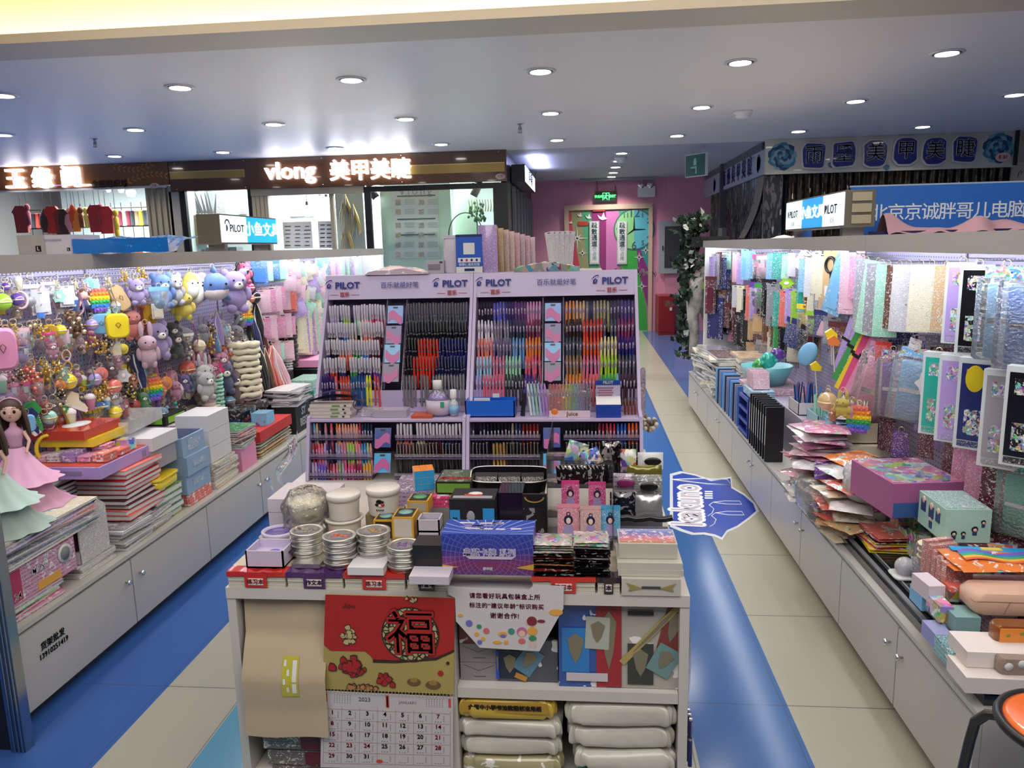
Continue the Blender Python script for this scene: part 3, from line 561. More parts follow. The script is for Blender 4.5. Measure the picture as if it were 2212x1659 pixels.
for u, v in ((1795, 356), (1915, 362)): p = at_y(u, v, RY); rose(TR((p.x, RY-.001, p.z)), rs, .04)
p = at_y(2165, 340, RY); m = MB(); m.lathe([(0, -.002), (.085, -.002), (.085, .001)], 20, 0, TR((p.x, RY-.02, p.z), (PI/2, 0, 0), (1, .6, 1))); ob('number_plate', m.mesh('b', mat('plate_pink', 0)), parent=rs); text('E 31', .055, (p.x, RY-.0235, p.z), FRONT, rs, tmat((.5, .1, .08)), .001)
m = MB(); m.bb(2.145, 2.2, RY+.061, BY-.062, 2.372, 2.66, 0)
ss = thing('shop_sign', 'long blue-grey side fascia with a row of dark characters along the corridor', 'shop sign', me=m.mesh('s', [mat('blue_grey_panel', hexc('#a3b6cf'), .3, coat=.3)]))
for i, ch in enumerate('雨墨美甲美睫'): text(ch, .24, (2.142, 12.15-i*.36, 2.52), (PI/2, 0, -PI/2), ss, NAVY, .008, .006, 'character')
rose(TR((2.142, 9.85, 2.52), (0, 0, PI/2)), ss, .13); rose(TR((2.142, 13.0, 2.5), (0, 0, PI/2)), ss, .13)
m = MB(); m.bb(2.145, 2.2, 9.7, 13.9, 2.661, CEIL-.002); struct('wall_bulkhead', m.mesh('w', mat('bulkhead_grey', hexc('#5d6470'), .6)))
# glittering string curtains
def glit(name, a, b, sc):
    t = NT(name); o = t.obj(); v = t.n('ShaderNodeVectorMath', {0: o, 1: (1, 1, .25)}, operation='MULTIPLY').outputs[0]
    c = t.ramp(t.vor(v, sc, 'Color'), [(0, a), (.55, b), (.8, a), (.93, '#b9b2a4')], True); t.P('Base Color', c).P('Roughness', .3).P('Metallic', .6); return t.m
G1 = glit('dark_glitter', '#16120f', '#3d352c', 60); G2 = glit('grey_glitter', '#3a3a40', '#66646a', 60)
def curtain(name, label, p0, p1, z0, z1, n, mt):
    m = MB(); d = Vector((p1[0]-p0[0], p1[1]-p0[1], 0)); L = d.length; d.normalize(); q = Vector((-d.y, d.x, 0))
    def f(u, v): s_ = u*L; w = .015*math.sin(u*n*2*PI)+.006*math.sin(u*n*5+v*6); P_ = Vector((p0[0], p0[1], 0))+d*s_+q*w; return (P_.x, P_.y, lin(z0, z1, v))
    m.grid(f, n*6, 4); return thing(name, label, 'curtain', me=m.mesh('c', mt))
curtain('tinsel_curtain', 'dark glittering string curtain under the pearly fascia', (2.42, RY+.05), (4.85, RY+.05), 1.2, 2.36, 26, G1)
curtain('tinsel_curtain', 'grey sequin string curtain along the corridor side of the right shop', (2.19, 9.8), (2.19, 13.6), 1.0, 2.37, 30, G2)
m = MB(); m.bb(2.15, 2.36, RY+.03, RY+.09, .8, 2.36, 0)
thing('curtain_post', 'grey mottled corner post of the right shop', 'post', me=m.mesh('c', G2))
m = MB(); m.grid(lambda u, v: (2.17+.0*u+(u-.5)*.02+.012*math.sin(u*25), lin(9.62, 10.1, u)+v*v*1.0, 2.36-v*.72), 16, 10)
thing('drape', 'pale grey swagged drape hanging inside the corner of the right shop', 'drape', me=m.mesh('c', mat('drape_grey', hexc('#85807c'), .8)))
m = MB()
for i in range(16): m.bb(2.42+i*.055, 2.43+i*.055, RY+.12, RY+.13, .9, 2.3)
for z in (1.75, 1.95, 2.1, 2.2): m.bb(2.42, 3.3, RY+.12, RY+.135, z, z+.012)
thing('lattice_screen', 'black lattice screen behind the string curtains', 'screen', me=m.mesh('l', BLACK))
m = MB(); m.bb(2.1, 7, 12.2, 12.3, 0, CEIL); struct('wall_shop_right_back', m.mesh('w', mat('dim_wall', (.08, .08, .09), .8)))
m = MB(); m.bb(4.93, 6.9, RY-.02, RY+.1, 0, CEIL); struct('wall_shop_right_front', m.mesh('w', mat('cream_wall', hexc('#b5ae9b'), .6)))
a, b = at_y(2195, 280, RY-.03), at_y(2196, 357, RY-.03)
m = MB(); m.bb(a.x, a.x+.03, RY-.06, RY-.021, b.z, a.z, 0); m.bb(a.x+.031, a.x+.6, RY-.05, RY-.021, b.z, a.z, 1); m.bb(a.x+.055, a.x+.58, RY-.053, RY-.049, b.z+.03, a.z-.03, 2)
thing('framed_board', 'cream framed board high at the right edge', 'board', me=m.mesh('b', [BLACK, mat('frame_cream', hexc('#b7a98a'), .4), mat('board_face', hexc('#9d9687'), .5)]))
p = at_y(2200, 372, RY-.05); m = MB(); m.tube([(p.x, RY-.04, p.z-.05), (p.x+.01, RY-.04, p.z-.0), (p.x+.03, RY-.04, p.z+.02), (p.x+.045, RY-.04, p.z), (p.x+.03, RY-.04, p.z-.02)], .004, 5)
thing('wall_hook', 'small dark hook on the cream wall at the right edge', 'hook', me=m.mesh('h', DARK))

# ================================================================ SHELF UNITS
def pegmat(name, base):
    t = NT(name); o = t.n('ShaderNodeNewGeometry').outputs['Position']; x, y, z = t.xyz(o)
    fy = t.math('SUBTRACT', t.math('FRACT', t.math('MULTIPLY', y, 42)), .5)
    fz = t.math('SUBTRACT', t.math('FRACT', t.math('MULTIPLY', z, 42)), .5)
    r = t.math('ADD', t.math('MULTIPLY', fy, fy), t.math('MULTIPLY', fz, fz))
    t.P('Base Color', t.mix(t.math('LESS_THAN', r, .032), C4(base), C4((.05, .04, .08)))).P('Roughness', .45); return t.m
PEG = pegmat('pegboard_lilac', hexc('#a79fbd')); LAM = mat('cabinet_laminate', hexc('#b9b7b3'), .28); FAS = mat('fascia_laminate', hexc('#b3adab'), .35)
KNOB = MB().lathe([(.004, 0), (.005, .012), (.011, .014), (.012, .020), (.008, .024), (0, .024)], 14).mesh('knob', CHROME)
def cabinet(x, sgn, y0, y1, ysplit, zt, label, knobs):      # sgn: +1 doors face +x
    t = thing('base_cabinet', label, 'cabinet', (x, (y0+y1)/2, 0)); c = (y0+y1)/2; d = .47
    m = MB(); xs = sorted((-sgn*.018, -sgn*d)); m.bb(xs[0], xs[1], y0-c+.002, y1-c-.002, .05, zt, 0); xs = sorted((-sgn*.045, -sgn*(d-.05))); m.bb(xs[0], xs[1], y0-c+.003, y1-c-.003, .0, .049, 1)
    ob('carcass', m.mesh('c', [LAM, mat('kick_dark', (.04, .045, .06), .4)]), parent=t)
    for k, (a, b) in enumerate(((y0, ysplit), (ysplit, y1))):
        m = MB(); xs = sorted((-sgn*.017, 0)); m.bb(xs[0], xs[1], a-c+.004, b-c-.004, .052, zt-.012); dr = ob('door', m.mesh('d', LAM), parent=t)
        yk = (ysplit-.05 if k == 0 else ysplit+.05)-c
        if knobs: ob('knob', KNOB, (sgn*.0005, yk, zt-.09), (0, sgn*PI/2, 0), parent=dr)
    return t
def unit(side, X, sgn, y0, y1, splits, zc, fx, px_, deck):
    n = len(splits)
    for i, (a, s_, b) in enumerate(splits):
        cabinet(X, sgn, a, b, s_, zc, 'low off-white two-door cabinet under the %s shelves, %s' % (side, ['nearest the photographer', 'second from the front', 'third from the front', 'fourth from the front', 'farthest'][i if i < n-1 else 4]), True)
    m = MB(); xs = sorted((X, X-sgn*.49)); m.bb(xs[0], xs[1], y0, y1, zc+.001, zc+.018)
    thing('countertop', 'long off-white countertop over the %s cabinets' % side, 'countertop', me=m.mesh('c', LAM))
    xs = sorted((px_, px_-sgn*.02)); m = MB(); m.bb(xs[0], xs[1], y0, y1, zc+.019, 1.588)
    pb = thing('pegboard', 'tall lilac pegboard wall behind the %s goods' % side, 'pegboard', me=m.mesh('p', PEG))
    k = y0+1.33
    while k < y1-.3:
        m = MB(); xs = sorted((px_+sgn*.004, px_)); m.bb(xs[0], xs[1], k-.006, k+.006, zc+.02, 1.588); ob('joint_strip', m.mesh('j', mat('joint_dark', (.12, .1, .15), .5)), parent=pb); k += 1.33
    m = MB(); xs = sorted((fx, fx-sgn*deck)); m.bb(xs[0], xs[1], y0, y1, 1.589, 1.61)
    dk = thing('top_deck', 'flat top deck of the %s shelves' % side, 'shelf top', me=m.mesh('d', FAS))
    xs = sorted((fx, fx+sgn*.018)); yy = y0
    while yy < y1-.01:
        ye = min(yy+1.33, y1); m = MB(); m.bb(xs[0], xs[1], yy+.001, ye-.001, 1.548, 1.612); ob('fascia_board', m.mesh('f', FAS), parent=dk); yy = ye
    m = MB(); m.tube([(fx-sgn*.05, y0+.1, 1.574), (fx-sgn*.05, y1-.06, 1.574)], .010, 8)
    thing('tube_light', 'bright white tube light under the %s top deck' % side, 'light', me=m.mesh('t', mat('tube_glow', (1, 1, 1), emit=(.84, .91, 1), es=38)))
    xs = sorted((px_, fx+sgn*.0)); m = MB(); m.bb(xs[0]+.001, xs[1]-.001, y1-.02, y1, zc+.02, 1.588); m.bb(*sorted((px_-sgn*.03, px_-sgn*.5)), y0, y1, 0, 1.588)
    thing('end_panel', 'white end panel and back of the %s shelves' % side, 'panel', me=m.mesh('e', WHITE))
unit('left', -1.91, 1, 2.22, 7.75, [(2.22, 2.885, 3.55), (3.55, 4.21, 4.87), (4.87, 5.53, 6.2), (6.2, 6.97, 7.74)], .345, -2.03, -2.41, .92)
unit('right', 1.03, -1, 1.93, 7.5, [(1.93, 2.44, 3.0), (3.0, 3.57, 4.15), (4.15, 4.65, 5.28), (5.28, 5.8, 6.35), (6.35, 6.9, 7.49)], .345, 1.16, 1.54, .95)
for o in list(S.objects):
    if o.name == 'base_cabinet': text('货架批发', .032, (.0015, -.50, .245), (PI/2, 0, PI/2), o, BLACK, .0006); text('13910251419', .028, (.0015, -.50, .212), (PI/2, 0, PI/2), o, BLACK, .0006)
# black glass shelf edges on the near right counter
m = MB(); m.bb(1.06, 1.5, 1.96, 3.35, .364, .392, 0); m.bb(1.075, 1.09, 1.99, 3.33, .392, .398, 1); m.bb(1.10, 1.5, 2.0, 3.33, .393, .415, 0); m.bb(1.103, 1.109, 2.0, 3.32, .415, .417, 1)
thing('black_display_base', 'stepped black display base on the near right counter', 'display base', me=m.mesh('b', [mat('black_gloss', (.012, .014, .018), .12, coat=.5), mat('edge_grey', (.25, .27, .3), .3)]))
# chrome door post at the left edge
p = at_y(62, 1659, 2.12)
m = MB(); x = p.x
m.bb(x-.035, x+.017, 2.10, 2.14, 0, 1.9, 0); m.bb(x-.085, x-.036, 2.11, 2.13, 0, 1.9, 1); m.bb(x-.14, x-.086, 2.10, 2.14, 0, 1.9, 0)
for q in (-.02, -.005, .008): m.tube([(x+q, 2.098, 0), (x+q, 2.098, 1.9)], .004, 6, 0)
thing('metal_door_post', 'polished metal door post at the left edge of the hall', 'post', me=m.mesh('p', [mat('post_metal', (.42, .43, .45), .18, 1.0), BLACK]))

# ---- things on the tops of the shelves
def lightbox(label, x, sgn, y0, y1, cells):
    m = MB(); xs = sorted((x, x-sgn*.14)); m.bb(xs[0], xs[1], y0, y1, 1.655, 1.828, 0)
    t = thing('light_box', label, 'lit sign', me=m.mesh('b', [mat('box_metal', hexc('#8f8a80'), .25, .6)])); L = y1-y0; s = 0
    for frac, bg, items in cells:
        a = y0+L*s if sgn < 0 else y0+L*s; b = y0+L*(s+frac); s += frac
        m = MB(); xs = sorted((x, x+sgn*.004)); m.bb(xs[0], xs[1], a+(.008 if s-frac < .01 else 0), b-(.008 if s > .99 else 0), 1.664, 1.820)
        ob('lit_panel', m.mesh('p', mat('panel_'+bg, hexc(bg), emit=hexc(bg), es=1.15)), parent=t)
        for body, size, fy, z, c, bold in items: text(body, size, (x+sgn*.006, lin(a, b, fy), z), (PI/2, 0, sgn*PI/2), t, tmat(hexc(c), 1.0 if c == '#ffffff' else 0), bold, sx=1.5 if size > .07 else 1.2)
    m = MB(); m.bb(*xs_(x, sgn, .02, .12), y0+.08, y0+.12, 1.611, 1.654); m.bb(*xs_(x, sgn, .02, .12), y1-.12, y1-.08, 1.611, 1.654); ob('stand', m.mesh('s', CHROME), parent=t)
    # bird-like mark of the pen maker
    return t
def xs_(x, sgn, a, b): return sorted((x-sgn*a, x-sgn*b))
PIL_ = ('PILOT', .062, .60, 1.745, '#57646e', .001)
LB = lightbox('blue and white lit sign box standing on the left shelves', -2.1, 1, 4.37, 5.21, [(.42, '#eef4fb', [PIL_, ('◗', .05, .22, 1.745, '#57646e', 0), ('⌒', .07, .24, 1.785, '#57646e', .002)]), (.58, '#1f98e6', [('小鱼文具', .092, .5, 1.742, '#ffffff', .002)])])
LB2 = lightbox('blue and white lit sign box with two white ends standing on the right shelves', 1.25, -1, 3.865, 4.93, [(.31, '#eef4fb', [PIL_, ('◗', .05, .85, 1.745, '#57646e', 0), ('百乐', .03, .5, 1.69, '#8a8f94', 0)]), (.36, '#1f86e6', [('小鱼文具', .072, .5, 1.742, '#ffffff', .002)]), (.33, '#d9eef4', [('PILOT', .055, .48, 1.745, '#57646e', .001), ('◗', .05, .80, 1.745, '#57646e', 0), ('百乐', .03, .5, 1.69, '#8a8f94', 0)])])
for i in range(3): m = MB(); m.bb(1.28, 1.37, 3.855, 3.863, 1.67+i*.053, 1.71+i*.053); ob('end_vent', m.mesh('v', mat('vent_tan', hexc('#b5ad96'), .4, .4)), parent=LB2)
m = MB(); m.bb(0, 2.4, 0, .02, 0, .262, 0); m.bb(-.004, 2.4, -.001, .021, .258, .266, 1)
bs = thing('blue_sign_board', 'long blue board with white characters leaning behind the right shelf top', 'sign board', (1.44, 4.36, 1.612), (0, 0, 0), me=m.mesh('b', [mat('board_blue', hexc('#2f6cc6'), .35), mat('board_edge', hexc('#9fb6d8'), .4)]))
text('北京京诚胖哥儿电脑维修', .094, (.09+.012, -.0012, .115), FRONT, bs, tmat(hexc('#dfe8f2')), .0005, align='LEFT', space=.86)
def cl(u, v):
    x = 1.54+u*1.25; return (x, 4.26-.18*v+.05*math.sin(u*14)*(1-v)+.02*math.sin(u*31), 1.614+.06*math.sin(PI*min(1, v*1.05))*(1+.5*math.sin(u*17+v*3)+.3*math.sin(u*9+2))+.012*math.sin(u*40))
m = MB(); m.grid(cl, 60, 10); thing('pink_cloth', 'crumpled dusty pink cloth lying before the blue sign board', 'cloth', me=m.mesh('c', mat('cloth_pink', hexc('#c9a0ae'), .9)))
m = MB(); m.bb(1.46, 2.4, 4.12, 4.135, 1.612, 1.632, 0); thing('navy_strip', 'dark navy strip lying along the right shelf top under the pink cloth', 'strip', me=m.mesh('c', mat('navy_strip', hexc('#20235c'), .4)))
m = MB(); m.grid(lambda u, v: (1.2+u*.18, 4.95+v*.25-.1*u, 1.613+.02*math.sin(u*5)*math.sin(v*4)), 6, 6); thing('crumpled_paper', 'crumpled white paper under the far end of the right lit sign', 'paper', me=m.mesh('c', PAPER))
# left top: cartons and the blue plastic sheet
for (u0, u1, vb, vt, y, d, lab, tx) in ((40, 97, 541, 508, 3.0, .2, 'pale grey carton with a black square mark on the left shelf top', 1), (97, 155, 541, 507, 3.01, .2, 'white carton with a tiny black square and grey print beside the blue sheet', 2)):
    a, b = at_y(u0, vb, y), at_y(u1, vb, y); h = at_y((u0+u1)/2, vt, y).z-1.612; m = MB(); m.bb(0, b.x-a.x-.002, 0, d, 0, h); t = thing('carton', lab, 'carton', (a.x, y, 1.612), me=m.mesh('c', mat('carton_white' if tx == 2 else 'carton_grey', hexc('#c9c3cf' if tx == 2 else '#aaa4a4'), .5)))
    w = b.x-a.x; s_ = .024 if tx == 1 else .014; m = MB(); m.bb(w*.66-(0 if tx == 1 else -.02), w*.66+s_-(0 if tx == 1 else -.02), -.001, 0, .012, .012+s_); ob('black_mark', m.mesh('k', BLACK), parent=t)
    text('L', s_*.9, (w*.66+s_/2-(0 if tx == 1 else -.02), -.0015, .012+s_/2), FRONT, t, tmat((.8, .8, .8)), 0)
    if tx == 2: text('STONE2MASS', .012, (w*.36, -.0012, h*.72), FRONT, t, tmat((.3, .3, .38)), 0)
a, b = at_y(156, 540, 3.05), at_y(388, 540, 3.05)
def sheet(u, v):
    x = lin(a.x, b.x-.03*v, u); return (x, 3.03+v*.28+.006*math.sin(u*23), 1.613+.062*math.sin(min(1, v*1.6)*PI/2)+.006*math.sin(u*13+v*7)+(.004*math.sin(u*50) if v > .2 else 0))
m = MB(); m.grid(sheet, 60, 14); m.grid(lambda u, v: (lin(a.x, b.x-.03, u), 3.02, 1.6125+.058*v+.002*math.sin(u*19)), 40, 3)
t = NT('blue_wrap'); t.P('Base Color', C4('#0f74cf')).P('Roughness', .14).P('Coat Weight', .8); t.bump(t.noise(t.obj(), 16, 3), .8, .02)
thing('blue_plastic_sheet', 'folded pack of bright blue plastic sheeting on the left shelf top', 'plastic sheet', me=m.mesh('s', t.m))
def bagob(name, label, c, d, seed=0, mt=None, cat='bag', group=None, zmin=None):
    r = random.Random(seed); ph = [r.uniform(0, 6) for _ in range(4)]
    def f(u, v):
        a = u*2*PI; t = v*PI; rr = 1+.13*math.sin(3*a+ph[0]+4*v)+.09*math.sin(7*a+ph[1])+.06*math.sin(11*a+ph[2]+9*v)
        q = math.sin(t)**.55*rr; return (c[0]+d[0]/2*q*math.cos(a), c[1]+d[1]/2*q*math.sin(a), c[2]+d[2]*(1-math.cos(t))/2)
    m = MB(); m.grid(f, 28, 12); return thing(name, label, cat, me=m.mesh('b', mt or BAG), group=group)
bagob('plastic_bag', 'pile of frosted plastic wrap at the left end of the left shelf top', (-2.33, 2.66, 1.612), (.30, .3, .09), 3)
m = MB(); m.lathe([(0, 0), (.06, 0), (.06, .10), (.05, .12), (.022, .15), (.022, .17)], 16); thing('plastic_jar', 'clear plastic jar at the far left of the left shelf top', 'jar', (-2.56, 2.93, 1.612), me=m.mesh('j', BAG))
m = MB()
for i in range(7): m.bb(0, .10, 0, .12, i*.012, i*.012+.010, i % 3)
thing('leaflet_stack', 'small stack of striped leaflets beside the frosted wrap on the left shelf top', 'leaflets', (-2.50, 2.76, 1.612), (0, 0, .1), me=m.mesh('j', [PAPER, mat('leaf_red', hexc('#c0503c')), mat('leaf_grey', hexc('#5a5a60'))]))
m = MB(); m.lathe([(0, 0), (.05, 0), (.05, .01), (.012, .02), (.012, .05)], 14)
for i in range(4): m.box((.09+i*.06, 0, .008), (.04, .02, .014), 0, TR(rot=(0, 0, .4*i)))
thing('metal_clamp', 'small metal clamp and tools by the left lit sign', 'tool', (-2.22, 4.6, 1.612), (0, 0, 1.2), me=m.mesh('t', CHROME))

# ================================================================ FLOOR STICKER, STOOL, PLANTS at the aisle end
ST = [at_z(u, v, 0) for u, v in ((1447, 1024), (1470, 1018), (1500, 1024), (1535, 1036), (1580, 1030), (1582, 1052), (1610, 1068), (1633, 1088), (1640, 1105), (1620, 1122), (1595, 1140), (1572, 1150), (1560, 1167), (1545, 1160), (1520, 1155), (1495, 1156), (1470, 1148), (1447, 1138))]
def flat(name, pts, z0, z1, mt, parent=None):
    m = MB(); n = len(pts); vs = [(p.x, p.y, z0) for p in pts]+[(p.x, p.y, z1) for p in pts]
    m.add(vs, [tuple(range(n)), tuple(range(n, 2*n))[::1]]+[(i, (i+1) % n, (i+1) % n+n, i+n) for i in range(n)]); return m.mesh(name, mt)
cst = sum(ST, Vector())/len(ST)
fs_ = thing('floor_sticker', 'large blue floor sticker with pale rounded lettering in the right aisle', 'sticker', me=flat('s', ST, .0004, .0012, mat('sticker_white', hexc('#c9ccd0'), .3)))
ob('blue_field', flat('s', [cst+(p-cst)*.93 for p in ST], .0013, .0018, mat('sticker_blue', hexc('#1f3fa6'), .25)), parent=fs_)
pa, pb = at_z(1488, 1138, 0), at_z(1482, 1046, 0); d = pb-pa
ang = math.atan2(d.y, d.x)
for body, mt, bo, z in (('kakuno', mat('st_w', hexc('#dfe3e6')), .022, .0022), ('kakuno', mat('st_c', hexc('#b4a9b8')), .001, .0036)):
    text(body, d.length/6*1.95, ((pa.x+pb.x)/2, (pa.y+pb.y)/2, z), (0, 0, ang), fs_, mt, bo, .0004, sx=1.02)
m = MB()
for k, (u, v) in enumerate(((1540, 1085), (1545, 1108))):
    p = at_z(u, v, .002); q = at_z(u+60, v+1, .002); m.tube([p, p.lerp(q, .45)+Vector((0, .03, 0)), q+Vector((0, .03, 0)), q-Vector((0, .03, 0)), p.lerp(q, .45)-Vector((0, .03, 0)), p], .003, 4, sm=False)
    m.tube([at_z(u-a, v+b, .002) for a, b in ((0, 0), (8, 6), (-2, 14), (2, 24), (12, 30))], .003, 4)
a_, b_ = at_z(1450, 1036, .002), at_z(1575, 1042, .002); m.tube([a_, a_.lerp(b_, .6)+Vector((0, .06, 0)), b_+Vector((0, .06, 0)), b_-Vector((0, .06, 0)), a_.lerp(b_, .6)-Vector((0, .06, 0)), a_], .005, 4)
ob('nib_outline', m.mesh('n', mat('st_w', 0)), parent=fs_)['kind'] = 'stuff'
for k in range(4): p = at_z(1531, 1062+k*4.6, .002); m = MB(); m.box((p.x, p.y, .0022), (.05, .025, .0008)); ob('small_text', m.mesh('n', mat('st_w', 0)), parent=fs_)

# stool
ORG = mat('orange_seat', hexc('#ee6d1d'), .3, coat=.3)
sc_ = Vector((1.24, 1.39, 0)); R_ = .142
zs = .50
t = thing('stool', 'round stool with an orange seat, black rim and dark tube legs', 'stool', (1.10, 1.675, 0), (0, 0, .1))
m = MB(); m.lathe([(0, zs-.02), (R_-.012, zs-.02), (R_-.008, zs), (R_-.02, zs+.006), (0, zs+.008)], 40); ob('seat', m.mesh('s', ORG), parent=t)
m = MB(); m.tube([((R_)*math.cos(a), (R_)*math.sin(a), zs-.008) for a in [2*PI*i/40 for i in range(40)]], .012, 8, closed=True); ob('rim', m.mesh('s', BLACK), parent=t)
LEGM = mat('leg_gunmetal', (.06, .06, .06), .25, .6)
for i in range(4):
    a = PI/4+i*PI/2; d = Vector((math.cos(a), math.sin(a), 0)); pts = [d*(.05)+Vector((0, 0, zs-.035)), d*.12+Vector((0, 0, zs-.034)), d*.165+Vector((0, 0, zs-.045)), d*.188+Vector((0, 0, zs-.075)), d*.196+Vector((0, 0, zs-.13)), d*.235+Vector((0, 0, .015))]
    m = MB(); m.tube(pts, .0125, 10, 0); m.tube([d*.235+Vector((0, 0, .015)), d*.236], .016, 10, 1); ob('leg', m.mesh('l', [LEGM, BLACK]), parent=t)
# ================================================================ GOODS: shared shapes
PAL = {'pink': '#dd8fb3', 'pale pink': '#e8bccb', 'hot pink': '#d9457f', 'lilac': '#b49ad8', 'purple': '#6a3f9a', 'blue': '#4a7fcb', 'sky blue': '#7db8e0', 'teal': '#2fae9c', 'mint': '#a5dcc4', 'green': '#3f9a4f', 'lime': '#9acb3a',
       'yellow': '#f0d42c', 'mustard': '#c99a2a', 'orange': '#e8823a', 'red': '#c5322f', 'coral': '#e8776a', 'white': '#d3d0d4', 'cream': '#e6dcc0', 'grey': '#9b98a0', 'brown': '#6b4630', 'black': '#18171b', 'tan': '#c9a679', 'navy': '#27306b', 'maroon': '#5e2330'}
KM = {}
def key(name):
    def d(f): m = MB(); mats = f(m); KM[name] = m.mesh(name, mats); return f
    return d
@key('bear')
def _(m):
    m.sph((0, 0, -.18), (.26, .22, .28)); m.sph((0, -.02, .20), (.28, .25, .25)); [m.sph((s*.21, 0, .40), (.10, .06, .10), 0, None, 8, 6) for s in (-1, 1)]
    [m.sph((s*.27, -.04, -.08), (.10, .09, .16), 0, TR(rot=(0, 0, 0)), 8, 6) for s in (-1, 1)]; [m.sph((s*.14, -.08, -.40), (.12, .14, .11), 0, None, 8, 6) for s in (-1, 1)]
    m.sph((0, -.22, .13), (.12, .08, .09), 1, None, 8, 6); [m.sph((s*.10, -.235, .24), .028, 2, None, 6, 5) for s in (-1, 1)]; m.sph((0, -.30, .16), (.03, .02, .02), 2, None, 6, 4); return [OC_PLUSH, mat('muzzle_cream', hexc('#eee6dc'), .9), EYE]
@key('bunny')
def _(m):
    m.sph((0, 0, -.26), (.20, .16, .22)); m.sph((0, -.02, .04), (.21, .19, .18)); [m.sph((s*.10, .02, .34), (.055, .04, .19), 0, None, 8, 7) for s in (-1, 1)]
    [m.sph((s*.20, -.02, -.20), (.06, .06, .15), 0, None, 8, 6) for s in (-1, 1)]; [m.sph((s*.10, -.03, -.44), (.07, .08, .10), 0, None, 8, 6) for s in (-1, 1)]; [m.sph((s*.08, -.185, .07), .022, 2, None, 6, 5) for s in (-1, 1)]; m.sph((0, -.20, .0), (.03, .02, .02), 1, None, 6, 4); return [OC_PLUSH, mat('nose_pink', hexc('#e08fa0'), .6), EYE]
@key('whale')
def _(m):
    m.sph((0, 0, 0), (.42, .40, .36)); m.sph((0, -.05, -.12), (.38, .34, .26), 1); m.sph((0, -.05, .42), (.06, .14, .10), 0, None, 8, 6); [m.sph((s*.40, .0, -.12), (.16, .09, .07), 0, TR(rot=(0, s*.5, 0)), 8, 6) for s in (-1, 1)]
    [m.sph((s*.20, -.35, .06), .035, 2, None, 6, 5) for s in (-1, 1)]; return [OC_PLUSH, mat('belly', hexc('#d9c9cc'), .9), EYE]
@key('slab_plush')
def _(m):
    m.sph((0, 0, 0), (.40, .16, .48), 0, None, 14, 10); m.sph((-.02, -.05, -.05), (.34, .14, .36), 1, None, 12, 8); [m.sph((s*.14, -.19, .10), .03, 2, None, 6, 5) for s in (-1, 1)]; return [OC_PLUSH, mat('muzzle_cream', 0), EYE]
@key('loop')
def _(m):
    P_ = [(0, 0, .5), (-.05, 0, .2), (-.13, 0, -.1), (-.15, 0, -.32), (-.09, 0, -.46), (0, 0, -.5), (.09, 0, -.46), (.15, 0, -.32), (.13, 0, -.1), (.05, 0, .2)]
    m.grid(lambda u, v: (lambda i, f, w: tuple(lin(P_[i % 10][k], P_[(i+1) % 10][k], f)+(w if k == 1 else 0) for k in range(3)))(int(u*10) % 10 if u < 1 else 0, u*10-int(u*10) if u < 1 else 0, (v-.5)*.13), 20, 1, 0, None, False)
    m.sph((0, 0, .46), (.05, .05, .07), 1, None, 8, 6); return [OC_PLASTIC, GOLD]
@key('pouch')
def _(m):
    m.rbox((0, 0, -.05), (.72, .84, .26), .2, 0, TR(rot=(PI/2, 0, 0))); m.tube([(-.36, 0, .1), (-.34, 0, .34), (0, 0, .375), (.34, 0, .34), (.36, 0, .1)], .018, 5, 1); m.box((.1, -.005, .40), (.10, .03, .05), 1); m.tube([(-.08, -.14, .05), (0, -.145, .12), (.08, -.14, .05), (0, -.145, -.06), (-.08, -.14, .05)], .014, 5, 1); return [OC_PLASTIC, mat('zip_brown', hexc('#6a4a2c'), .4)]
@key('ball')
def _(m):
    m.sph((0, 0, -.05), .42, 0, None, 14, 10); m.lathe([(.43, -.10), (.43, -.02)], 14, 1); m.tube([(.12*math.cos(a), 0, .42+.10*math.sin(a)) for a in [2*PI*i/10 for i in range(10)]], .02, 4, 1, closed=True); return [OC_GLOSS, GOLD]
@key('shoe')
def _(m):
    pr = [(-.5, -.22), (.48, -.22), (.5, -.10), (.30, .02), (.02, .08), (-.10, .34), (-.42, .34), (-.5, .1)]
    m.prism(pr, -.13, .13, 0); m.prism([(-.52, -.30), (.50, -.30), (.52, -.18), (-.52, -.18)], -.15, .15, 1); [m.box((.02+i*.07, 0, .12-i*.035), (.03, .28, .02), 1) for i in range(4)]; return [OC_PLASTIC, mat('sole_white', hexc('#e6e2d8'), .5)]
@key('cup')
def _(m):
    m.lathe([(0, -.5), (.20, -.5), (.30, .18), (.31, .2)], 12, 0); m.lathe([(.31, .2), (.33, .22), (.30, .36), (.14, .5), (0, .52)], 12, 1); return [OC_GLOSS, mat('cup_top', hexc('#eadfe0'), .4)]
@key('star')
def _(m):
    m.prism([((.48 if i % 2 == 0 else .34)*math.cos(PI*i/6), (.48 if i % 2 == 0 else .34)*math.sin(PI*i/6)) for i in range(12)], -.06, .06, 0); m.sph((0, -.06, 0), (.16, .05, .16), 1, None, 8, 6); return [OC_GLOSS, mat('cup_top', 0)]
@key('coin')
def _(m):
    m.lathe([(0, -.06), (.42, -.06), (.46, 0), (.42, .06), (0, .06)], 20, 0, TR(rot=(PI/2, 0, 0))); m.lathe([(0, -.01), (.28, -.01), (.28, .01), (0, .01)], 16, 1, TR((0, -.065, 0), (PI/2, 0, 0))); return [OC_GLOSS, PR_SOFT]
@key('tag_card')
def _(m): m.box((0, 0, 0), (.72, .02, .98), 0); m.box((0, -.012, .42), (.16, .006, .03), 1); m.box((0, -.05, -.12), (.5, .08, .52), 2); return [PR_SOFT, BLACK, OC_GLOSS]
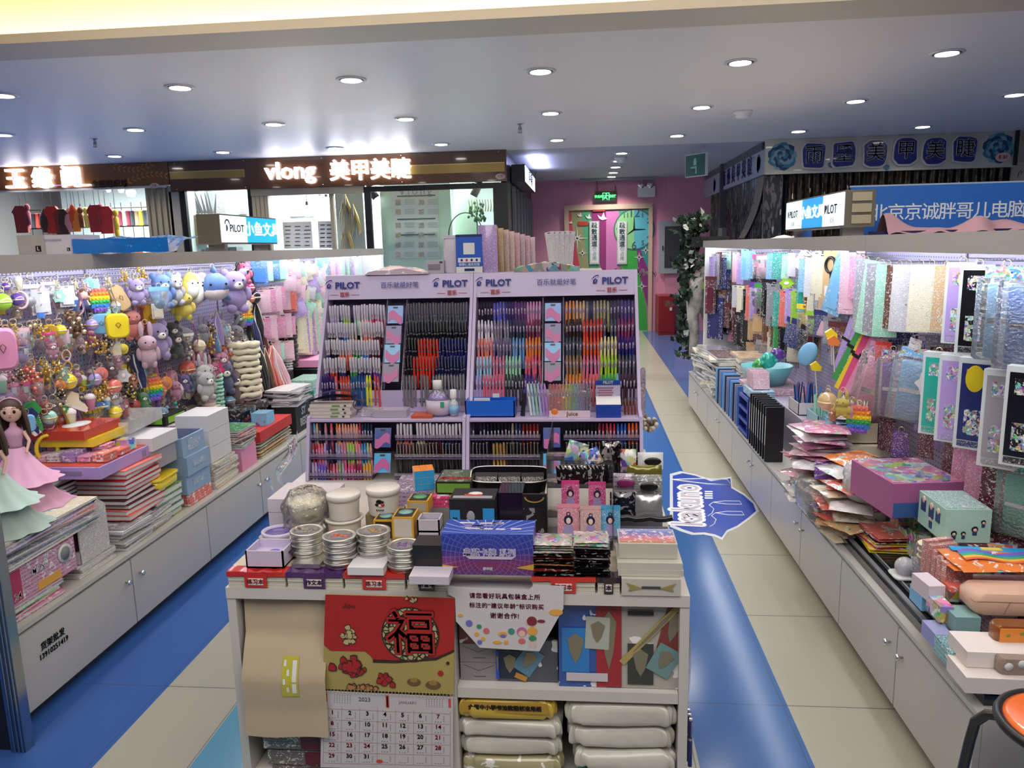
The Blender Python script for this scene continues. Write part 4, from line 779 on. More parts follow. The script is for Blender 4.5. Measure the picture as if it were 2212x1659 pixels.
@key('pack')
def _(m):
    m.grid(lambda u, v: ((u-.5)*.8*(1-.05*math.sin(v*PI)), -.07*math.sin(u*PI)*math.sin(v*PI)**.5-.003, (v-.5)*.82-.08), 6, 6, 0); m.grid(lambda u, v: ((u-.5)*.8, .07*math.sin(u*PI)*math.sin(v*PI)**.5+.003, (v-.5)*.82-.08), 6, 6, 0)
    m.box((0, 0, .41), (.82, .02, .18), 1); m.box((0, -.012, .45), (.16, .004, .03), 2); return [PR_SOFT, OC_CARD, BLACK]
@key('clear_pack')
def _(m):
    m.grid(lambda u, v: ((u-.5)*.8*(1-.05*math.sin(v*PI)), -.13*math.sin(u*PI)*math.sin(v*PI)**.5-.004, (v-.5)*.82-.08), 8, 8, 0); m.box((0, 0, .41), (.82, .02, .18), 1)
    m.sph((0, -.02, -.22), (.26, .09, .22), 2, None, 10, 7); m.box((-.14, 0, .08), (.3, .06, .18), 2); m.box((.2, .01, .12), (.2, .04, .3), 3); return [FILM, OC_CARD, OC_GLOSS, PAPER]
@key('long_pack')
def _(m):
    m.box((0, 0, -.02), (.26, .05, .94), 0); m.box((0, -.001, .46), (.27, .055, .09), 1); m.box((0, -.028, -.1), (.14, .02, .62), 2); m.box((0, -.03, .47), (.08, .004, .02), 3); return [PR_SOFT, OC_CARD, OC_GLOSS, BLACK]
@key('tassel')
def _(m):
    m.sph((0, 0, .36), (.10, .10, .12)); 
    for i in range(10): a = i*2*PI/10; m.tube([(0, 0, .30), (.08*math.cos(a), .08*math.sin(a), 0), (.13*math.cos(a+.3), .13*math.sin(a+.3), -.5)], .028, 4)
    return [OC_CLOTH]
@key('beads')
def _(m):
    r = random.Random(3)
    for i in range(34): m.sph((r.uniform(-.30, .30), r.uniform(-.14, .14), r.uniform(-.5, .5)), r.uniform(.04, .10), 0 if i % 3 else 1, None, 6, 4)
    return [OC_GLOSS, GOLD]
@key('scrunchie_string')
def _(m):
    r = random.Random(5)
    for i in range(9):
        z = .45-i*.11; ph = r.uniform(0, 6)
        m.tube([((.13+.02*math.sin(5*a+ph))*math.cos(a), (.10)*math.sin(a), z+.02*math.sin(6*a+ph)) for a in [2*PI*k/14 for k in range(14)]], .055, 5, 0, closed=True)
    return [OC_CLOTH]
@key('elastic_bundle')
def _(m):
    for i in range(16): a = i*.39; m.tube([(0, 0, .5), (.10*math.cos(a), .06*math.sin(a), .2), (.15*math.cos(a+.4), .08*math.sin(a), -.2), (.12*math.cos(a+.9), .06*math.sin(a), -.5)], .026, 4, 1 if i % 5 == 0 else 0)
    return [OC_CLOTH, mat('muzzle_cream', 0)]
@key('ring_toy')
def _(m): m.tube([(.30*math.cos(a), 0, .42*math.sin(a)) for a in [2*PI*i/20 for i in range(20)]], .06, 6, 0, closed=True); return [OC_GLOSS]
@key('pop_toy')
def _(m):
    bands = ['#e8776a', '#ef8f3a', '#f0d42c', '#3fae5a', '#3a7fd0', '#8a5ac8']; n = 6
    for i in range(n):
        z = .36-i*.15; w = .40*math.sqrt(max(.1, 1-((z+.0)/.52)**2)); m.box((0, 0, z), (2*w, .12, .145), i)
        [m.sph((x*.15, -.06, z), (.055, .05, .055), i, None, 8, 5) for x in range(-2, 3) if abs(x*.15) < w-.06]
    return [mat('band_'+c, hexc(c), .35) for c in bands]
@key('figure_doll')
def _(m):
    m.sph((0, 0, .30), (.15, .14, .17), 1, None, 12, 8); m.sph((0, .03, .35), (.17, .15, .16), 0, None, 10, 7); m.lathe([(.05, .14), (.10, .08), (.12, -.05), (.18, -.22), (.05, -.22)], 10, 2); [m.tube([(s*.09, 0, .10), (s*.16, -.03, -.08)], .035, 6, 1) for s in (-1, 1)]; [m.tube([(s*.05, 0, -.2), (s*.06, 0, -.5)], .04, 6, 2) for s in (-1, 1)]; return [OC_PLASTIC, mat('doll_skin', hexc('#e3b9a6'), .5), mat('doll_suit', hexc('#2a3560'), .6)]
@key('sock_strip')
def _(m): m.box((0, 0, 0), (.22, .035, 1.0), 0); m.box((0, -.02, 0), (.05, .006, .9), 1); m.box((0, -.022, .1), (.26, .012, .05), 2); return [OC_CLOTH, PR_SOFT, BLACK]
KR = MB().tube([(.012*math.cos(a), 0, .012*math.sin(a)) for a in [2*PI*i/12 for i in range(12)]], .0014, 4, 0, closed=True).mesh('key_ring', GOLD)
HK = MB().tube([(0, 0, 0), (.16, 0, .004), (.165, 0, .012)], .0022, 5).mesh('hook', CHROME)
PEGL = [o for o in S.objects if o.name == 'pegboard'][0]; PEGR = [o for o in S.objects if o.name == 'pegboard.001'][0]
def depth(p): return -(RM.transposed() @ (p-Vector((0, 0, CAMZ)))).z
KN = {'bear': ('plush_bear', 'plush bear', 'plush toy'), 'bunny': ('plush_bunny', 'long-eared plush bunny', 'plush toy'), 'whale': ('plush_whale', 'round plush whale', 'plush toy'), 'slab_plush': ('plush_slab', 'flat oval plush', 'plush toy'), 'loop': ('wrist_strap', 'looped wrist strap', 'keychain'),
      'pouch': ('coin_pouch', 'silicone coin pouch', 'pouch'), 'ball': ('ball_charm', 'ball charm', 'keychain'), 'shoe': ('shoe_charm', 'tiny shoe charm', 'keychain'), 'cup': ('cup_charm', 'cup-shaped charm', 'keychain'), 'star': ('flower_charm', 'flower-shaped charm', 'keychain'), 'coin': ('round_charm', 'flat round charm', 'keychain'),
      'tag_card': ('carded_charm', 'charm on a printed card', 'keychain'), 'pack': ('hanging_pack', 'flat carded packet', 'packet'), 'clear_pack': ('clear_packet', 'clear packet of trinkets', 'packet'), 'long_pack': ('slim_packet', 'slim packet', 'packet'), 'tassel': ('tassel_charm', 'tassel', 'keychain'), 'beads': ('bead_cluster', 'cluster of beads and rings', 'keychain'),
      'scrunchie_string': ('scrunchie_string', 'string of scrunchies', 'scrunchies'), 'elastic_bundle': ('hair_tie_bundle', 'bundle of hair ties', 'hair ties'), 'ring_toy': ('ring_toy', 'plastic ring', 'ring'), 'pop_toy': ('bubble_pop_toy', 'rainbow bubble-pop toy', 'toy'), 'figure_doll': ('small_figure', 'small figure', 'toy figure'), 'sock_strip': ('lanyard_strap', 'long strap with a buckle', 'strap')}
nhook = {1: 0, -1: 0}
def hang(side, u, v, h, kind, colour, x=None, where='', rz=None, ry=0.0, label=None, w=None, hookz=True):
    """side 1: left pegboard, -1: right.  (u, v): where the photo shows the centre, h: its height there"""
    X = x if x is not None else (-2.27 if side == 1 else 1.40)
    p = at_x(u, v, X); lim = 7.6 if side == 1 else 7.3
    if p.y > lim: X *= lim/p.y; p = at_x(u, v, X)
    s = h*depth(p)/FPX*(1.28 if side == 1 and kind not in ('pack', 'long_pack') else 1.0)
    nm, words_, cat = KN[kind]; rz = (side*random.uniform(.7, 1.15)) if rz is None else rz
    lb = label or ('%s %s %s' % (colour, words_, where)).strip()
    t = thing(nm, lb, cat, p, (0, ry, rz), group=None if label else lb, me=KM[kind], col=PAL[colour], sc=(s*(w or 1), s, s))
    z = min(s*.5+.006, 1.54-p.z); ob('key_ring', KR, (0, 0, z/s), parent=t, sc=(1/(s*(w or 1)), 1/s, 1/s))
    if hookz and nhook[side] < 95:
        pg, hx_ = (PEGL, -2.41) if side == 1 else (PEGR, 1.54); L = abs(X-hx_)
        ob('hook', HK, (hx_, p.y, min(p.z+z+.004, 1.53)), (0, 0, 0 if side == 1 else PI), parent=pg, sc=((L+.01)/.165, 1, 1)); nhook[side] += 1
    return t
def H(side, rows, where):
    for r in rows:
        u, v, h, k, c = r[:5]; kw = dict(r[5]) if len(r) > 5 else {}
        hang(side, u, v, h, k, c, where=kw.pop('where', where), **kw)

# ================================================================ LEFT PEGBOARD
W1 = 'in the top row of the left pegboard'; W2 = 'in the second row of the left pegboard'; W3 = 'in the third row of the left pegboard'; W4 = 'in the fourth row of the left pegboard'
H(1, [(4, 650, 36, 'ball', 'lime'), (12, 618, 16, 'ball', 'purple'), (22, 640, 44, 'loop', 'teal'), (36, 645, 26, 'ball', 'purple'), (44, 648, 34, 'ring_toy', 'pale pink'), (62, 640, 40, 'clear_pack', 'white'), (40, 612, 22, 'cup', 'cream'),
      (66, 612, 20, 'ring_toy', 'grey'), (88, 655, 40, 'tag_card', 'white'), (88, 626, 22, 'star', 'pale pink'), (112, 662, 46, 'loop', 'pale pink'), (106, 628, 30, 'clear_pack', 'white'), (126, 640, 26, 'star', 'mint'), (145, 640, 36, 'tag_card', 'white'), (158, 655, 26, 'cup', 'blue'), (88, 678, 16, 'tag_card', 'blue'),
      (168, 645, 52, 'loop', 'pale pink'), (182, 655, 48, 'figure_doll', 'brown', dict(label='small brown-haired figure in a dark suit in the top row of the left pegboard')), (190, 612, 20, 'tag_card', 'sky blue'), (206, 614, 18, 'tag_card', 'mint'),
      (214, 647, 44, 'pop_toy', 'red', dict(label='round pink, yellow and blue bubble toy in the top row of the left pegboard')), (238, 645, 62, 'loop', 'cream'), (258, 645, 54, 'pouch', 'tan', dict(w=.7, ry=-.5)), (250, 668, 26, 'cup', 'sky blue'), (225, 678, 30, 'pouch', 'mint'),
      (296, 630, 46, 'bear', 'lilac', dict(x=-2.22)), (278, 640, 40, 'bunny', 'lilac'), (306, 652, 22, 'cup', 'orange'), (268, 600, 24, 'beads', 'mustard'), (305, 598, 30, 'beads', 'mustard'), (290, 603, 20, 'beads', 'grey'), (232, 612, 20, 'beads', 'cream'), (160, 620, 20, 'beads', 'cream'), (120, 615, 18, 'beads', 'cream'), (185, 625, 26, 'beads', 'pale pink')], W1)
H(1, [(350, 628, 62, 'bear', 'blue', dict(x=-2.20, rz=.9, label='large blue plush bear with a clear tag bag, first of the big plush toys')), (375, 625, 56, 'bear', 'white', dict(x=-2.2, rz=1.2, label='white plush with dark eyes between the blue and yellow plush toys')), (352, 658, 34, 'whale', 'sky blue', dict(x=-2.24)), (392, 650, 62, 'bunny', 'yellow', dict(x=-2.2, w=1.5, label='bright yellow plush hanging between white and pale striped plush toys')),
      (420, 625, 58, 'slab_plush', 'pale pink', dict(x=-2.24, rz=1.3, label='pale pink oval plush with a yellow edge among the big plush toys')), (412, 618, 50, 'slab_plush', 'yellow', dict(x=-2.22, rz=1.4)), (437, 615, 44, 'slab_plush', 'pale pink', dict(x=-2.22, rz=1.2, label='pink round plush next to the blue plush whale')), (445, 632, 20, 'ball', 'green'),
      (462, 618, 64, 'whale', 'blue', dict(x=-2.18, rz=.8, label='large dusty blue plush whale in the top row')), (484, 612, 44, 'slab_plush', 'yellow', dict(x=-2.22, rz=1.3, label='small yellow round plush right of the plush whale')), (508, 628, 74, 'bear', 'lilac', dict(x=-2.16, label='large lilac plush at the end of the plush row')), (492, 650, 24, 'whale', 'sky blue'),
      (527, 588, 40, 'bear', 'hot pink', dict(x=-2.2, label='pink and black masked plush high on the left pegboard')), (522, 582, 34, 'ring_toy', 'black', dict(x=-2.2)), (545, 612, 44, 'tassel', 'black'), (538, 620, 22, 'ball', 'hot pink'), (547, 640, 30, 'ball', 'black'), (541, 644, 18, 'ball', 'coral'), (530, 658, 26, 'star', 'cream'), (532, 668, 22, 'star', 'yellow'), (534, 687, 28, 'pop_toy', 'mustard', dict(label='golden round charm under the pale yellow flower charm')),
      (345, 645, 40, 'clear_pack', 'sky blue', dict(x=-2.14)), (340, 672, 26, 'tag_card', 'cream', dict(x=-2.2))], W1)
H(1, [(218, 700, 42, 'pouch', 'sky blue', dict(label='pale blue silicone pouch left of the yellow pouch')), (254, 704, 50, 'pouch', 'yellow', dict(x=-2.2, rz=.75, label='bright yellow rounded pouch with a brown outline drawing')), (282, 690, 70, 'bunny', 'coral', dict(w=1.1)), (304, 700, 70, 'loop', 'coral'), (322, 688, 56, 'pouch', 'mustard', dict(w=.6)),
      (5, 755, 86, 'pouch', 'pink', dict(w=.7, x=-2.22, label='tall pink pouch at the left edge of the second row')), (30, 742, 24, 'bear', 'coral'), (12, 712, 18, 'ring_toy', 'mustard'), (30, 712, 22, 'beads', 'mustard'), (45, 730, 34, 'clear_pack', 'pale pink'), (48, 765, 34, 'clear_pack', 'lilac'), (80, 740, 62, 'loop', 'yellow'), (70, 745, 66, 'loop', 'pale pink'), (84, 715, 26, 'beads', 'mustard'), (108, 715, 26, 'pouch', 'mustard'), (105, 735, 28, 'clear_pack', 'hot pink'), (125, 730, 36, 'clear_pack', 'coral'), (138, 728, 30, 'pack', 'pale pink'),
      (112, 755, 30, 'bear', 'pink'), (130, 712, 24, 'ball', 'yellow'), (145, 738, 24, 'clear_pack', 'mint'), (160, 715, 60, 'beads', 'brown'), (172, 738, 34, 'bunny', 'pale pink'), (196, 722, 30, 'bunny', 'hot pink'), (198, 700, 24, 'ball', 'lilac'), (200, 742, 30, 'beads', 'mustard'), (143, 768, 22, 'ring_toy', 'pale pink'), (204, 775, 52, 'loop', 'pink', dict(w=1.2)), (230, 745, 34, 'beads', 'black'), (250, 755, 26, 'tag_card', 'cream', dict(label='square cream sponge-like charm by a yellow disc in the second row')), (266, 754, 20, 'coin', 'yellow'), (253, 782, 26, 'bear', 'pink'), (285, 745, 44, 'pack', 'black'), (285, 740, 30, 'figure_doll', 'grey'), (292, 770, 56, 'elastic_bundle', 'navy'), (240, 735, 22, 'ring_toy', 'grey'), (225, 755, 28, 'beads', 'mustard')], W2)
H(1, [(318, 745, 74, 'bunny', 'pale pink', dict(x=-2.2, rz=.8, label='large pale pink plush bunny in the second row')), (340, 735, 66, 'bear', 'lilac', dict(x=-2.24, label='large pale lilac plush beside the pink plush bunny')), (358, 762, 24, 'cup', 'cream'), (372, 722, 46, 'bear', 'black', dict(label='black plush in the second row beside a grey shoe charm')), (390, 712, 40, 'shoe', 'grey'), (378, 742, 52, 'bear', 'black'), (398, 750, 40, 'beads', 'grey'), (405, 728, 20, 'ball', 'white'), (408, 762, 18, 'ball', 'grey'), (418, 720, 40, 'loop', 'pink'), (438, 712, 44, 'bunny', 'grey', dict(label='grey-brown plush hanging beside a pink strap in the second row')), (450, 740, 34, 'beads', 'mustard'), (430, 745, 26, 'ball', 'cream'), (455, 715, 30, 'beads', 'brown'),
      (470, 710, 56, 'elastic_bundle', 'lilac'), (478, 702, 44, 'bunny', 'white', dict(label='white plush bunny with raised ears in the second row')), (488, 728, 46, 'beads', 'white'), (482, 712, 22, 'ball', 'sky blue'), (510, 718, 56, 'bunny', 'grey', dict(ry=.5, label='pale grey plush bunny with outstretched legs')), (470, 740, 30, 'tassel', 'sky blue'), (550, 745, 96, 'elastic_bundle', 'navy'), (566, 755, 90, 'elastic_bundle', 'maroon'), (540, 700, 46, 'tassel', 'black'), (520, 745, 50, 'elastic_bundle', 'maroon'), (555, 690, 60, 'elastic_bundle', 'black'), (575, 740, 60, 'elastic_bundle', 'black')], W2)
H(1, [(3, 830, 30, 'cup', 'mint'), (18, 815, 26, 'beads', 'pink'), (40, 812, 30, 'beads', 'brown'), (22, 850, 34, 'clear_pack', 'pink'), (12, 868, 30, 'clear_pack', 'lilac'), (48, 848, 34, 'clear_pack', 'hot pink'), (68, 785, 18, 'ring_toy', 'mustard'), (66, 815, 40, 'beads', 'coral'), (78, 838, 30, 'clear_pack', 'coral'), (95, 800, 32, 'beads', 'mustard'), (100, 818, 36, 'loop', 'yellow'), (112, 830, 34, 'loop', 'cream'), (122, 798, 32, 'beads', 'mustard'), (134, 812, 30, 'bear', 'mint'), (148, 822, 32, 'ball', 'yellow'), (130, 832, 20, 'coin', 'orange'), (147, 792, 20, 'ring_toy', 'mustard'), (168, 812, 26, 'bunny', 'pink'), (184, 795, 60, 'loop', 'teal', dict(w=1.4, label='bright teal looped strap in the third row')), (205, 818, 26, 'ball', 'lilac'), (222, 838, 30, 'beads', 'mustard'), (245, 832, 32, 'ball', 'coral'), (240, 800, 30, 'bear', 'maroon'), (266, 812, 28, 'star', 'white', dict(label='white flower-shaped charm below the pink charm in the third row')), (280, 805, 46, 'loop', 'brown'), (285, 822, 26, 'bear', 'orange'), (300, 800, 60, 'elastic_bundle', 'navy'), (308, 800, 30, 'bunny', 'sky blue', dict(label='pale blue plush bunny beside the dark blue bundle')), (312, 825, 44, 'loop', 'white'), (218, 808, 26, 'coin', 'coral')], W3)
H(1, [(428, 795, 60, 'bunny', 'pink'), (440, 805, 62, 'bunny', 'white', dict(x=-2.2, label='white plush bunny head with pink ears in the third row')), (420, 815, 46, 'bunny', 'grey'), (450, 800, 50, 'bunny', 'pale pink'), (445, 832, 52, 'bear', 'white', dict(x=-2.18, label='round white plush with drawn-on glasses in the third row')), (463, 800, 30, 'bear', 'hot pink'), (478, 785, 44, 'bear', 'pink'), (490, 775, 40, 'beads', 'coral'), (500, 775, 44, 'bear', 'coral'), (512, 780, 26, 'star', 'orange'), (468, 800, 30, 'star', 'hot pink'), (484, 815, 60, 'bear', 'navy'), (498, 835, 70, 'bear', 'maroon', dict(label='dark purple plush with a yellow centre at the end of the third row')), (512, 832, 18, 'ball', 'yellow'), (510, 850, 30, 'bear', 'pink'), (495, 862, 26, 'ball', 'sky blue'), (470, 845, 60, 'scrunchie_string', 'mint'), (505, 800, 22, 'ball', 'cream')], W3)
H(1, [(530, 800, 96, 'scrunchie_string', 'cream', dict(w=1.6, x=-2.2, label='long string of cream scrunchies, the left of two')), (541, 860, 80, 'scrunchie_string', 'pale pink', dict(w=1.5, x=-2.2)), (525, 875, 40, 'scrunchie_string', 'pink', dict(w=1.5)), (560, 795, 80, 'elastic_bundle', 'black', dict(x=-2.2, w=1.3)), (575, 800, 76, 'elastic_bundle', 'brown', dict(x=-2.2)), (590, 800, 84, 'elastic_bundle', 'coral', dict(x=-2.18, w=1.3)), (605, 800, 78, 'elastic_bundle', 'pale pink', dict(x=-2.14, ry=-.25)), (550, 782, 26, 'bear', 'mustard'), (572, 835, 22, 'coin', 'mint'), (625, 750, 70, 'scrunchie_string', 'black', dict(w=1.2)), (622, 775, 40, 'scrunchie_string', 'white', dict(w=1.2))], 'by the far end of the left pegboard')
H(1, [(68, 910, 44, 'shoe', 'navy', dict(ry=1.0)), (58, 915, 36, 'pouch', 'sky blue'), (75, 900, 50, 'shoe', 'green', dict(ry=1.0, label='green and white shoe charm in the fourth row')), (92, 895, 58, 'loop', 'pink', dict(ry=-.4)), (106, 900, 30, 'ball', 'mint', dict(label='mint green melon-shaped charm in the fourth row')), (98, 880, 26, 'bear', 'red'), (116, 880, 30, 'bear', 'maroon'), (134, 905, 52, 'loop', 'yellow', dict(w=1.4, label='bright yellow looped strap in the fourth row')), (152, 902, 32, 'cup', 'cream'), (138, 884, 16, 'star', 'green'), (165, 895, 44, 'loop', 'lilac'), (130, 855, 28, 'beads', 'black'), (165, 868, 40, 'shoe', 'cream', dict(ry=.5)), (180, 885, 44, 'loop', 'blue'), (195, 868, 28, 'cup', 'pink'), (205, 880, 34, 'loop', 'mustard'), (210, 860, 34, 'beads', 'mustard'), (215, 872, 24, 'shoe', 'blue'), (230, 870, 22, 'cup', 'sky blue'), (232, 850, 26, 'beads', 'coral'), (246, 862, 34, 'bear', 'white', dict(label='cream bear charm with red trim in the fourth row')), (258, 872, 26, 'bear', 'pink'), (248, 888, 28, 'ball', 'yellow'), (268, 882, 30, 'bear', 'red'), (278, 850, 34, 'beads', 'black'), (283, 850, 20, 'star', 'yellow'), (298, 858, 32, 'loop', 'lime'), (290, 875, 20, 'coin', 'red'), (310, 866, 32, 'bear', 'green'), (295, 920, 52, 'loop', 'mint', dict(w=1.2)), (283, 938, 24, 'ball', 'yellow'), (210, 912, 20, 'ring_toy', 'white'), (250, 910, 20, 'loop', 'tan'), (102, 968, 52, 'ring_toy', 'yellow', dict(w=1.1, label='large yellow plastic ring low on the left pegboard')), (130, 960, 22, 'ball', 'mustard'),
      (330, 840, 44, 'pop_toy', 'coral', dict(label='rainbow bubble-pop charm in the fourth row')), (345, 842, 34, 'bunny', 'coral'), (358, 828, 26, 'coin', 'orange'), (378, 835, 44, 'bunny', 'pink'), (398, 828, 34, 'bear', 'purple'), (412, 826, 30, 'loop', 'sky blue'), (405, 842, 34, 'loop', 'tan'), (448, 865, 34, 'whale', 'pale pink', dict(label='round peach plush in the fourth row')), (432, 855, 30, 'bear', 'brown'), (325, 900, 26, 'coin', 'mustard'), (352, 900, 36, 'bear', 'sky blue', dict(label='pale blue plush bear low behind the clear tray')), (400, 903, 32, 'ball', 'yellow', dict(label='yellow and green ball charm low behind the clear tray')), (380, 885, 30, 'tassel', 'teal'), (340, 872, 30, 'tassel', 'purple')], W4)
r4 = random.Random(44)
for i in range(150):
    u = r4.uniform(0, 330); k = r4.randrange(4); v = (660, 742, 822, 885)[k]+r4.uniform(-22, 22)
    hang(1, u, v, r4.uniform(16, 30), r4.choice(['clear_pack', 'star', 'bear', 'coin', 'cup', 'loop', 'clear_pack', 'bunny']), r4.choice(['pale pink', 'pink', 'white', 'lilac', 'cream', 'yellow', 'mint', 'coral', 'tan']), x=r4.uniform(-2.36, -2.30), where='behind others '+(W1, W2, W3, W4)[k], hookz=False)
for i in range(70):
    u = r4.uniform(335, 555); v = r4.choice([715, 755, 810, 850])+r4.uniform(-16, 16)-(u-335)*.03
    hang(1, u, v, r4.uniform(24, 40), r4.choice(['bear', 'bunny', 'tassel', 'beads', 'star', 'ball']), r4.choice(['grey', 'black', 'white', 'pink', 'lilac', 'brown', 'pale pink', 'coral']), x=r4.uniform(-2.36, -2.30), where='packed at the back under the big plush toys', hookz=False)
# pink carded packets and glossy packets farther along
rr = random.Random(11)
for row, (va, us, hh, cols) in enumerate(((588, range(558, 642, 15), 44, ['lilac', 'mint', 'coral', 'blue']), (652, range(566, 660, 11), 50, ['pale pink', 'pink', 'coral', 'pale pink']), (712, range(568, 650, 11), 46, ['pale pink', 'coral', 'pink', 'cream']), (765, range(590, 632, 10), 40, ['pale pink', 'grey', 'mint']))):
    for i, u in enumerate(us):
        k = 'pack' if (i+row) % 3 else 'tag_card'
        hang(1, u, va-(u-560)*.12+rr.uniform(-2, 2), hh-(u-560)*.08, k, rr.choice(cols), x=-2.25+.02*(i % 2), rz=.75, where='in far packet row %s, left pegboard' % ['one', 'two', 'three', 'four'][row])
for i in range(44):
    u = rr.uniform(625, 705); v = lin(578, 668, rr.random())
    hang(1, u, v, rr.uniform(26, 40), 'pack', rr.choice(['white', 'pale pink', 'lilac', 'cream', 'mint']), x=-2.22+rr.uniform(-.02, .05), rz=.6+rr.uniform(-.3, .3), ry=rr.uniform(-.5, .5), where='in the glossy bunch beyond the plush toys', hookz=False)
for i in range(18):
    u = 648+i*3.4; hang(1, u, 715+rr.uniform(-6, 6), 96, 'long_pack', rr.choice(['grey', 'lilac', 'pale pink', 'cream', 'mint']), x=-2.2, rz=.5, where='hanging just left of the pen displays', hookz=False, ry=rr.uniform(-.06, .06))
for i in range(17):
    u = 690+i*5.2; hang(1, u, 580+rr.uniform(-3, 3)-(u-700)*.05, 52-(u-690)*.12, 'long_pack', rr.choice(['white', 'sky blue', 'grey', 'pale pink', 'mint', 'lilac']), x=-2.2, rz=.4, where='under the far end of the left top deck', hookz=False, w=1.3)

# ================================================================ LEFT COUNTER GOODS
CT = .3645
def carton(name, label, cat, x0, x1, y0, y1, z0, z1, col, mt=None, group=None, rz=0.0, lid=None):
    m = MB(); cx, cy = (x0+x1)/2, (y0+y1)/2; m.box((0, 0, (z1-z0)/2), (x1-x0, y1-y0, z1-z0))
    t = thing(name, label, cat, (cx, cy, z0), (0, 0, rz), group=group, me=m.mesh(name, mt or OC_CARD), col=PAL.get(col, col))
    if lid is not None:
        m = MB(); h = z1-z0; m.box((0, 0, h-.25*h), (x1-x0+.003, y1-y0+.003, h*.5+.002)); ob('lid', m.mesh('lid', OC_CARD), parent=t, col=PAL.get(lid, lid))
    return t
def pile(name, label, cat, n, x0, x1, y0, y1, z0, th, cols, mt=None, group=None, jit=.008, rj=.05, seed=1, page=True):
    """a pile of books: every one its own object with pages as a part"""
    r = random.Random(seed); W, D = x1-x0, y1-y0
    mc = MB(); mc.box((0, 0, th*.06), (W, D, th*.12)); mc.box((0, 0, th*.88), (W, D, th*.12)); me = mc.mesh('cover', mt or PR_SOFT)
    mp = MB(); mp.box((0, 0, th*.47), (W-.004, D-.004, th*.68)); pe = mp.mesh('pages', PAPER)
    for i in range(n):
        t = thing(name, label, cat, ((x0+x1)/2+r.uniform(-jit, jit), (y0+y1)/2+r.uniform(-jit, jit), z0+i*(th+.0004)), (0, 0, r.uniform(-rj, rj)), group=group or label, me=me, col=PAL.get(r.choice(cols), '#cccccc'))
        if page: ob('pages', pe, parent=t)
    return z0+n*(th+.0004)
BK = dict(cat='book')
z = pile('drawing_pad', 'pink and green drawing pad at the near end of the left counter', 'pad', 5, -2.38, -1.95, 2.24, 2.52, CT, .012, ['pink', 'lime', 'hot pink', 'coral', 'mint'], seed=2)
t = carton('marker_set_box', 'pink boxed marker set with a large number on its side', 'box', -2.2, -1.94, 2.25, 2.60, z, z+.135, 'pink', mt=OC_CARD)
m = MB(); m.box((.1315, 0, .067), (.003, .34, .12)); ob('printed_front', m.mesh('p', PR_SOFT), parent=t, col='#cf9ab4')
m = MB(); m.box((.1335, -.14, .067), (.002, .05, .11)); ob('red_strip', m.mesh('p', mat('strip_red', hexc('#b0305a'), .4)), parent=t)
text('24', .035, (.1355, -.14, .03), (PI/2, 0, PI/2), t, PAPER, .001); m = MB(); m.lathe([(0, -.002), (.036, -.002), (.036, .002), (0, .002)], 20, 0, TR((.136, .11, .085), (0, PI/2, 0))); m.lathe([(0, -.003), (.026, -.003), (.026, .003), (0, .003)], 20, 1, TR((.136, .11, .085), (0, PI/2, 0))); ob('round_badge', m.mesh('b', [PAPER, mat('badge_grey', hexc('#7f8688'), .4)]), parent=t)
text('MAX', .03, (.1355, -.03, .085), (PI/2, 0, PI/2), t, PAPER, .0016); m = MB(); m.box((.1335, .02, .02), (.002, .12, .03)); ob('yellow_patch', m.mesh('b', mat('patch_yellow', hexc('#dca238'), .4)), parent=t)
z1 = pile('paper_pad', 'large shiny drawing pad in the slanting pile at the left edge', 'pad', 9, -2.40, -1.93, 2.23, 2.75, z+.137, .010, ['lilac', 'grey', 'white', 'sky blue', 'coral', 'cream'], jit=.015, rj=.05, seed=5)
pile('exercise_book', 'thin pale exercise book by the near cabinet doors', 'book', 5, -2.16, -1.95, 2.63, 2.86, CT, .010, ['cream', 'pale pink', 'white'], seed=9)
t = carton('notebook_holder', 'white cut-out holder box full of dark notebooks on the left counter', 'holder', -2.12, -1.95, 2.64, 2.82, CT+.054, CT+.10, 'white')
m = MB(); m.prism([(-.09, 0), (.09, 0), (.09, .19), (.05, .22), (-.02, .20), (-.09, .21)], -.005, 0, 0, TR((.083, 0, 0), (0, 0, PI/2))); ob('tall_front', m.mesh('f', PR_FINE), parent=t, col='#cdc8c6')
mm = MB(); mm.box((0, 0, .09), (.15, .012, .17)); nb = mm.mesh('n', OC_CARD)
for i in range(9): thing('dark_notebook', 'dark slim notebook upright in the white holder box', 'book', (-2.045, 2.655+i*.0165, CT+.101), me=nb, col=random.choice(['#3a2f38', '#5e3a44', '#2c2a33', '#7a5560']), group='notebooks in the white holder box')
z = pile('grey_notebook', 'grey-edged notebook in the spread pile on the left counter', 'book', 9, -2.2, -1.94, 2.90, 3.12, CT, .011, ['grey', 'white', 'cream', 'grey'], jit=.012, rj=.12, seed=12)
pile('pale_notebook', 'pale notebook fanned beside the grey-edged notebooks', 'book', 8, -2.15, -1.95, 3.13, 3.30, CT, .010, ['cream', 'white', 'grey'], jit=.008, rj=.1, seed=13)
z = pile('black_notebook', 'black glossy notebook under the lilac tray', 'book', 8, -2.40, -2.18, 2.80, 3.08, .645-.10, .018, ['black', 'maroon', 'black', 'grey'], mt=PR_DARK, jit=.012, rj=.08, seed=14)
pile('pale_book', 'pale book at the foot of the black notebooks', 'book', 11, -2.40, -2.22, 2.82, 3.06, CT, .016, ['cream', 'white'], seed=19)
z = pile('red_notebook', 'red ring-bound notebook under the lilac tray', 'book', 10, -2.20, -1.96, 2.98, 3.26, .475, .0215, ['red', 'coral', 'maroon', 'red'], mt=OC_CARD, jit=.012, rj=.06, seed=15)
t = carton('lilac_tray', 'wide flat lilac tray of small boxes above red notebooks', 'tray', -2.36, -1.98, 2.86, 3.30, .695, .745, 'lilac')
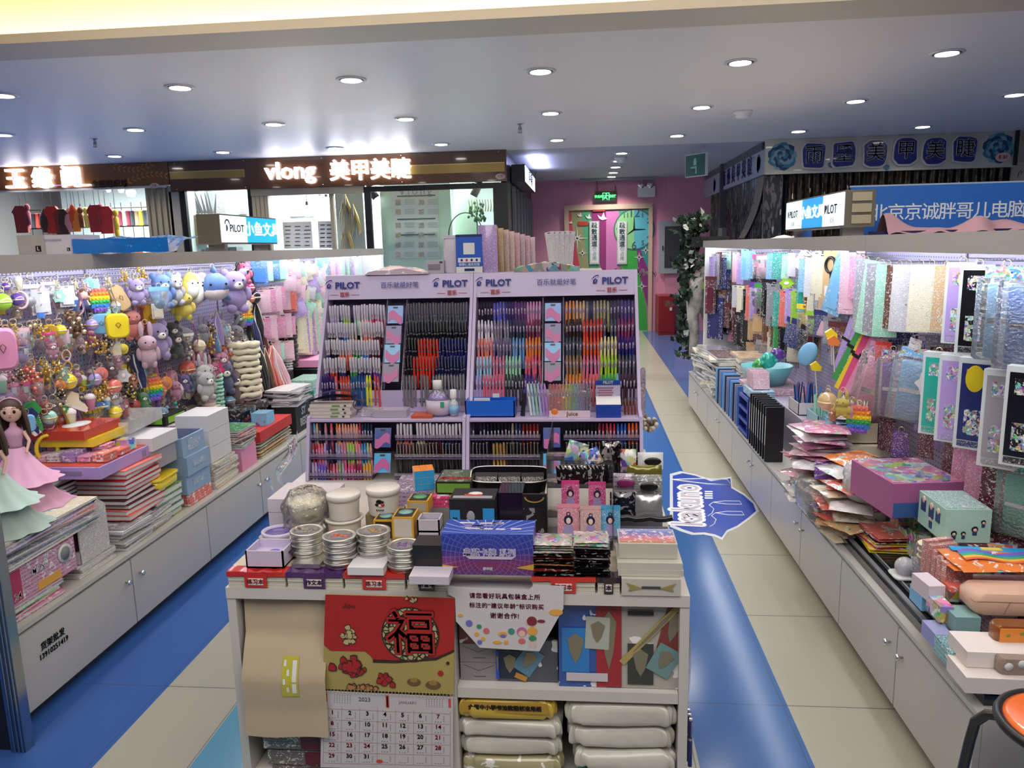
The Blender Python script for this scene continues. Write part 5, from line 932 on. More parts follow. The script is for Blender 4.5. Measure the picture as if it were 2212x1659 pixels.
m = MB(); m.box((0, 0, .0505), (.36, .42, .004)); ob('red_lining', m.mesh('r', mat('lining_red', hexc('#c9503f'), .5)), parent=t)
m = MB(); m.box((0, -.2215, .025), (.22, .002, .018)); m.box((.191, .1, .025), (.002, .03, .03)); ob('grey_print', m.mesh('r', mat('print_lilac', hexc('#8f82a8'), .5)), parent=t)
for i in range(10):
    x, y = -2.32+.068*(i % 5), 2.92+.10*(i//5); carton('eraser_box', 'little pink and white box standing in the lilac tray', 'small box', x, x+.058, y, y+.08, .751, .775+.01*(i % 3), ['pale pink', 'white', 'lilac', 'pink', 'coral'][i % 5], mt=PR_SOFT, group='little boxes in the lilac tray')
carton('purple_small_box', 'small violet-blue glossy box at the right of the lilac tray', 'small box', -2.06, -2.0, 3.10, 3.16, .751, .80, 'purple', mt=PR_HOLO)
t = carton('yellow_gift_box', 'flat yellow box under the orange-red lid on the left counter', 'box', -2.32, -2.08, 2.98, 3.24, .80, .835, 'yellow', mt=OC_GLOSS)
t2 = carton('red_gift_box', 'flat orange-red box with a white oval lying on the yellow box', 'box', -2.34, -2.10, 2.96, 3.22, .8365, .875, '#c23f22', mt=OC_GLOSS)
m = MB(); m.lathe([(0, 0), (.05, 0), (.05, .001), (0, .001)], 24, 0, TR((0, 0, .0385), sc=(1, 1.4, 1))); ob('white_oval', m.mesh('o', PAPER), parent=t2)
carton('tray_support_box', 'grey box beneath the clear plastic tray', 'box', -2.40, -2.12, 3.32, 3.56, CT, .72, 'grey')
# clear plastic tray
def tray(name, label, cx, cy, z, w, d, h, mt, rz=0, wall=.004, col=None, cat='tray', inner=None):
    m = MB(); m.box((0, 0, wall/2), (w, d, wall))
    for s_ in (-1, 1): m.box((s_*(w/2-wall/2), 0, h/2), (wall, d, h)); m.box((0, s_*(d/2-wall/2), h/2), (w, wall, h))
    return thing(name, label, cat, (cx, cy, z), (0, 0, rz), me=m.mesh(name, mt), col=PAL.get(col, col) if col else None)
tray('clear_tray', 'frosted clear plastic tray of wrapped packets on the left counter', -2.22, 3.36, .80, .30, .34, .055, BAG, .1)
m = MB()
carton('white_flat_carton', 'whitish flat carton full of crumpled clear film', 'carton', -2.16, -1.96, 3.22, 3.44, .715, .775, 'white', mt=OC_CARD)
carton('grey_flat_carton', 'plain grey-white carton under the film-filled carton', 'carton', -2.16, -1.97, 3.22, 3.43, .62, .714, 'grey')
z = pile('boxed_pad', 'green and black boxed pad below the yellow tub', 'box', 5, -2.14, -1.96, 3.20, 3.42, CT, .030, ['black', 'green', 'grey', 'lime'], mt=PR_DARK, seed=21)
m = MB(); m.rbox((0, 0, .03), (.17, .2, .05), .03); m.rbox((0, 0, .058), (.18, .21, .012), .03)
thing('yellow_tub', 'bright yellow lidded tub on the left counter', 'tub', (-2.03, 3.30, z+.001), (0, 0, .05), me=m.mesh('t', OC_GLOSS), col=PAL['yellow'])
bz = CT
carton('pink_picture_box', 'red and pink picture box under the pale blue cartons', 'box', -2.16, -1.95, 3.47, 3.70, CT, CT+.06, 'coral', mt=PR_SOFT)
bz = CT+.061
for i in range(3):
    x_ = [-.0, .012, -.004][i]; t = carton('pale_blue_carton', 'pale blue carton, %s in the stack of three on the left counter' % ['lowest', 'middle', 'topmost'][i], 'carton', -2.16+x_, -1.95+x_, 3.46, 3.70-.01*i, bz, bz+.095, '#8fa9c8')
    m = MB(); m.box((.1065, 0, .05), (.002, .12, .03 if i < 2 else .06)); ob('printed_label', m.mesh('l', PR_FINE), parent=t, col='#9fb2cc'); bz += .096
m = MB(); m.box((0, 0, .001), (.19, .20, .002)); ob('dark_inside', m.mesh('l', mat('inside_navy', hexc('#28325a'), .6)), (0, 0, .0955), parent=t)
# farther piles
z = pile('round_edge_pad', 'whitish pad in the pile behind the pale blue cartons', 'book', 14, -2.38, -2.18, 3.75, 4.0, CT, .024, ['white', 'cream', 'pale pink', 'grey'], seed=31, jit=.015, rj=.15)
t = carton('green_label_box', 'small black box with a bright green label on the white pads', 'small box', -2.34, -2.2, 3.76, 3.98, z+.001, z+.05, 'black'); m = MB(); m.box((.071, 0, .025), (.002, .17, .034)); m.box((0, -.1115, .025), (.10, .002, .034)); ob('green_label', m.mesh('g', mat('label_green', hexc('#8cc63f'), .4)), parent=t)
z = CT
for i in range(3): t = carton('white_file_box', 'white file box, %s of three stacked on the left counter' % ['lowest', 'middle', 'topmost'][i], 'box', -2.15, -1.97, 3.76, 4.0, .50+i*.087, .585+i*.087, 'white')
pile('tan_notebook', 'tan notebook at the counter edge below the white file boxes', 'book', 9, -2.14, -1.95, 3.74, 4.02, CT, .0145, ['cream', 'tan', 'cream'], seed=33, rj=.08)
z = pile('school_book', 'coloured school book stacked on pink boxes', 'book', 9, -2.14, -1.95, 4.06, 4.28, CT+.13, .012, ['cream', 'brown', 'red', 'green', 'pale pink', 'blue'], seed=34, rj=.15)
carton('pink_storage_box', 'dusty pink box at the counter edge with books on top', 'box', -2.13, -1.95, 4.07, 4.27, CT, CT+.128, 'pink')
pile('picture_book', 'picture book piled against the pegboard', 'book', 16, -2.39, -2.2, 4.05, 4.4, CT, .02, ['cream', 'grey', 'mint', 'white'], seed=35, rj=.1)
t = carton('red_long_box', 'long red and white box at the counter edge', 'box', -2.06, -1.95, 4.34, 4.85, CT+.10, CT+.165, 'red'); pile('folded_paper', 'folded brown paper pad under the long red box', 'paper', 5, -2.12, -1.96, 4.33, 4.86, CT, .019, ['tan', 'cream'], seed=36, page=False)
carton('blue_black_box', 'small black box with a sky blue face on the long red box', 'small box', -2.07, -1.97, 4.50, 4.62, CT+.166, CT+.245, 'sky blue', mt=PR_DARK)
for i in range(5): carton('black_card_box', 'black boxed game piled behind the long red box', 'box', -2.38+.02*(i % 2), -2.12+.02*(i % 3), 4.45, 4.85, CT+i*.055, CT+i*.055+.053, ['black', 'cream', 'black', 'navy', 'black'][i], mt=PR_DARK, group='black boxed games on the left counter')
t = carton('black_letter_box', 'black box with bold white letters on the far left counter', 'box', -2.12, -1.96, 4.95, 5.25, CT, CT+.19, 'black', mt=OC_CARD)
text('SY\nBEISI', .075, (.0815, 0, .10), (PI/2, 0, PI/2), t, PAPER, .002)
pile('silver_film_pack', 'silvery wrapped pad piled on the black lettered box', 'packet', 8, -2.14, -1.96, 4.94, 5.26, CT+.192, .014, ['white', 'grey', 'white'], mt=PR_SOFT, seed=38, rj=.2, jit=.02)
for i in range(5): carton('teal_box', 'teal and grey box stacked on the far left counter', 'box', -2.14, -1.96, 5.32, 5.62, CT+i*.062, CT+i*.062+.06, ['grey', 'teal', 'grey', 'teal', 'mint'][i], mt=PR_SOFT, group='teal and grey boxes on the far left counter')
carton('black_open_box', 'wide black open box of silver pieces on the far left counter', 'box', -2.39, -2.17, 5.0, 5.5, CT, CT+.36, 'black', mt=OC_CARD)
for i in range(3): t = carton('black_drawer_box', 'black drawer box, %s of three stacked at the far end of the left counter' % ['lowest', 'middle', 'topmost'][i], 'drawer box', -2.38, -2.02, 5.72, 6.1, CT+i*.115, CT+i*.115+.113, 'black', mt=mat('drawer_black', (.01, .01, .012), .25)); m = MB(); m.box((0, -.192, .10), (.34, .004, .006)); ob('pale_edge', m.mesh('e', STEEL), parent=t)
carton('pink_shelf_box', 'flat dusty pink box on the black drawer boxes', 'box', -2.38, -2.02, 5.72, 6.1, CT+.345, CT+.40, 'pink')
for i in range(12): carton('far_goods_box', 'packed goods box at the farthest part of the left counter', 'box', -2.36+.02*(i % 3), -1.98, 6.15+(i//3)*.38, 6.5+(i//3)*.38, CT+(i % 3)*.11, CT+(i % 3)*.11+.108, random.choice(['coral', 'white', 'pink', 'cream', 'grey']), mt=PR_SOFT, group='goods boxes at the far end of the left counter')

# ---- the two dolls in gowns
def doll(label, loc, h, gown, seed, rz=0):
    t = thing('dress_doll', label, 'doll', loc, (0, 0, rz)); r = random.Random(seed); ph = r.uniform(0, 6)
    def g(u, v):
        a = u*2*PI; rr_ = lin(.39, .055, v**.55)*h*(1+.05*math.sin(9*a+ph)*(1-v)+.03*math.sin(17*a)*(1-v)); return (rr_*math.cos(a), rr_*math.sin(a), .52*h*v)
    def g2(u, v):
        a = u*2*PI; rr_ = lin(.33, .06, v**.62)*h*(1+.06*math.sin(11*a+ph)*(1-v)); return (rr_*math.cos(a), rr_*math.sin(a), h*(.22+.31*v))
    m = MB(); m.grid(g, 108, 14, 0); m.grid(g2, 108, 12, 1); ob('gown', m.mesh('g', [mat('gown_'+gown, hexc(gown), .7), mat('lace_'+gown, [min(1, c*1.25) for c in hexc(gown)], .8)]), parent=t)
    m = MB(); m.lathe([(.055*h, .50*h), (.05*h, .56*h), (.07*h, .64*h), (.075*h, .68*h), (.03*h, .72*h), (.025*h, .75*h)], 16, 0); ob('bodice', m.mesh('b', mat('gown_'+gown, 0)), parent=t)
    sk = mat('doll_skin', 0); m = MB()
    for s_ in (-1, 1): m.tube([(s_*.075*h, 0, .67*h), (s_*.11*h, -.02*h, .58*h), (s_*.09*h, -.07*h, .50*h)], [.018*h, .015*h, .011*h], 8); m.sph((s_*.09*h, -.075*h, .49*h), .014*h, 0, None, 8, 6)
    m.tube([(0, 0, .70*h), (0, 0, .78*h)], .020*h, 8); ob('arms', m.mesh('a', sk), parent=t)
    m = MB(); m.sph((0, 0, .86*h), (.085*h, .082*h, .10*h), 0, None, 20, 14); m.sph((0, -.083*h, .845*h), (.008*h, .010*h, .010*h), 0, None, 8, 6)
    for s_ in (-1, 1): m.sph((s_*.034*h, -.072*h, .862*h), (.015*h, .008*h, .017*h), 1, None, 10, 8); m.sph((s_*.083*h, 0, .86*h), (.012*h, .01*h, .02*h), 0, None, 8, 6); m.tube([(s_*.05*h, -.072*h, .893*h), (s_*.034*h, -.08*h, .899*h), (s_*.018*h, -.080*h, .893*h)], .0025*h, 4, 2)
    m.sph((0, -.077*h, .815*h), (.013*h, .006*h, .005*h), 3, None, 8, 5); ob('head', m.mesh('h', [sk, mat('doll_eye', hexc('#2a1712'), .1), mat('doll_brow', hexc('#5b4034')), mat('doll_lip', hexc('#b8525a'), .4)]), parent=t)
    m = MB(); m.sph((0, .018*h, .885*h), (.098*h, .092*h, .092*h), 0, None, 20, 12)
    for i in range(26):
        a = lin(-.25, PI+.25, i/25); x, y = math.cos(a)*.088*h, math.sin(a)*.082*h; k = r.uniform(.9, 1.15)
        m.tube([(x*.9, y*.9+.01*h, .91*h), (x*1.12, y*1.1+.01*h, .84*h), (x*1.2*k, y*1.2+.01*h, .74*h), (x*1.25*k+.01*h*math.sin(i), y*1.3+.012*h, .62*h)], [.014*h, .017*h, .015*h, .006*h], 5)
    ob('hair', m.mesh('hr', mat('doll_hair', hexc('#4a3629'), .6)), parent=t)
    m = MB(); m.tube([(.09*h*math.cos(a), -.02*h, .905*h+.075*h*math.sin(a)) for a in [PI*i/12 for i in range(13)]], .006*h, 5); ob('headband', m.mesh('hb', mat('gown_'+gown, 0)), parent=t); return t
p = at_x(35, 1085, -2.12)
doll('doll with long brown hair in a frilled pink gown on the left counter', (-2.17, 2.66, z1+.001), .43, '#cf9db8', 1, .5)
doll('doll with brown hair in a pale mint gown at the left edge', (-2.06, 2.40, z1+.001), .42, '#a9bfb8', 2, .5)
# ================================================================ RIGHT PEGBOARD GOODS
@key('case_box')
def _(m):
    m.box((0, .02, 0), (.34, .15, 1.0), 0); m.box((0, -.058, .02), (.27, .006, .84), 1); m.box((0, -.062, .30), (.17, .006, .16), 2); m.box((0, -.062, -.20), (.16, .006, .28), 2); m.box((.01, -.062, -.44), (.28, .006, .06), 4)
    return [mat('case_frame', hexc('#cfd6d8'), .3), OC_GLOSS, PR_BUSY, PAPER, PR_FINE]
@key('blister_case')
def _(m):
    m.rbox((0, 0, -.04), (.40, .20, .86), .05, 0); m.rbox((.01, -.01, -.06), (.26, .12, .78), .04, 1); m.box((0, 0, .43), (.30, .05, .12), 2); m.box((.01, -.075, -.06), (.2, .01, .05), 3); return [FILM, OC_GLOSS, PR_BUSY, CHROME]
@key('magnifier_pack')
def _(m):
    m.box((0, 0, 0), (.40, .02, 1.0), 0); m.tube([(.12*math.cos(a), -.035, .22+.15*math.sin(a)) for a in [2*PI*i/20 for i in range(20)]], .028, 6, 1, closed=True); m.tube([(.03, -.035, .07), (.06, -.035, -.32)], .03, 6, 1); m.box((-.04, -.012, -.3), (.2, .005, .2), 2); return [OC_CARD, BLACK, PAPER]
@key('scissors_pack')
def _(m):
    m.box((0, 0, 0), (.34, .02, 1.0), 0)
    for s_ in (-1, 1): m.tube([(s_*.08+.07*math.cos(a), -.03, -.30+.12*math.sin(a)) for a in [2*PI*i/14 for i in range(14)]], .022, 5, 1, closed=True); m.tube([(s_*.04, -.03, -.18), (-s_*.03, -.03, .32)], [.02, .006], 5, 2)
    return [OC_CARD, BLACK, STEEL]
@key('zip_bag')
def _(m):
    m.grid(lambda u, v: ((u-.5)*.40*(1+.10*(1-v)), -.045*math.sin(u*PI)*(1-v*.6)-.003, (v-.5)), 6, 8, 0); m.grid(lambda u, v: ((u-.5)*.40*(1+.10*(1-v)), .045*math.sin(u*PI)*(1-v*.6)+.003, (v-.5)), 6, 8, 0); m.box((0, 0, .47), (.4, .02, .05), 1); return [PR_SOFT, OC_GLOSS]
KN.update({'case_box': ('pencil_case_box', 'boxed pencil case with a white frame', 'pencil case'), 'blister_case': ('blister_pack', 'clear shell pack with a case inside', 'pencil case'), 'magnifier_pack': ('magnifier_pack', 'magnifying glass on a card', 'magnifier'), 'scissors_pack': ('scissors_pack', 'pair of scissors on a card', 'scissors'), 'zip_bag': ('long_zip_bag', 'long zip bag', 'pencil case')})
R1 = 'in the top row of the right pegboard'; R2 = 'in the middle row of the right pegboard'
rr = random.Random(21)
def RH(rows, where): H(-1, rows, where)
RH([(1546, 582, 66, 'long_pack', 'grey', dict(w=1.2)), (1552, 575, 60, 'long_pack', 'maroon'), (1538, 585, 60, 'long_pack', 'lilac'), (1560, 590, 66, 'zip_bag', 'navy', dict(label='blue patterned long bag near the far end of the right pegboard')), (1574, 575, 60, 'long_pack', 'mint'), (1583, 582, 62, 'long_pack', 'coral', dict(w=1.3)), (1590, 578, 64, 'long_pack', 'pale pink', dict(w=1.3)), (1600, 582, 64, 'long_pack', 'lilac'), (1610, 572, 66, 'long_pack', 'sky blue', dict(w=1.3)), (1622, 572, 60, 'zip_bag', 'sky blue'),
    (1640, 576, 52, 'clear_pack', 'hot pink', dict(label='clear packet with red and white pieces in the top row right')), (1634, 580, 58, 'long_pack', 'black'), (1652, 578, 52, 'clear_pack', 'pale pink'), (1668, 575, 56, 'zip_bag', 'sky blue', dict(w=1.2)), (1684, 574, 56, 'zip_bag', 'teal', dict(w=1.5, label='pale turquoise bag in the top row of the right pegboard')), (1696, 576, 52, 'zip_bag', 'mint'), (1710, 572, 50, 'zip_bag', 'white'), (1735, 562, 46, 'tag_card', 'white', dict(ry=.6)), (1738, 595, 72, 'zip_bag', 'sky blue'), (1752, 600, 84, 'zip_bag', 'white', dict(w=1.2)), (1764, 590, 90, 'long_pack', 'cream'), (1776, 600, 100, 'long_pack', 'cream'),
    (1795, 596, 108, 'magnifier_pack', 'tan', dict(w=1.0, label='black-rimmed magnifying glass on a tan card')), (1815, 608, 150, 'long_pack', 'sky blue', dict(w=1.25, ry=.28, label='long slanted blue and white packet with a dark blue foot')), (1830, 605, 130, 'long_pack', 'blue', dict(ry=.15)), (1840, 610, 140, 'long_pack', 'pale pink', dict(w=1.4)), (1851, 600, 90, 'zip_bag', 'pink'), (1862, 605, 90, 'zip_bag', 'sky blue')], R1)
RH([(1868, 638, 150, 'zip_bag', 'grey', dict(w=.9, label='grey-green long zip bag beside the slanted blue packet')), (1884, 645, 160, 'zip_bag', 'mint', dict(ry=.12, label='pale mint long zip bag, second of the row of soft bags')), (1900, 645, 150, 'zip_bag', 'grey'), (1914, 650, 156, 'zip_bag', 'mint', dict(w=.8, label='pale green wedge-shaped bag before the floral ones')), (1938, 642, 138, 'zip_bag', 'brown', dict(w=.9, label='brownish floral long bag in the top row')), (1958, 645, 145, 'zip_bag', 'white', dict(w=1.1)), (1985, 645, 145, 'zip_bag', 'cream', dict(w=.9, label='cream long bag with a yellow patch in the top row')), (2008, 645, 145, 'zip_bag', 'cream', dict(w=1.0)), (2040, 645, 140, 'zip_bag', 'tan', dict(w=1.0)),
    (2074, 655, 175, 'case_box', 'lilac', dict(x=1.36, rz=-.75, label='boxed lilac pencil case with pink blobs in the top row')), (2108, 670, 195, 'case_box', 'black', dict(x=1.35, rz=-.75, label='boxed dark pencil case with slanted pink lettering in the top row')), (2166, 680, 210, 'blister_case', 'sky blue', dict(x=1.33, rz=-.8, w=1.25, label='large blue clear-shelled pencil case in the top row')), (2212, 690, 220, 'blister_case', 'blue', dict(x=1.33, rz=-.8, w=1.2, label='blue clear-shelled case cut off by the right edge'))], R1)
RH([(1543, 650, 46, 'scissors_pack', 'black'), (1553, 660, 50, 'scissors_pack', 'grey'), (1562, 668, 60, 'scissors_pack', 'white', dict(w=1.3, label='white-carded scissors with black handles at the far right pegboard')), (1572, 665, 56, 'scissors_pack', 'cream'), (1590, 652, 70, 'long_pack', 'white', dict(w=1.3)), (1600, 655, 74, 'long_pack', 'cream', dict(w=1.3)), (1611, 650, 50, 'long_pack', 'black'), (1619, 655, 76, 'long_pack', 'coral'), (1628, 655, 70, 'long_pack', 'lilac', dict(w=1.2)), (1639, 640, 60, 'clear_pack', 'purple'), (1648, 640, 56, 'clear_pack', 'green'), (1660, 645, 84, 'long_pack', 'black', dict(w=1.4)), (1670, 660, 90, 'long_pack', 'grey', dict(w=1.3)),
    (1683, 668, 76, 'zip_bag', 'teal', dict(label='teal and red patterned strip in the middle row')), (1696, 668, 78, 'long_pack', 'coral', dict(w=1.5, label='plain coral strip hanging beside the purple one')), (1708, 662, 76, 'long_pack', 'lilac', dict(w=1.5, label='plain violet strip hanging beside the coral one')), (1721, 665, 72, 'long_pack', 'lime', dict(w=1.4)), (1730, 640, 70, 'long_pack', 'teal'), (1700, 612, 26, 'star', 'lime', dict(label='bright green bow above the coral and violet strips', w=1.6)), (1740, 688, 62, 'clear_pack', 'yellow', dict(label='bright yellow packet in the middle row')), (1745, 655, 36, 'beads', 'orange'), (1760, 700, 56, 'clear_pack', 'lime'), (1752, 665, 50, 'zip_bag', 'cream'), (1775, 668, 50, 'zip_bag', 'tan'), (1778, 700, 60, 'pack', 'navy'), (1780, 712, 34, 'tag_card', 'pale pink', dict(ry=.3)),
    (1590, 700, 70, 'long_pack', 'maroon'), (1600, 712, 74, 'long_pack', 'black', dict(w=1.6)), (1612, 708, 74, 'long_pack', 'black', dict(w=1.5)), (1580, 705, 66, 'long_pack', 'pink'), (1625, 710, 50, 'long_pack', 'tan', dict(w=1.6)), (1640, 700, 44, 'tag_card', 'tan'), (1655, 712, 60, 'long_pack', 'brown', dict(w=1.4)), (1672, 718, 66, 'long_pack', 'brown'), (1680, 728, 74, 'long_pack', 'green', dict(w=1.2)), (1692, 725, 74, 'long_pack', 'black'), (1712, 718, 60, 'pack', 'navy', dict(ry=.2)), (1728, 725, 66, 'pack', 'navy', dict(ry=.2)), (1745, 735, 60, 'pack', 'black', dict(ry=.2)), (1752, 715, 66, 'long_pack', 'maroon'), (1800, 715, 60, 'pack', 'grey'), (1810, 730, 70, 'pack', 'maroon')], 'in the crowded middle of the right pegboard')
for i in range(26):      # dark strips deeper in the crowded middle
    u = 1535+i*10.2; hang(-1, u, 640+rr.uniform(-14, 60), rr.uniform(60, 90), 'long_pack', rr.choice(['black', 'brown', 'tan', 'navy', 'grey', 'maroon', 'cream']), x=1.47, rz=-.8, where='deep in the middle of the right pegboard', hookz=False, w=rr.uniform(1, 1.8))
RH([(1828, 745, 120, 'sock_strip', 'lilac', dict(ry=.35)), (1842, 765, 140, 'sock_strip', 'green', dict(ry=.45, w=1.1, label='green strap with a black buckle slanting in the middle row')), (1850, 780, 150, 'sock_strip', 'yellow', dict(ry=.42)), (1858, 790, 150, 'sock_strip', 'hot pink', dict(ry=.42, w=1.4, label='magenta spotted strap slanting in the middle row')), (1872, 790, 150, 'sock_strip', 'pink', dict(ry=.40, w=1.2)), (1882, 800, 140, 'sock_strip', 'pale pink', dict(ry=.35)), (1836, 800, 100, 'sock_strip', 'red', dict(ry=.4)),
    (1908, 760, 44, 'pack', 'red', dict(label='dark red packet above the pink case')), (1886, 832, 190, 'blister_case', 'pink', dict(ry=.22, rz=-.7, label='long translucent pink case slanting in the middle row')), (1968, 832, 165, 'blister_case', 'sky blue', dict(ry=.1, rz=-.7, w=1.25, x=1.37, label='pale blue pencil case in a clear shell with a white figure tag')), (1975, 752, 42, 'tag_card', 'white', dict(ry=.2)), (2005, 830, 60, 'star', 'white', dict(x=1.36)), (1925, 830, 150, 'blister_case', 'purple', dict(rz=-.7)),
    (2022, 850, 180, 'case_box', 'teal', dict(x=1.36, rz=-.75, w=.9, label='boxed pencil case with a teal side and a white frame')), (2062, 862, 190, 'case_box', 'lilac', dict(x=1.35, rz=-.75, label='boxed dusky lilac pencil case in the middle row')), (2106, 872, 200, 'case_box', 'navy', dict(x=1.34, rz=-.75, label='boxed dark pencil case with a yellow oval in the middle row')), (2162, 905, 215, 'case_box', 'grey', dict(x=1.33, rz=-.75, label='boxed grey pencil case with a red top patch in the middle row')), (2212, 900, 220, 'case_box', 'black', dict(x=1.32, rz=-.75))], R2)
p = at_x(2112, 826, 1.285); m = MB(); m.lathe([(0, -.004), (.028, -.004), (.028, 0), (0, 0)], 20, 0, TR(rot=(PI/2, 0, 0), sc=(1, 1, 1)))
for o in S.objects:
    if o.name.startswith('pencil_case_box') and 'yellow oval' in o.get('label', ''): ob('yellow_oval', m.mesh('o', mat('oval_yellow', hexc('#d9c21e'), .3)), (0, -.066, .28), parent=o, sc=(3.3, .8, 5.2))
RH([(2050, 985, 70, 'zip_bag', 'maroon'), (2085, 1010, 90, 'zip_bag', 'pink', dict(w=1.5)), (2120, 1030, 100, 'zip_bag', 'pink', dict(w=1.5)), (2165, 1050, 150, 'zip_bag', 'maroon', dict(w=1.3)), (2200, 1080, 170, 'blister_case', 'teal', dict(w=1.3)), (1915, 940, 70, 'zip_bag', 'maroon', dict(w=1.3)), (1880, 925, 60, 'long_pack', 'maroon', dict(w=1.4)), (1945, 960, 60, 'zip_bag', 'purple', dict(w=1.4)), (2000, 960, 60, 'zip_bag', 'maroon', dict(w=1.4)), (2180, 1150, 120, 'zip_bag', 'maroon', dict(w=1.6))], 'in the low row of the right pegboard')
RH([(1855, 905, 66, 'pop_toy', 'red', dict(x=1.28, rz=-.5, w=.95, label='rainbow bubble-pop pouch under the pink case on the right')), (1788, 865, 50, 'ball', 'tan', dict(x=1.2, label='round tan patterned plush ball over the packet pile')), (1820, 872, 56, 'bunny', 'yellow', dict(x=1.2, w=1.4, label='yellow plush with white wings over the packet pile')), (1800, 895, 30, 'bear', 'orange', dict(x=1.2)), (1840, 885, 40, 'tassel', 'pale pink', dict(x=1.25))], 'over the packet pile on the right counter')

# ================================================================ RIGHT COUNTER GOODS
def cbox(name, label, cat, u, v, z, w, d, h, col, mt=None, rz=0, group=None):
    """a box whose near corner on the aisle side stands at photo point (u, v) at height z"""
    p = at_z(u, v, z); m = MB(); m.bb(0, w, 0, d, 0, h); return thing(name, label, cat, (p.x, p.y, z), (0, 0, rz), group=group, me=m.mesh(name, mt or OC_CARD), col=PAL.get(col, col))
# far end piles
for i, (y0, y1, n, c) in enumerate(((7.05, 7.4, 12, ['grey', 'black', 'cream']), (6.6, 7.0, 14, ['grey', 'cream', 'black', 'white']), (6.1, 6.55, 15, ['cream', 'grey', 'brown']))):
    pile('far_notebook', 'notebook in the tall piles at the far end of the right counter', 'book', n, 1.05, 1.28, y0, y1, CT, .022, c, seed=50+i, rj=.25, jit=.02, mt=PR_DARK if i == 1 else None)
pile('cream_booklet', 'cream upright booklet pile behind the turquoise bowl', 'book', 12, 1.2, 1.42, 5.9, 6.3, .55, .014, ['cream', 'white', 'tan'], seed=54)
carton('far_stand_box', 'grey stand box under the far right displays', 'box', 1.16, 1.5, 5.35, 7.3, CT, .54, 'grey')
# paper racks: blue and black folders standing at the front edge
mm = MB(); mm.box((0, 0, .15), (.20, .016, .30)); FOL = mm.mesh('folder', OC_PLASTIC); mm = MB(); mm.box((-.101, 0, .17), (.002, .012, .16)); FLB = mm.mesh('spine_label', PAPER)
for i in range(12):
    y = 5.18+i*.075; c = ['blue', 'grey', 'navy', 'sky blue'][i % 4]; thing('blue_folder', 'bluish folder standing at the front edge of the far right counter', 'folder', (1.09, y, .366), (0, 0, 0), me=FOL, col=PAL[c], group='bluish folders on the right counter', sc=(.55, 1, .9))
for i in range(8):
    y = 4.30+i*.058; t = thing('black_folder', 'black folder with a white spine label at the front edge of the right counter', 'folder', (1.07, y, .366), (0, 0, 0), me=FOL, col=PAL['black'], group='black folders on the right counter', sc=(.5, 1, 1.05)); ob('spine_label', FLB, parent=t)
m = MB()
for k in range(4): m.bb(0, .17, 0, .26, k*.075, k*.075+.006); m.bb(0, .012, 0, .26, k*.075, k*.075+.03)
m.bb(0, .17, .26, .268, 0, .25); m.bb(0, .17, -.008, 0, 0, .25)
thing('letter_tray_stack', 'navy letter tray stack between blue and black folders', 'letter tray', (1.03, 4.82, .366), me=m.mesh('t', mat('navy_tray', hexc('#23389a'), .3)))
m = MB(); m.lathe([(.08, 0), (.13, .10), (.135, .10), (.09, 0)], 20); m.lathe([(0, .0), (.085, 0), (.085, .004)], 20)
bw = thing('turquoise_bowl', 'turquoise plastic bowl of coloured toys on the right counter', 'bowl', (1.22, 5.15, .66), (0, 0, 0), me=m.mesh('b', mat('bowl_turq', hexc('#6fb3bb'), .3)), sc=1.25)
for (dx, dy, dz, r, c, l) in ((-.05, 0, .12, .05, 'green', 'green'), (0, -.02, .16, .055, 'teal', 'blue-green'), (.06, 0, .19, .05, 'purple', 'purple')):
    m = MB(); m.sph((0, 0, 0), (r, r*.8, r), 0, None, 12, 8); [m.sph((r*.8*math.cos(a), -r*.5, r*.6*math.sin(a)), r*.28, 0, None, 6, 5) for a in (0, 1.2, 2.4, 3.6, 4.8)]; thing('knobbly_toy', '%s knobbly toy lying in the turquoise bowl' % l, 'toy', (1.22+dx, 5.15+dy, .66+dz), me=m.mesh('k', OC_GLOSS), col=PAL[c])
carton('bowl_stand', 'pale carton under the turquoise bowl', 'carton', 1.08, 1.42, 4.95, 5.35, CT, .659, 'pale pink', mt=PR_SOFT)
# pen boxes and cups
PENM = MB(); PENM.tube([(0, 0, 0), (0, 0, .10), (0, 0, .135), (0, 0, .145)], [.0045, .0045, .0042, .002], 6); PENM = PENM.mesh('pen', OC_PLASTIC)
def penbox(label, x, y, z, w, d, h, col, cols, n, pl, dz=.02):
    t = tray('pen_box', label, x, y, z, w, d, h, OC_CARD, col=col, cat='pen box')
    for i in range(n):
        fx, fy = random.uniform(-.40, .40)*w, random.uniform(-.40, .40)*d
        thing('loose_pen', pl, 'pen', (x+fx, y+fy, z+dz), (random.uniform(-.15, .15), random.uniform(-.15, .15), 0), me=PENM, col=PAL[random.choice(cols)], group=pl)
carton('pen_stand_base', 'lilac-grey carton raising the white pen boxes', 'carton', 1.20, 1.46, 3.95, 4.9, CT, .62, '#a59fb2')
penbox('white box of red and blue pens on the right counter', 1.28, 4.45, .622, .14, .2, .07, 'white', ['red', 'blue', 'navy', 'pink'], 22, 'red or blue pen in the white pen box')
penbox('pale blue box of mint-green pens beside the white pen box', 1.30, 4.12, .622, .16, .2, .07, '#9cc3cc', ['mint', 'teal', 'mint'], 20, 'mint-green pen in the pale blue pen box')
penbox('pale box of cream pencils and fans with yellow and orange tips', 1.34, 3.82, .622, .15, .2, .10, 'cream', ['cream', 'white', 'cream', 'yellow'], 26, 'cream pencil in the box beside the straps', .06)
carton('pen_stand_base', 'cream carton under the box of cream pencils', 'carton', 1.24, 1.46, 3.68, 3.94, CT, .62, 'cream')
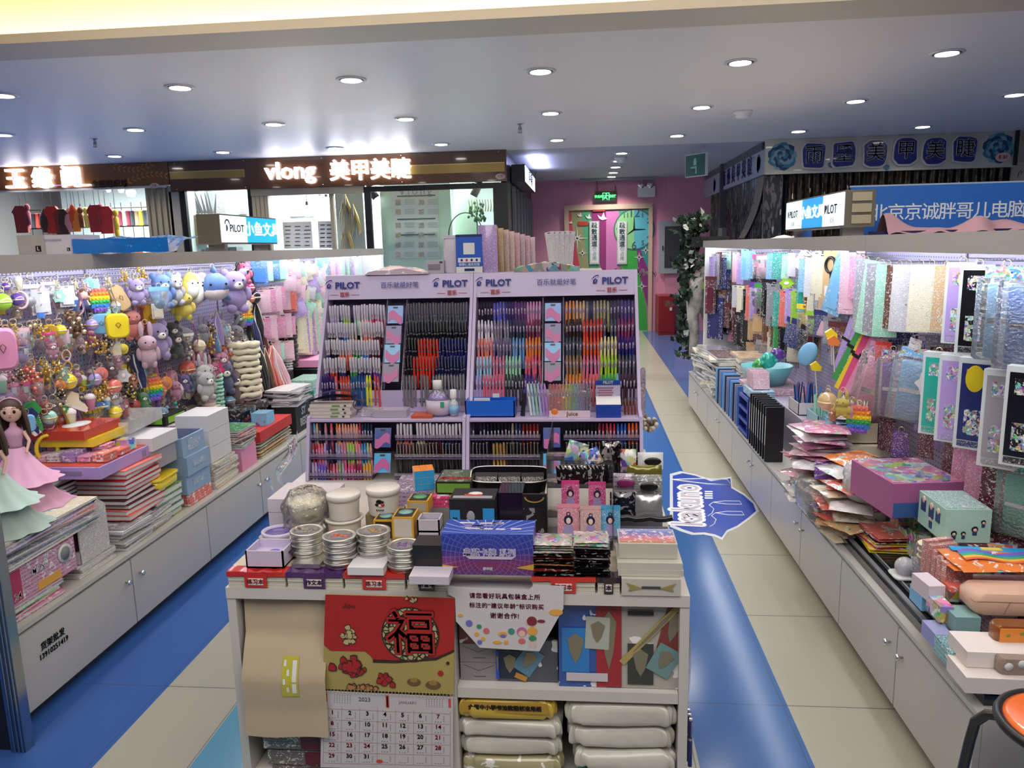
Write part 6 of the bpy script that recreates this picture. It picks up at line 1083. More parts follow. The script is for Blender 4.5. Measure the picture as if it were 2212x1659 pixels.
for (u, v, c, l) in ((1800, 737, 'orange', 'orange'), (1795, 722, 'yellow', 'yellow'), (1762, 792, 'yellow', 'bright yellow, lower')):
    p = at_x(u, v, 1.26); m = MB(); m.prism([(-.02, -.02), (.025, -.025), (.03, .0), (.0, .03), (-.03, .01)], -.01, .01); m.tube([(0, 0, -.02), (.02, .02, -.16)], .004, 4, 1); thing('star_stick', '%s paper star on a stick by the cream pencils' % l, 'stick', p, me=m.mesh('s', [OC_PLASTIC, PAPER]), col=PAL[c])
p = at_x(1745, 765, 1.24); m = MB(); m.sph((0, 0, 0), (.05, .02, .07), 0, None, 14, 10); thing('blue_oval_fan', 'pale blue oval fan leaning by the cream pencils', 'fan', p, (0, .4, -.5), me=m.mesh('f', OC_PLASTIC), col=PAL['sky blue'])
mm = MB(); mm.box((0, 0, .05), (.10, .02, .11)); TB = mm.mesh('tilt_box', PR_FINE)
for i in range(6): thing('lettered_small_box', 'pale lettered box in the tilted row above the letter trays', 'small box', (1.12, 4.86+i*.035, .68), (-.3, 0, 0), me=TB, col=PAL['pale pink'], group='tilted row of pale lettered boxes')
carton('row_stand', 'light blue checked carton under the tilted row of boxes', 'carton', 1.05, 1.19, 4.80, 5.06, .595+.03, .672, '#9cc3dc', mt=PR_SOFT)
# packet piles
def packpile(name, label, cat, n, cx, cy, z0, w, d, th, cols, mt, seed, jx=.04, jy=.05, rj=.5, x=None):
    r = random.Random(seed); ms = []
    for k in range(3):
        q = r.uniform(0, 6)
        m = MB(); m.grid(lambda u, v: ((u-.5)*w, (v-.5)*d, th*.5+th*.45*math.sin(u*PI)**.6*math.sin(v*PI)**.6+.003*math.sin(u*11+q)*math.sin(v*9)), 10, 10); m.grid(lambda u, v: ((u-.5)*w, (.5-v)*d, th*.5-th*.45*math.sin(u*PI)**.6*math.sin(v*PI)**.6), 4, 4); ms.append(m.mesh(name, mt))
    for i in range(n): thing(name, label, cat, (cx+r.uniform(-jx, jx), cy+r.uniform(-jy, jy), z0+i*th*.8), (r.uniform(-.08, .08), r.uniform(-.08, .08), r.uniform(-rj, rj)), me=r.choice(ms), col=PAL[r.choice(cols)], group=label)
    return z0+n*th*.8
PKB = printed('film_print', .45, 40, .8, .85, .14, coat=.8)
packpile('pink_tissue_pack', 'pink and white soft packet in the high pile under the plush ball', 'packet', 22, 1.15, 3.72, CT, .20, .26, .02, ['pale pink', 'white', 'pink', 'mint', 'pale pink'], PKB, 61)
packpile('blue_tissue_pack', 'pale blue and white packet fanned beside the pink packets', 'packet', 12, 1.28, 3.85, CT+.24, .16, .2, .016, ['sky blue', 'white', 'sky blue'], PKB, 62)
z = packpile('wrapped_toy_pack', 'shiny wrapped toy packet on the right counter before the pink packets', 'packet', 12, 1.17, 3.36, CT, .20, .24, .03, ['hot pink', 'orange', 'white', 'yellow', 'sky blue', 'purple'], PKB, 63, .05, .08)
packpile('clear_toy_bag', 'clear bag of small pieces hanging over the right cabinet edge', 'packet', 9, 1.06, 3.62, CT, .14, .2, .028, ['white', 'cream', 'pale pink', 'coral'], PKB, 64, .03, .16)
packpile('clear_toy_bag', 'clear bag of small pieces near the black display base', 'packet', 12, 1.09, 3.16, CT, .16, .18, .024, ['cream', 'white', 'tan', 'coral'], PKB, 65, .03, .10)
bagob('clear_wrap', 'clear crumpled wrapping hanging on the front edge of the right counter', (1.04, 3.45, CT+.003), (.14, .5, .16), 8, FILM)
bagob('white_plastic_bag', 'white plastic bag with pink print between packets and the pink box', (1.20, 3.12, CT+.17), (.26, .24, .18), 9)
pile('brown_envelope', 'reddish brown envelope pack above a yellow strip on the right counter', 'envelope', 5, 1.10, 1.26, 2.86, 3.04, .418, .012, ['coral', 'brown', 'maroon', 'yellow'], seed=66, page=False, rj=.2, mt=PKB)
for i in range(10): carton('toy_card_box', 'small busy-coloured box heaped behind the black base edge', 'small box', 1.22+.055*(i % 3), 1.272+.055*(i % 3), 2.70+.085*(i//3), 2.78+.085*(i//3), .418, .50+.02*(i % 2), ['maroon', 'purple', 'red', 'green', 'tan'][i % 5], mt=PR_BUSY, group='busy-coloured boxes on the near right counter')
for i in range(14): carton('green_card_box', 'thin dark green box in the heap below the pink box', 'small box', 1.24+.06*(i % 4), 1.297+.06*(i % 4), 2.86+.07*(i//4), 2.925+.07*(i//4), .51+.0*(i % 2), .58+.012*(i % 3), '#2a6b48', mt=PR_DARK, group='green boxes on the near right counter')
def capbox(t, w, d, h, col, mt): m = MB(); m.box((w/2, d/2, h+.001), (w*.94, d*.94, .002)); ob('printed_top', m.mesh('p', mt), parent=t, col=PAL.get(col, col))
t = cbox('pink_gift_box', 'large pink and blue iridescent box on the near right counter', 'box', 1925, 1120, .60, .26, .32, .13, '#a45c8c', rz=.12); capbox(t, .26, .32, .13, 'pink', PR_HOLO)
m = MB(); m.box((.13, -.001, .03), (.25, .002, .055)); ob('blue_foot', m.mesh('f', mat('foot_blue', hexc('#3a5a94'), .3)), parent=t)
t = cbox('mint_gift_box', 'mint box with little dark figures beside the pink iridescent box', 'box', 2038, 1172, .60, .145, .20, .115, '#a5cabd', rz=.0); capbox(t, .145, .20, .115, '#a8c9c2', PR_FINE)
m = MB()
for (x, z, s_) in ((.03, .02, .02), (.06, .02, .016), (.095, .035, .022), (.12, .06, .016)): m.sph((x, -.001, z+.012), (s_*.5, .002, s_*.5), 0, None, 10, 6); m.box((x, -.001, z), (s_*.6, .003, s_*.7), 1); m.sph((x, -.003, z+.010), (s_*.3, .002, s_*.28), 2, None, 8, 5)
for (y, z, s_) in ((.05, .07, .03), (.10, .07, .034), (.16, .075, .034), (.10, .025, .02)): m.box((-.001, y, z), (.003, s_, s_*1.2), 1); m.sph((-.001, y, z+.02), (.003, s_*.4, s_*.4), 2, None, 8, 5)
ob('figure_print', m.mesh('f', [EYE, mat('print_navy', hexc('#2b3a6e'), .5), mat('print_skin', hexc('#d9b8a6'), .5)]), parent=t)
for i in range(6): carton('support_box', 'pinkish box hidden under the large gift boxes', 'box', 1.26+.01*i, 1.5, 2.50+.11*i, 2.60+.11*i, .418, .598, ['maroon', 'purple', 'pink'][i % 3], mt=PR_BUSY, group='boxes under the large gift boxes')
z = packpile('rainbow_pack', 'wide clear packet with a rainbow ribbon and blue card on top of the near heap', 'packet', 2, 1.28, 2.36, .585, .32, .17, .020, ['coral', 'orange'], PKB, 70, .01, .01, .1)
m = MB()
for i, c in enumerate(('#e0663a', '#f0b53a', '#48a86a', '#3a86c8', '#8a5ac0')): m.grid(lambda u, v: ((u-.5)*.22, -.045+(i+v)*.016+.008*math.sin(u*7), .022+.003*math.sin(u*9)), 12, 1, i)
m.box((0, .055, .019), (.24, .035, .003), 5); m.box((0, .055, .0215), (.06, .02, .002), 6)
thing('rainbow_card', 'rainbow ribbon strip under a blue label on the near right heap', 'ribbon', (1.28, 2.36, .60), (0, 0, -.08), me=m.mesh('r', [mat('rb'+c, hexc(c), .25, coat=.6) for c in ('#e0663a', '#f0b53a', '#48a86a', '#3a86c8', '#8a5ac0')]+[mat('rb_blue', hexc('#2f9ad6'), .3), mat('rb_y', hexc('#e3c94a'), .3)]))
for i in range(5): thing('red_sheet_pack', 'orange-red striped packet by the rainbow ribbon', 'packet', (1.16, 2.36+i*.035, .50+.004*i), (0, 0, .3), me=TB, col='#cf8f88', group='orange-red packets on the near right heap')
# near heap
def nb(name, label, cat, u, v, z, w, d, h, col, mt=None, rz=0.0, lid=None):
    t = cbox(name, label, cat, u, v, z, w, d, h, col, mt, rz)
    if lid: m = MB(); m.bb(-.002, w+.002, -.002, d+.002, h*.66, h+.002); ob('lid', m.mesh('lid', OC_CARD), parent=t, col=PAL.get(lid, lid))
    return t
nb('white_long_box', 'long white box with a star drawing, the lower of two on the black base', 'box', 2085, 1497, .418, .30, .115, .044, '#d8cfcc', rz=-.03)
t = nb('white_long_box', 'long white box with a grey strip, the upper of two on the black base', 'box', 2087, 1441, .4635, .20, .115, .044, '#ddd3d0', rz=-.03)
nb('aqua_towel_box', 'pale turquoise box at the front of the near right heap', 'box', 2052, 1447, .418, .035, .10, .05, '#8fc0c4', PR_SOFT)
nb('lilac_clear_box', 'lilac translucent box in the near right heap', 'box', 2018, 1402, .418, .05, .09, .045, '#9a9ccc', OC_GLOSS)
nb('blue_bag_box', 'blue foil box behind the lilac translucent box', 'box', 2050, 1380, .425, .05, .09, .05, '#4a68b0', PR_HOLO)
def rounded(name, label, cat, u, v, z, w, d, h, col, mt, r=.02, rz=0, extra=None):
    p = at_z(u, v, z); m = MB(); m.rbox((w/2, d/2, h/2), (w, d, h), r, 0, n=4); t = thing(name, label, cat, (p.x, p.y, z), (0, 0, rz), me=m.mesh(name, mt), col=PAL.get(col, col)); return t, w, d, h
t, w, d, h = rounded('peach_case', 'large peach pencil case with rounded edges in the near right heap', 'pencil case', 2100, 1330, .515, .26, .11, .065, '#d9b39c', OC_PLASTIC, .03, -.02)
m = MB(); m.tube([(0, .02, .045), (.002, -.001, .045), (w, -.001, .045)], .0012, 4); m.tube([(.10, -.001, .045), (.085, -.001, .01)], .0012, 4); ob('seam', m.mesh('s', mat('seam_brown', hexc('#a07a66'), .6)), parent=t)
t, w, d, h = rounded('toast_pouch', 'orange-brown rounded pouch with a little face pattern at the right edge', 'pouch', 2150, 1392, .50, .18, .05, .052, '#8a4c22', OC_GLOSS, .015)
m = MB(); m.rbox((w/2, -.001, h/2), (w*.9, .003, h*.8), .001, 0); [m.sph((.03+i*.035, -.003, .028+.006*(i % 2)), (.006, .001, .005), 1, None, 8, 5) for i in range(5)]; ob('orange_face', m.mesh('f', [mat('toast_orange', hexc('#e08a35'), .3), mat('toast_mark', hexc('#8a8a30'), .4)]), parent=t)
t, w, d, h = rounded('dotted_pouch', 'brown pouch with large white dots at the right edge', 'pouch', 2160, 1459, .462, .16, .05, .045, '#8f7a6e', OC_CLOTH, .012)
m = MB(); [m.lathe([(0, -.001), (.011, -.001), (.011, .001), (0, .001)], 14, 0, TR((.02+i*.033, -.0005, .025+.008*(i % 2)), (PI/2, 0, 0))) for i in range(4)]; ob('white_dots', m.mesh('d', PAPER), parent=t)
nb('white_peach_carton', 'plain whitish carton with a pink end below the rainbow packet', 'carton', 2005, 1300, .50, .05, .10, .05, '#cfc3cc', rz=.1); nb('red_teal_box', 'small red and teal box beside the peach case', 'box', 2050, 1300, .50, .05, .06, .045, 'coral', PR_BUSY)
nb('teal_grey_case', 'dull teal case in the middle of the near right heap', 'pencil case', 2062, 1368, .462, .07, .08, .05, '#7fa5a6', OC_PLASTIC); nb('pink_violet_box', 'pink-violet patterned box in the near right heap', 'box', 2028, 1345, .47, .04, .09, .05, 'pink', PR_BUSY); nb('sky_case', 'sky blue case in the near right heap', 'pencil case', 1990, 1320, .45, .05, .09, .05, 'sky blue', OC_GLOSS)
packpile('pink_wrapped_bag', 'pink wrapped bag at the front of the near right heap', 'packet', 4, 1.13, 2.42, .418, .09, .10, .02, ['pink', 'coral', 'maroon'], PKB, 77, .01, .03)
for k in range(3):
    p = at_z(1975+k*3, 1262, .50); m = MB(); m.lathe([(.0, 0), (.03, 0), (.036, .035), (.038, .035), (.038, .04)], 16); thing('cream_cup', 'cream ribbed paper cup, %s in its short stack on the near right heap' % ['lowest', 'middle', 'topmost'][k], 'cup', (1.16, 2.55, .50+k*.022), me=m.mesh('c', mat('cup_cream', hexc('#d9cdb4'), .6)))
carton('heap_base_box', 'grey boxed set at the bottom of the near right heap', 'box', 1.14, 1.5, 2.46, 2.64, .418, .499, 'grey', mt=PR_SOFT); carton('heap_base_box', 'pinkish boxed set at the bottom of the near right heap', 'box', 1.20, 1.5, 2.22, 2.45, .418, .52, 'pale pink', mt=PR_SOFT); carton('heap_base_box', 'plum boxed set behind the white long boxes', 'box', 1.27, 1.5, 2.12, 2.215, .418, .512, 'maroon', mt=PR_SOFT)
p = at_z(1925, 1300, .418); m = MB(); m.sph((0, 0, .035), .034, 0, None, 20, 14); m.rbox((0, 0, .004), (.09, .09, .008), .02, 1); m.sph((0, 0, .024), (.02, .02, .018), 2, None, 10, 8); thing('blue_globe', 'glossy dark blue globe on a white card at the black base edge', 'globe', (1.13, 2.66, .418), me=m.mesh('g', [clear('blue_shell', .5, (.2, .35, .8), rough=.05), PAPER, mat('globe_blue', hexc('#2a4a9c'), .2)]))

# ================================================================ FAR END OF THE RIGHT AISLE: vines, driftwood
r5 = random.Random(55)
for i in range(60):
    u = r5.uniform(1870, 2212); hang(-1, u, 790+(u-1870)*.25+r5.uniform(-50, 90), r5.uniform(70, 120), r5.choice(['zip_bag', 'long_pack', 'zip_bag']), r5.choice(['maroon', 'purple', 'pink', 'navy', 'grey', 'lilac', 'black']), x=1.49, rz=-.7, where='at the back of the near right pegboard', hookz=False, w=1.4)
for i in range(46):
    u = r5.uniform(1540, 1860); hang(-1, u, r5.uniform(640, 770), r5.uniform(40, 70), r5.choice(['clear_pack', 'pack', 'long_pack', 'tassel']), r5.choice(['brown', 'tan', 'grey', 'cream', 'black', 'maroon', 'lime', 'pale pink']), x=1.45, rz=-.8, where='jammed deep in the middle of the right pegboard', hookz=False, w=1.2)
r = random.Random(4)
LF = [mat('vine_dark', hexc('#16261a'), .6), mat('vine_green', hexc('#33503a'), .6), mat('vine_white', hexc('#b9bdb8'), .6)]
def vine(label, u, v0, v1, y, wpx, n, seed):
    a, b = at_y(u, v0, y), at_y(u, v1, y); w = wpx*y/FPX; r = random.Random(seed); m = MB()
    for i in range(n):
        t = r.random(); z = lin(a.z, b.z, t)-b.z; x = (r.gauss(0, .3))*w*(.5+.5*math.sin(t*6+seed)**2); q = r.uniform(.03, .075)
        T = TR((x, r.uniform(-.12, .12), z), (r.uniform(-1, 1), r.uniform(-1.2, 1.2), r.uniform(0, 6))); m.add([(0, 0, 0), (q*.5, -.2*q, q*.5), (0, 0, q*1.3), (-q*.5, -.2*q, q*.5)], [(0, 1, 2, 3)], 0 if i % 3 else 1 if i % 9 else 2, False, T)
    m.tube([(.05*math.sin(k), .03*math.cos(k*2), lin(0, a.z-b.z, k/8)) for k in range(9)], .012, 5, 0)
    return thing('trailing_vine', label, 'plant', (b.x, y, b.z), me=m.mesh('v', LF))
vine('dark trailing vine rising over the far end of the right shelves', 1488, 470, 640, 7.75, 46, 520, 1)
vine('dark leafy vine with white blooms hanging beside the grey cabinet', 1480, 560, 745, 8.1, 34, 360, 2)
vine('bushy dark vine on top of the black planter box', 1505, 468, 505, 7.7, 40, 160, 3)
vine('sparse dark vine low beside the red fire box', 1478, 640, 775, 8.0, 22, 140, 5)
m = MB(); a = at_y(1520, 500, 7.7); m.bb(-.10, .25, 0, .25, 0, .10); thing('black_planter', 'black planter box at the far end of the right top deck', 'planter', (a.x-.02, 7.66, 1.612-.06), me=m.mesh('p', BLACK))
m = MB(); pts = [at_y(u, v, 7.7) for u, v in ((1495, 770), (1500, 720), (1496, 680), (1508, 640), (1505, 610), (1525, 585), (1540, 570))]; m.tube(pts, [.035, .05, .06, .075, .09, .05, .02], 9)
m.tube([at_y(u, v, 7.7) for u, v in ((1500, 700), (1488, 680), (1484, 650))], [.04, .02, .01], 6); m.tube([at_y(u, v, 7.7) for u, v in ((1506, 650), (1516, 665), (1520, 690))], [.05, .03, .012], 6)
t = NT('driftwood'); o = t.obj(); t.P('Base Color', t.ramp(t.noise(o, 9, 4), [(.3, '#5a5752'), (.6, '#a39f9a')])).P('Roughness', .9); t.bump(t.noise(o, 30, 4), .8, .02)
thing('driftwood_branch', 'pale gnarled driftwood branch standing at the far end of the right shelves', 'branch', me=m.mesh('d', t.m))
m = MB(); pts = [at_y(u, v, 7.62) for u, v in ((1516, 626), (1540, 618), (1560, 622))]; m.box((0, 0, 0), (.20, .05, .07)); thing('green_dotted_ruler_case', 'lime green dotted case at the far end of the right shelves', 'case', pts[1], (0, .1, 0), me=m.mesh('g', mat('lime_dots', hexc('#8fae3c'), .5)))
m = MB(); a = at_y(1450, 600, 8.6)
m.bb(-.02, .03, 0, .25, 0, 1.75); thing('dark_post', 'tall dark narrow post behind the vines', 'post', (1.58, 8.9, 0), me=m.mesh('p', DARK))
# ================================================================ CENTRAL KIOSK
KT = .756; KFY = 1.762
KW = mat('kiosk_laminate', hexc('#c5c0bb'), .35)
m = MB(); m.bb(-.918, .255, KFY, 3.12, .726, KT)
kio = thing('display_counter', 'white open-fronted display counter in the middle of the aisle', 'counter', me=m.mesh('top', KW))
for k, (x0, x1) in enumerate(((-.918, -.895), (-.347, -.327), (.232, .255))): m = MB(); m.bb(x0, x1, KFY+.003, 3.10, 0, .725); ob('side_panel' if k != 1 else 'divider', m.mesh('s', KW), parent=kio)
for z0, z1, n in ((.464, .492, 'shelf'), (.20, .222, 'shelf'), (0, .03, 'base_board')): 
    for a, b in ((-.894, -.348), (-.326, .231)): m = MB(); m.bb(a, b, KFY+.004, 2.3, z0, z1); ob(n, m.mesh('s', KW), parent=kio)
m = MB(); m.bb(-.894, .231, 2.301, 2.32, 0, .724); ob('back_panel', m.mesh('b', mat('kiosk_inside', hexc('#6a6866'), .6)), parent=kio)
m = MB(); m.bb(-1.08, -.919, 2.60, 3.12, 0, KT-.001); thing('side_cabinet', 'narrow white cabinet carrying the left edge of the pen displays', 'cabinet', me=m.mesh('c', KW))
# ---- pen displays
DSP = mat('display_board', hexc('#b7a9cc'), .35); DSPI = mat('display_inside', hexc('#554c72'), .4); TIER = clear('tier_acrylic', .12, (.85, .8, .95), rough=.1)
NAVYI = tmat(hexc('#1f2a86')); REDI = tmat(hexc('#b5282e'))
UY0, UZ0, UY1, UZ1 = 2.845, 1.06, 3.03, 1.405       # sloping upper rack, front bottom -> top
def on_slope(u, v, y0, z0, y1, z1):
    d = ray(u, v); # point c + d t on the plane through the two rails
    ny, nz = (z1-z0), -(y1-y0); t = ((y0)*ny+(z0-CAMZ)*nz)/(d.y*ny+d.z*nz); return Vector((0, 0, CAMZ))+d*t
def logo(parent, x, y, z, s, tilt=0):
    m = MB(); m.prism([(-.5*s, -.5*s), (.12*s, -.5*s), (.32*s, .1*s), (-.1*s, .34*s), (-.42*s, .1*s)], -.001, 0, 0)
    o_ = [(-.85*s, .1*s), (-.45*s, .6*s), (.05*s, .92*s), (.5*s, .95*s), (.52*s, .55*s), (.42*s, .78*s), (.05*s, .75*s), (-.4*s, .45*s)]; m.prism(o_, -.001, 0, 0)
    m.tube([(-.22*s, -.0012, -.1*s), (-.02*s, -.0012, .12*s), (.08*s, -.0012, -.0*s), (-.22*s, -.0012, -.26*s), (.05*s, -.0012, -.3*s)], .045*s, 4, 1)
    ob('logo_mark', m.mesh('l', [NAVYI, DSP]), (x, y, z), parent=parent)
def display(x0, x1, label):
    t = thing('pen_display', label, 'display rack'); prof = [(2.66, KT+.001), (2.722, .985), (2.80, .995), (2.835, 1.07), (3.02, 1.425), (3.045, 1.50), (3.09, 1.50), (3.09, KT+.001)]
    for xa, xb in ((x0, x0+.012), (x1-.012, x1)):
        m = MB(); n = len(prof); vs = [(xa, y, z) for y, z in prof]+[(xb, y, z) for y, z in prof]; m.add(vs, [tuple(range(n)), tuple(range(2*n-1, n-1, -1))]+[(i, i+n, (i+1) % n+n, (i+1) % n) for i in range(n)]); ob('side_panel', m.mesh('s', DSP), parent=t)
    m = MB(); m.bb(x0+.012, x1-.012, 3.078, 3.09, KT+.001, 1.46); m.bb(x0+.012, x1-.012, 3.02, 3.03, 1.06, 1.06+.001); ob('back_board', m.mesh('b', DSPI), parent=t)
    m = MB(); m.add([(x0+.012, 3.018, 1.405), (x1-.012, 3.018, 1.405), (x1-.012, 3.042, 1.50), (x0+.012, 3.042, 1.50), (x0+.012, 3.045, 1.405), (x1-.012, 3.045, 1.405), (x1-.012, 3.088, 1.50), (x0+.012, 3.088, 1.50)], [(0, 1, 2, 3), (3, 2, 6, 7), (0, 4, 5, 1), (4, 7, 6, 5)]); hd = ob('header', m.mesh('h', DSP), parent=t)
    w = x1-x0
    for fx in (.135, .86 if x0 < -.6 else .845):
        xx = x0+w*fx; logo(hd, xx-.062, 3.0225, 1.462, .023); text('PILOT', .036, (xx+.012, 3.022, 1.460), (PI/2-.25, 0, 0), hd, NAVYI, .0014, sx=1.05)
        text('百乐', .020, (xx, 3.0155, 1.424), (PI/2-.25, 0, 0), hd, REDI, .0005); m = MB(); m.bb(xx-.06, xx-.026, 3.0165, 3.0175, 1.423, 1.4245); m.bb(xx+.026, xx+.06, 3.0165, 3.0175, 1.423, 1.4245); ob('thin_line', m.mesh('l', REDI), parent=hd)
    text('百乐就是好笔', .026, (x0+w*.51, 3.020, 1.458), (PI/2-.25, 0, 0), hd, NAVYI, .0001)
    m = MB(); m.bb(x0+.012, x1-.012, 2.715, 2.86, .969, .977); m.bb(x0+.012, x1-.012, 2.852, 2.860, .978, 1.062); lg = ob('ledge', m.mesh('l', DSP), parent=t)
    logo(lg, x0+w*.63, 2.8505, 1.022, .012); text('PILOT', .022, (x0+w*.72, 2.8505, 1.022), FRONT, lg, NAVYI, .0008)
    cx = x0+w*.49
    for q in (-.04, .04): m = MB(); m.add([(cx+q-.002, 2.85, 1.06), (cx+q+.002, 2.85, 1.06), (cx+q+.002, 3.02, 1.40), (cx+q-.002, 3.02, 1.40), (cx+q-.002, 2.90, 1.06), (cx+q+.002, 2.90, 1.06), (cx+q+.002, 3.06, 1.40), (cx+q-.002, 3.06, 1.40)], [(0, 1, 2, 3), (4, 7, 6, 5), (0, 3, 7, 4), (1, 5, 6, 2)]); ob('bay_divider', m.mesh('d', TIER), parent=t)
    for k in range(5):
        z = 1.333-.066*k; y = lin(UY0, UY1, (z-UZ0)/(UZ1-UZ0)); 
        for a, b in ((x0+.014, cx-.043), (cx+.043, x1-.014)):
            m = MB(); m.bb(a, b, y+.004, y+.075, z-.055, z-.052, 0); m.bb(a, b, y-.002, y+.001, z-.05, z-.038, 1); ob('tier', m.mesh('t', [DSPI, TIER]), parent=t)
    for k in range(3):
        for a, b in ((x0+.014, cx-.043), (cx+.043, x1-.014)): z = .775+.068*k; y = lin(2.665, 2.725, (z-.76)/.21); m = MB(); m.bb(a, b, y-.004, y-.001, z, z+.011, 1); m.bb(a, b, y, y+.08, z-.01, z-.006, 0); ob('tier', m.mesh('t', [DSPI, TIER]), parent=t)
    # hanging refill cards on the centre strip
    for k, (z, y) in enumerate(((1.345, 2.99), (1.27, 2.945), (1.20, 2.91), (1.13, 2.875), (.915, 2.705), (.825, 2.68))):
        m = MB(); m.box((0, 0, 0), (.062, .004, .072), 0); m.box((0, -.003, .028), (.018, .002, .006), 1); m.grid(lambda u, v: ((u-.5)*.055, -.004-.0*v, -.03+.035*v+.012*math.sin(u*5+k)), 8, 2, 2)
        c = thing('refill_card', 'blue-purple refill card down the middle of %s, %s from the top' % ('the left pen display' if x0 < -.6 else 'the right pen display', ['first', 'second', 'third', 'fourth', 'fifth', 'sixth'][k]), 'refill card', (cx, y-.012, z), (-.35, 0, 0), me=m.mesh('r', [OC_GLOSS, BLACK, mat('card_wave', hexc('#b0508f'), .3)]), col=['#4f7fc4', '#4b3f86', '#4a9ad0', '#4a3c70', '#3f4f92', '#58a6d6'][k])
    return t
display(-1.035, -.432, 'left pale lilac pen display rack with tiers of pens'); display(-.430, .214, 'right pale lilac pen display rack with tiers of coloured pens')
def pen(kind):
    m = MB()
    if kind == 'gel': m.tube([(0, 0, -.115), (0, 0, -.06), (0, 0, -.0595), (0, 0, -.008), (0, 0, 0)], [.0040, .0046, .0050, .0050, .0036], 7, 0); m.box((0, -.0062, -.022), (.0034, .0022, .036), 0); m.tube([(0, 0, -.12), (0, 0, -.058)], .0047, 7, 1); m.box((0, -.0052, -.04), (.0022, .0012, .022), 2); return m.mesh('pen', [mat('pen_white', hexc('#cfc9d8'), .3), OC_PLASTIC, OC_PLASTIC])
    if kind == 'felt': m.tube([(0, 0, -.12), (0, 0, -.02), (0, 0, -.012), (0, 0, 0)], [.0047, .0054, .0040, .0030], 7, 0); m.box((0, -.0054, -.036), (.0046, .0014, .022), 1); m.box((0, -.0060, -.040), (.0016, .0010, .012), 2); return m.mesh('pen', [OC_GLOSS, mat('pen_pale', hexc('#b9aac8'), .3), EYE])
    m.tube([(0, 0, -.12), (0, 0, -.006), (0, 0, 0)], [.0046, .0048, .003], 7, 0); m.box((0, -.0060, -.022), (.0026, .0018, .038), 1); m.tube([(0, 0, -.004), (0, 0, .003)], .0036, 7, 1); m.tube([(0, 0, -.052), (0, 0, -.046)], .0051, 7, 1); return m.mesh('pen', [OC_GLOSS, STEEL])
PK = {k: pen(k) for k in ('gel', 'felt', 'ball')}
PN = {'gel': ('gel_pen', 'white-topped gel pen'), 'felt': ('felt_pen', 'felt-tip pen'), 'ball': ('ballpoint_pen', 'metal-clipped pen')}
pr_ = random.Random(9)
def penrow(kind, x0, x1, y, z, cols, where, n=20):
    seq = []
    for c, k in cols: seq += [c]*k
    n = len(seq)
    for i, c in enumerate(seq):
        if pr_.random() < .03: continue
        hx = PAL.get(c, c); lb = '%s in the %s' % (PN[kind][1] if kind != 'felt' else 'coloured felt-tip pen', where)
        thing(PN[kind][0], lb, 'pen', (lin(x0, x1, (i+.5)/n), y+pr_.uniform(-.001, .002), z+pr_.uniform(-.003, .003)), (pr_.uniform(-.04, .02), pr_.uniform(-.035, .035), 0), group=lb, me=PK[kind], col=hx)
def upper(k): z = 1.385-.066*k; return lin(UY0, UY1, (z-UZ0-.05)/(UZ1-UZ0)), z
RW = ['first', 'second', 'third', 'fourth', 'fifth']
L1, L2, L3, L4 = (-1.015, -.785), (-.695, -.45), (-.41, -.16), (-.068, .198)
D1L = [('gel', [('lilac', 4), ('blue', 1), ('lime', 3), ('mint', 3), ('cream', 2), ('pale pink', 3), ('hot pink', 2), ('pink', 3)]), ('gel', [('black', 3), ('cream', 1), ('navy', 2), ('blue', 2), ('tan', 3), ('cream', 2), ('coral', 4), ('maroon', 4)]), ('gel', [('navy', 2), ('black', 3), ('coral', 5), ('green', 3), ('blue', 3), ('maroon', 5)]), ('gel', [('purple', 2), ('red', 3), ('navy', 4), ('green', 3), ('navy', 4), ('purple', 4)]), ('felt', [('#2d2468', 5), ('#d9767c', 1), ('#cf4a34', 5), ('#2c5590', 6), ('#d8dc28', 2), ('#cf9ac6', 1), ('#cc4a4a', 2)])]
D1R = [('ball', [('#5a5a66', 22)]), ('ball', [('#14141a', 20)]), ('ball', [('#121216', 4), ('#d8311f', 7), ('#1c2470', 9)]), ('ball', [('#121216', 3), ('#d8311f', 7), ('#141a4a', 10)]), ('ball', [('#77747f', 10), ('#8a8790', 11)])]
D2L = [('felt', [('#1c1826', 5), ('#5a5cc8', 4), ('#3a2f6a', 3), ('#6a3f7c', 4), ('#c888b4', 5)]), ('felt', [('#d8d4e4', 5), ('#8a8496', 5), ('#3a4258', 5), ('#7a3a52', 5)]), ('felt', [('#e07a72', 5), ('#6f6688', 6), ('#6a9ad4', 4), ('#e2803c', 5)]), ('felt', [('#9cc6e8', 5), ('#d07c9c', 4), ('#9cd4b4', 5), ('#6c5f8c', 1), ('#dc5f84', 5)]), ('felt', [('#b49cd8', 2), ('#d86a86', 7), ('#3c3a44', 6), ('#4a3f9a', 3), ('#5a5464', 2)])]
D2R = [('felt', [('#dc8a4a', 3), ('#cfa87a', 3), ('#8c8678', 3), ('#9c9a6c', 4), ('#4a465c', 3), ('#5c4a8c', 4)]), ('felt', [('#3a2a2c', 5), ('#cc3f3a', 6), ('#4c5468', 4), ('#8c3a6c', 5)]), ('felt', [('#4c5a60', 5), ('#dc5a30', 5), ('#ddd49a', 5), ('#2c2a7c', 5)]), ('felt', [('#9a7a5c', 5), ('#d8709c', 5), ('#a0d038', 5), ('#5c5a68', 5)]), ('felt', [('#c8885c', 1), ('#e0883c', 4), ('#d86a6c', 5), ('#3a9a6c', 5), ('#7cb0d0', 1), ('#4a3040', 5)])]
for D, (a, b), w in ((D1L, L1, 'left half of the left pen display'), (D1R, L2, 'right half of the left pen display'), (D2L, L3, 'left half of the right pen display'), (D2R, L4, 'right half of the right pen display')):
    for k, (kd, cols) in enumerate(D): y, z = upper(k); penrow(kd, a, b, y, z, cols, '%s row, %s' % (RW[k], w))
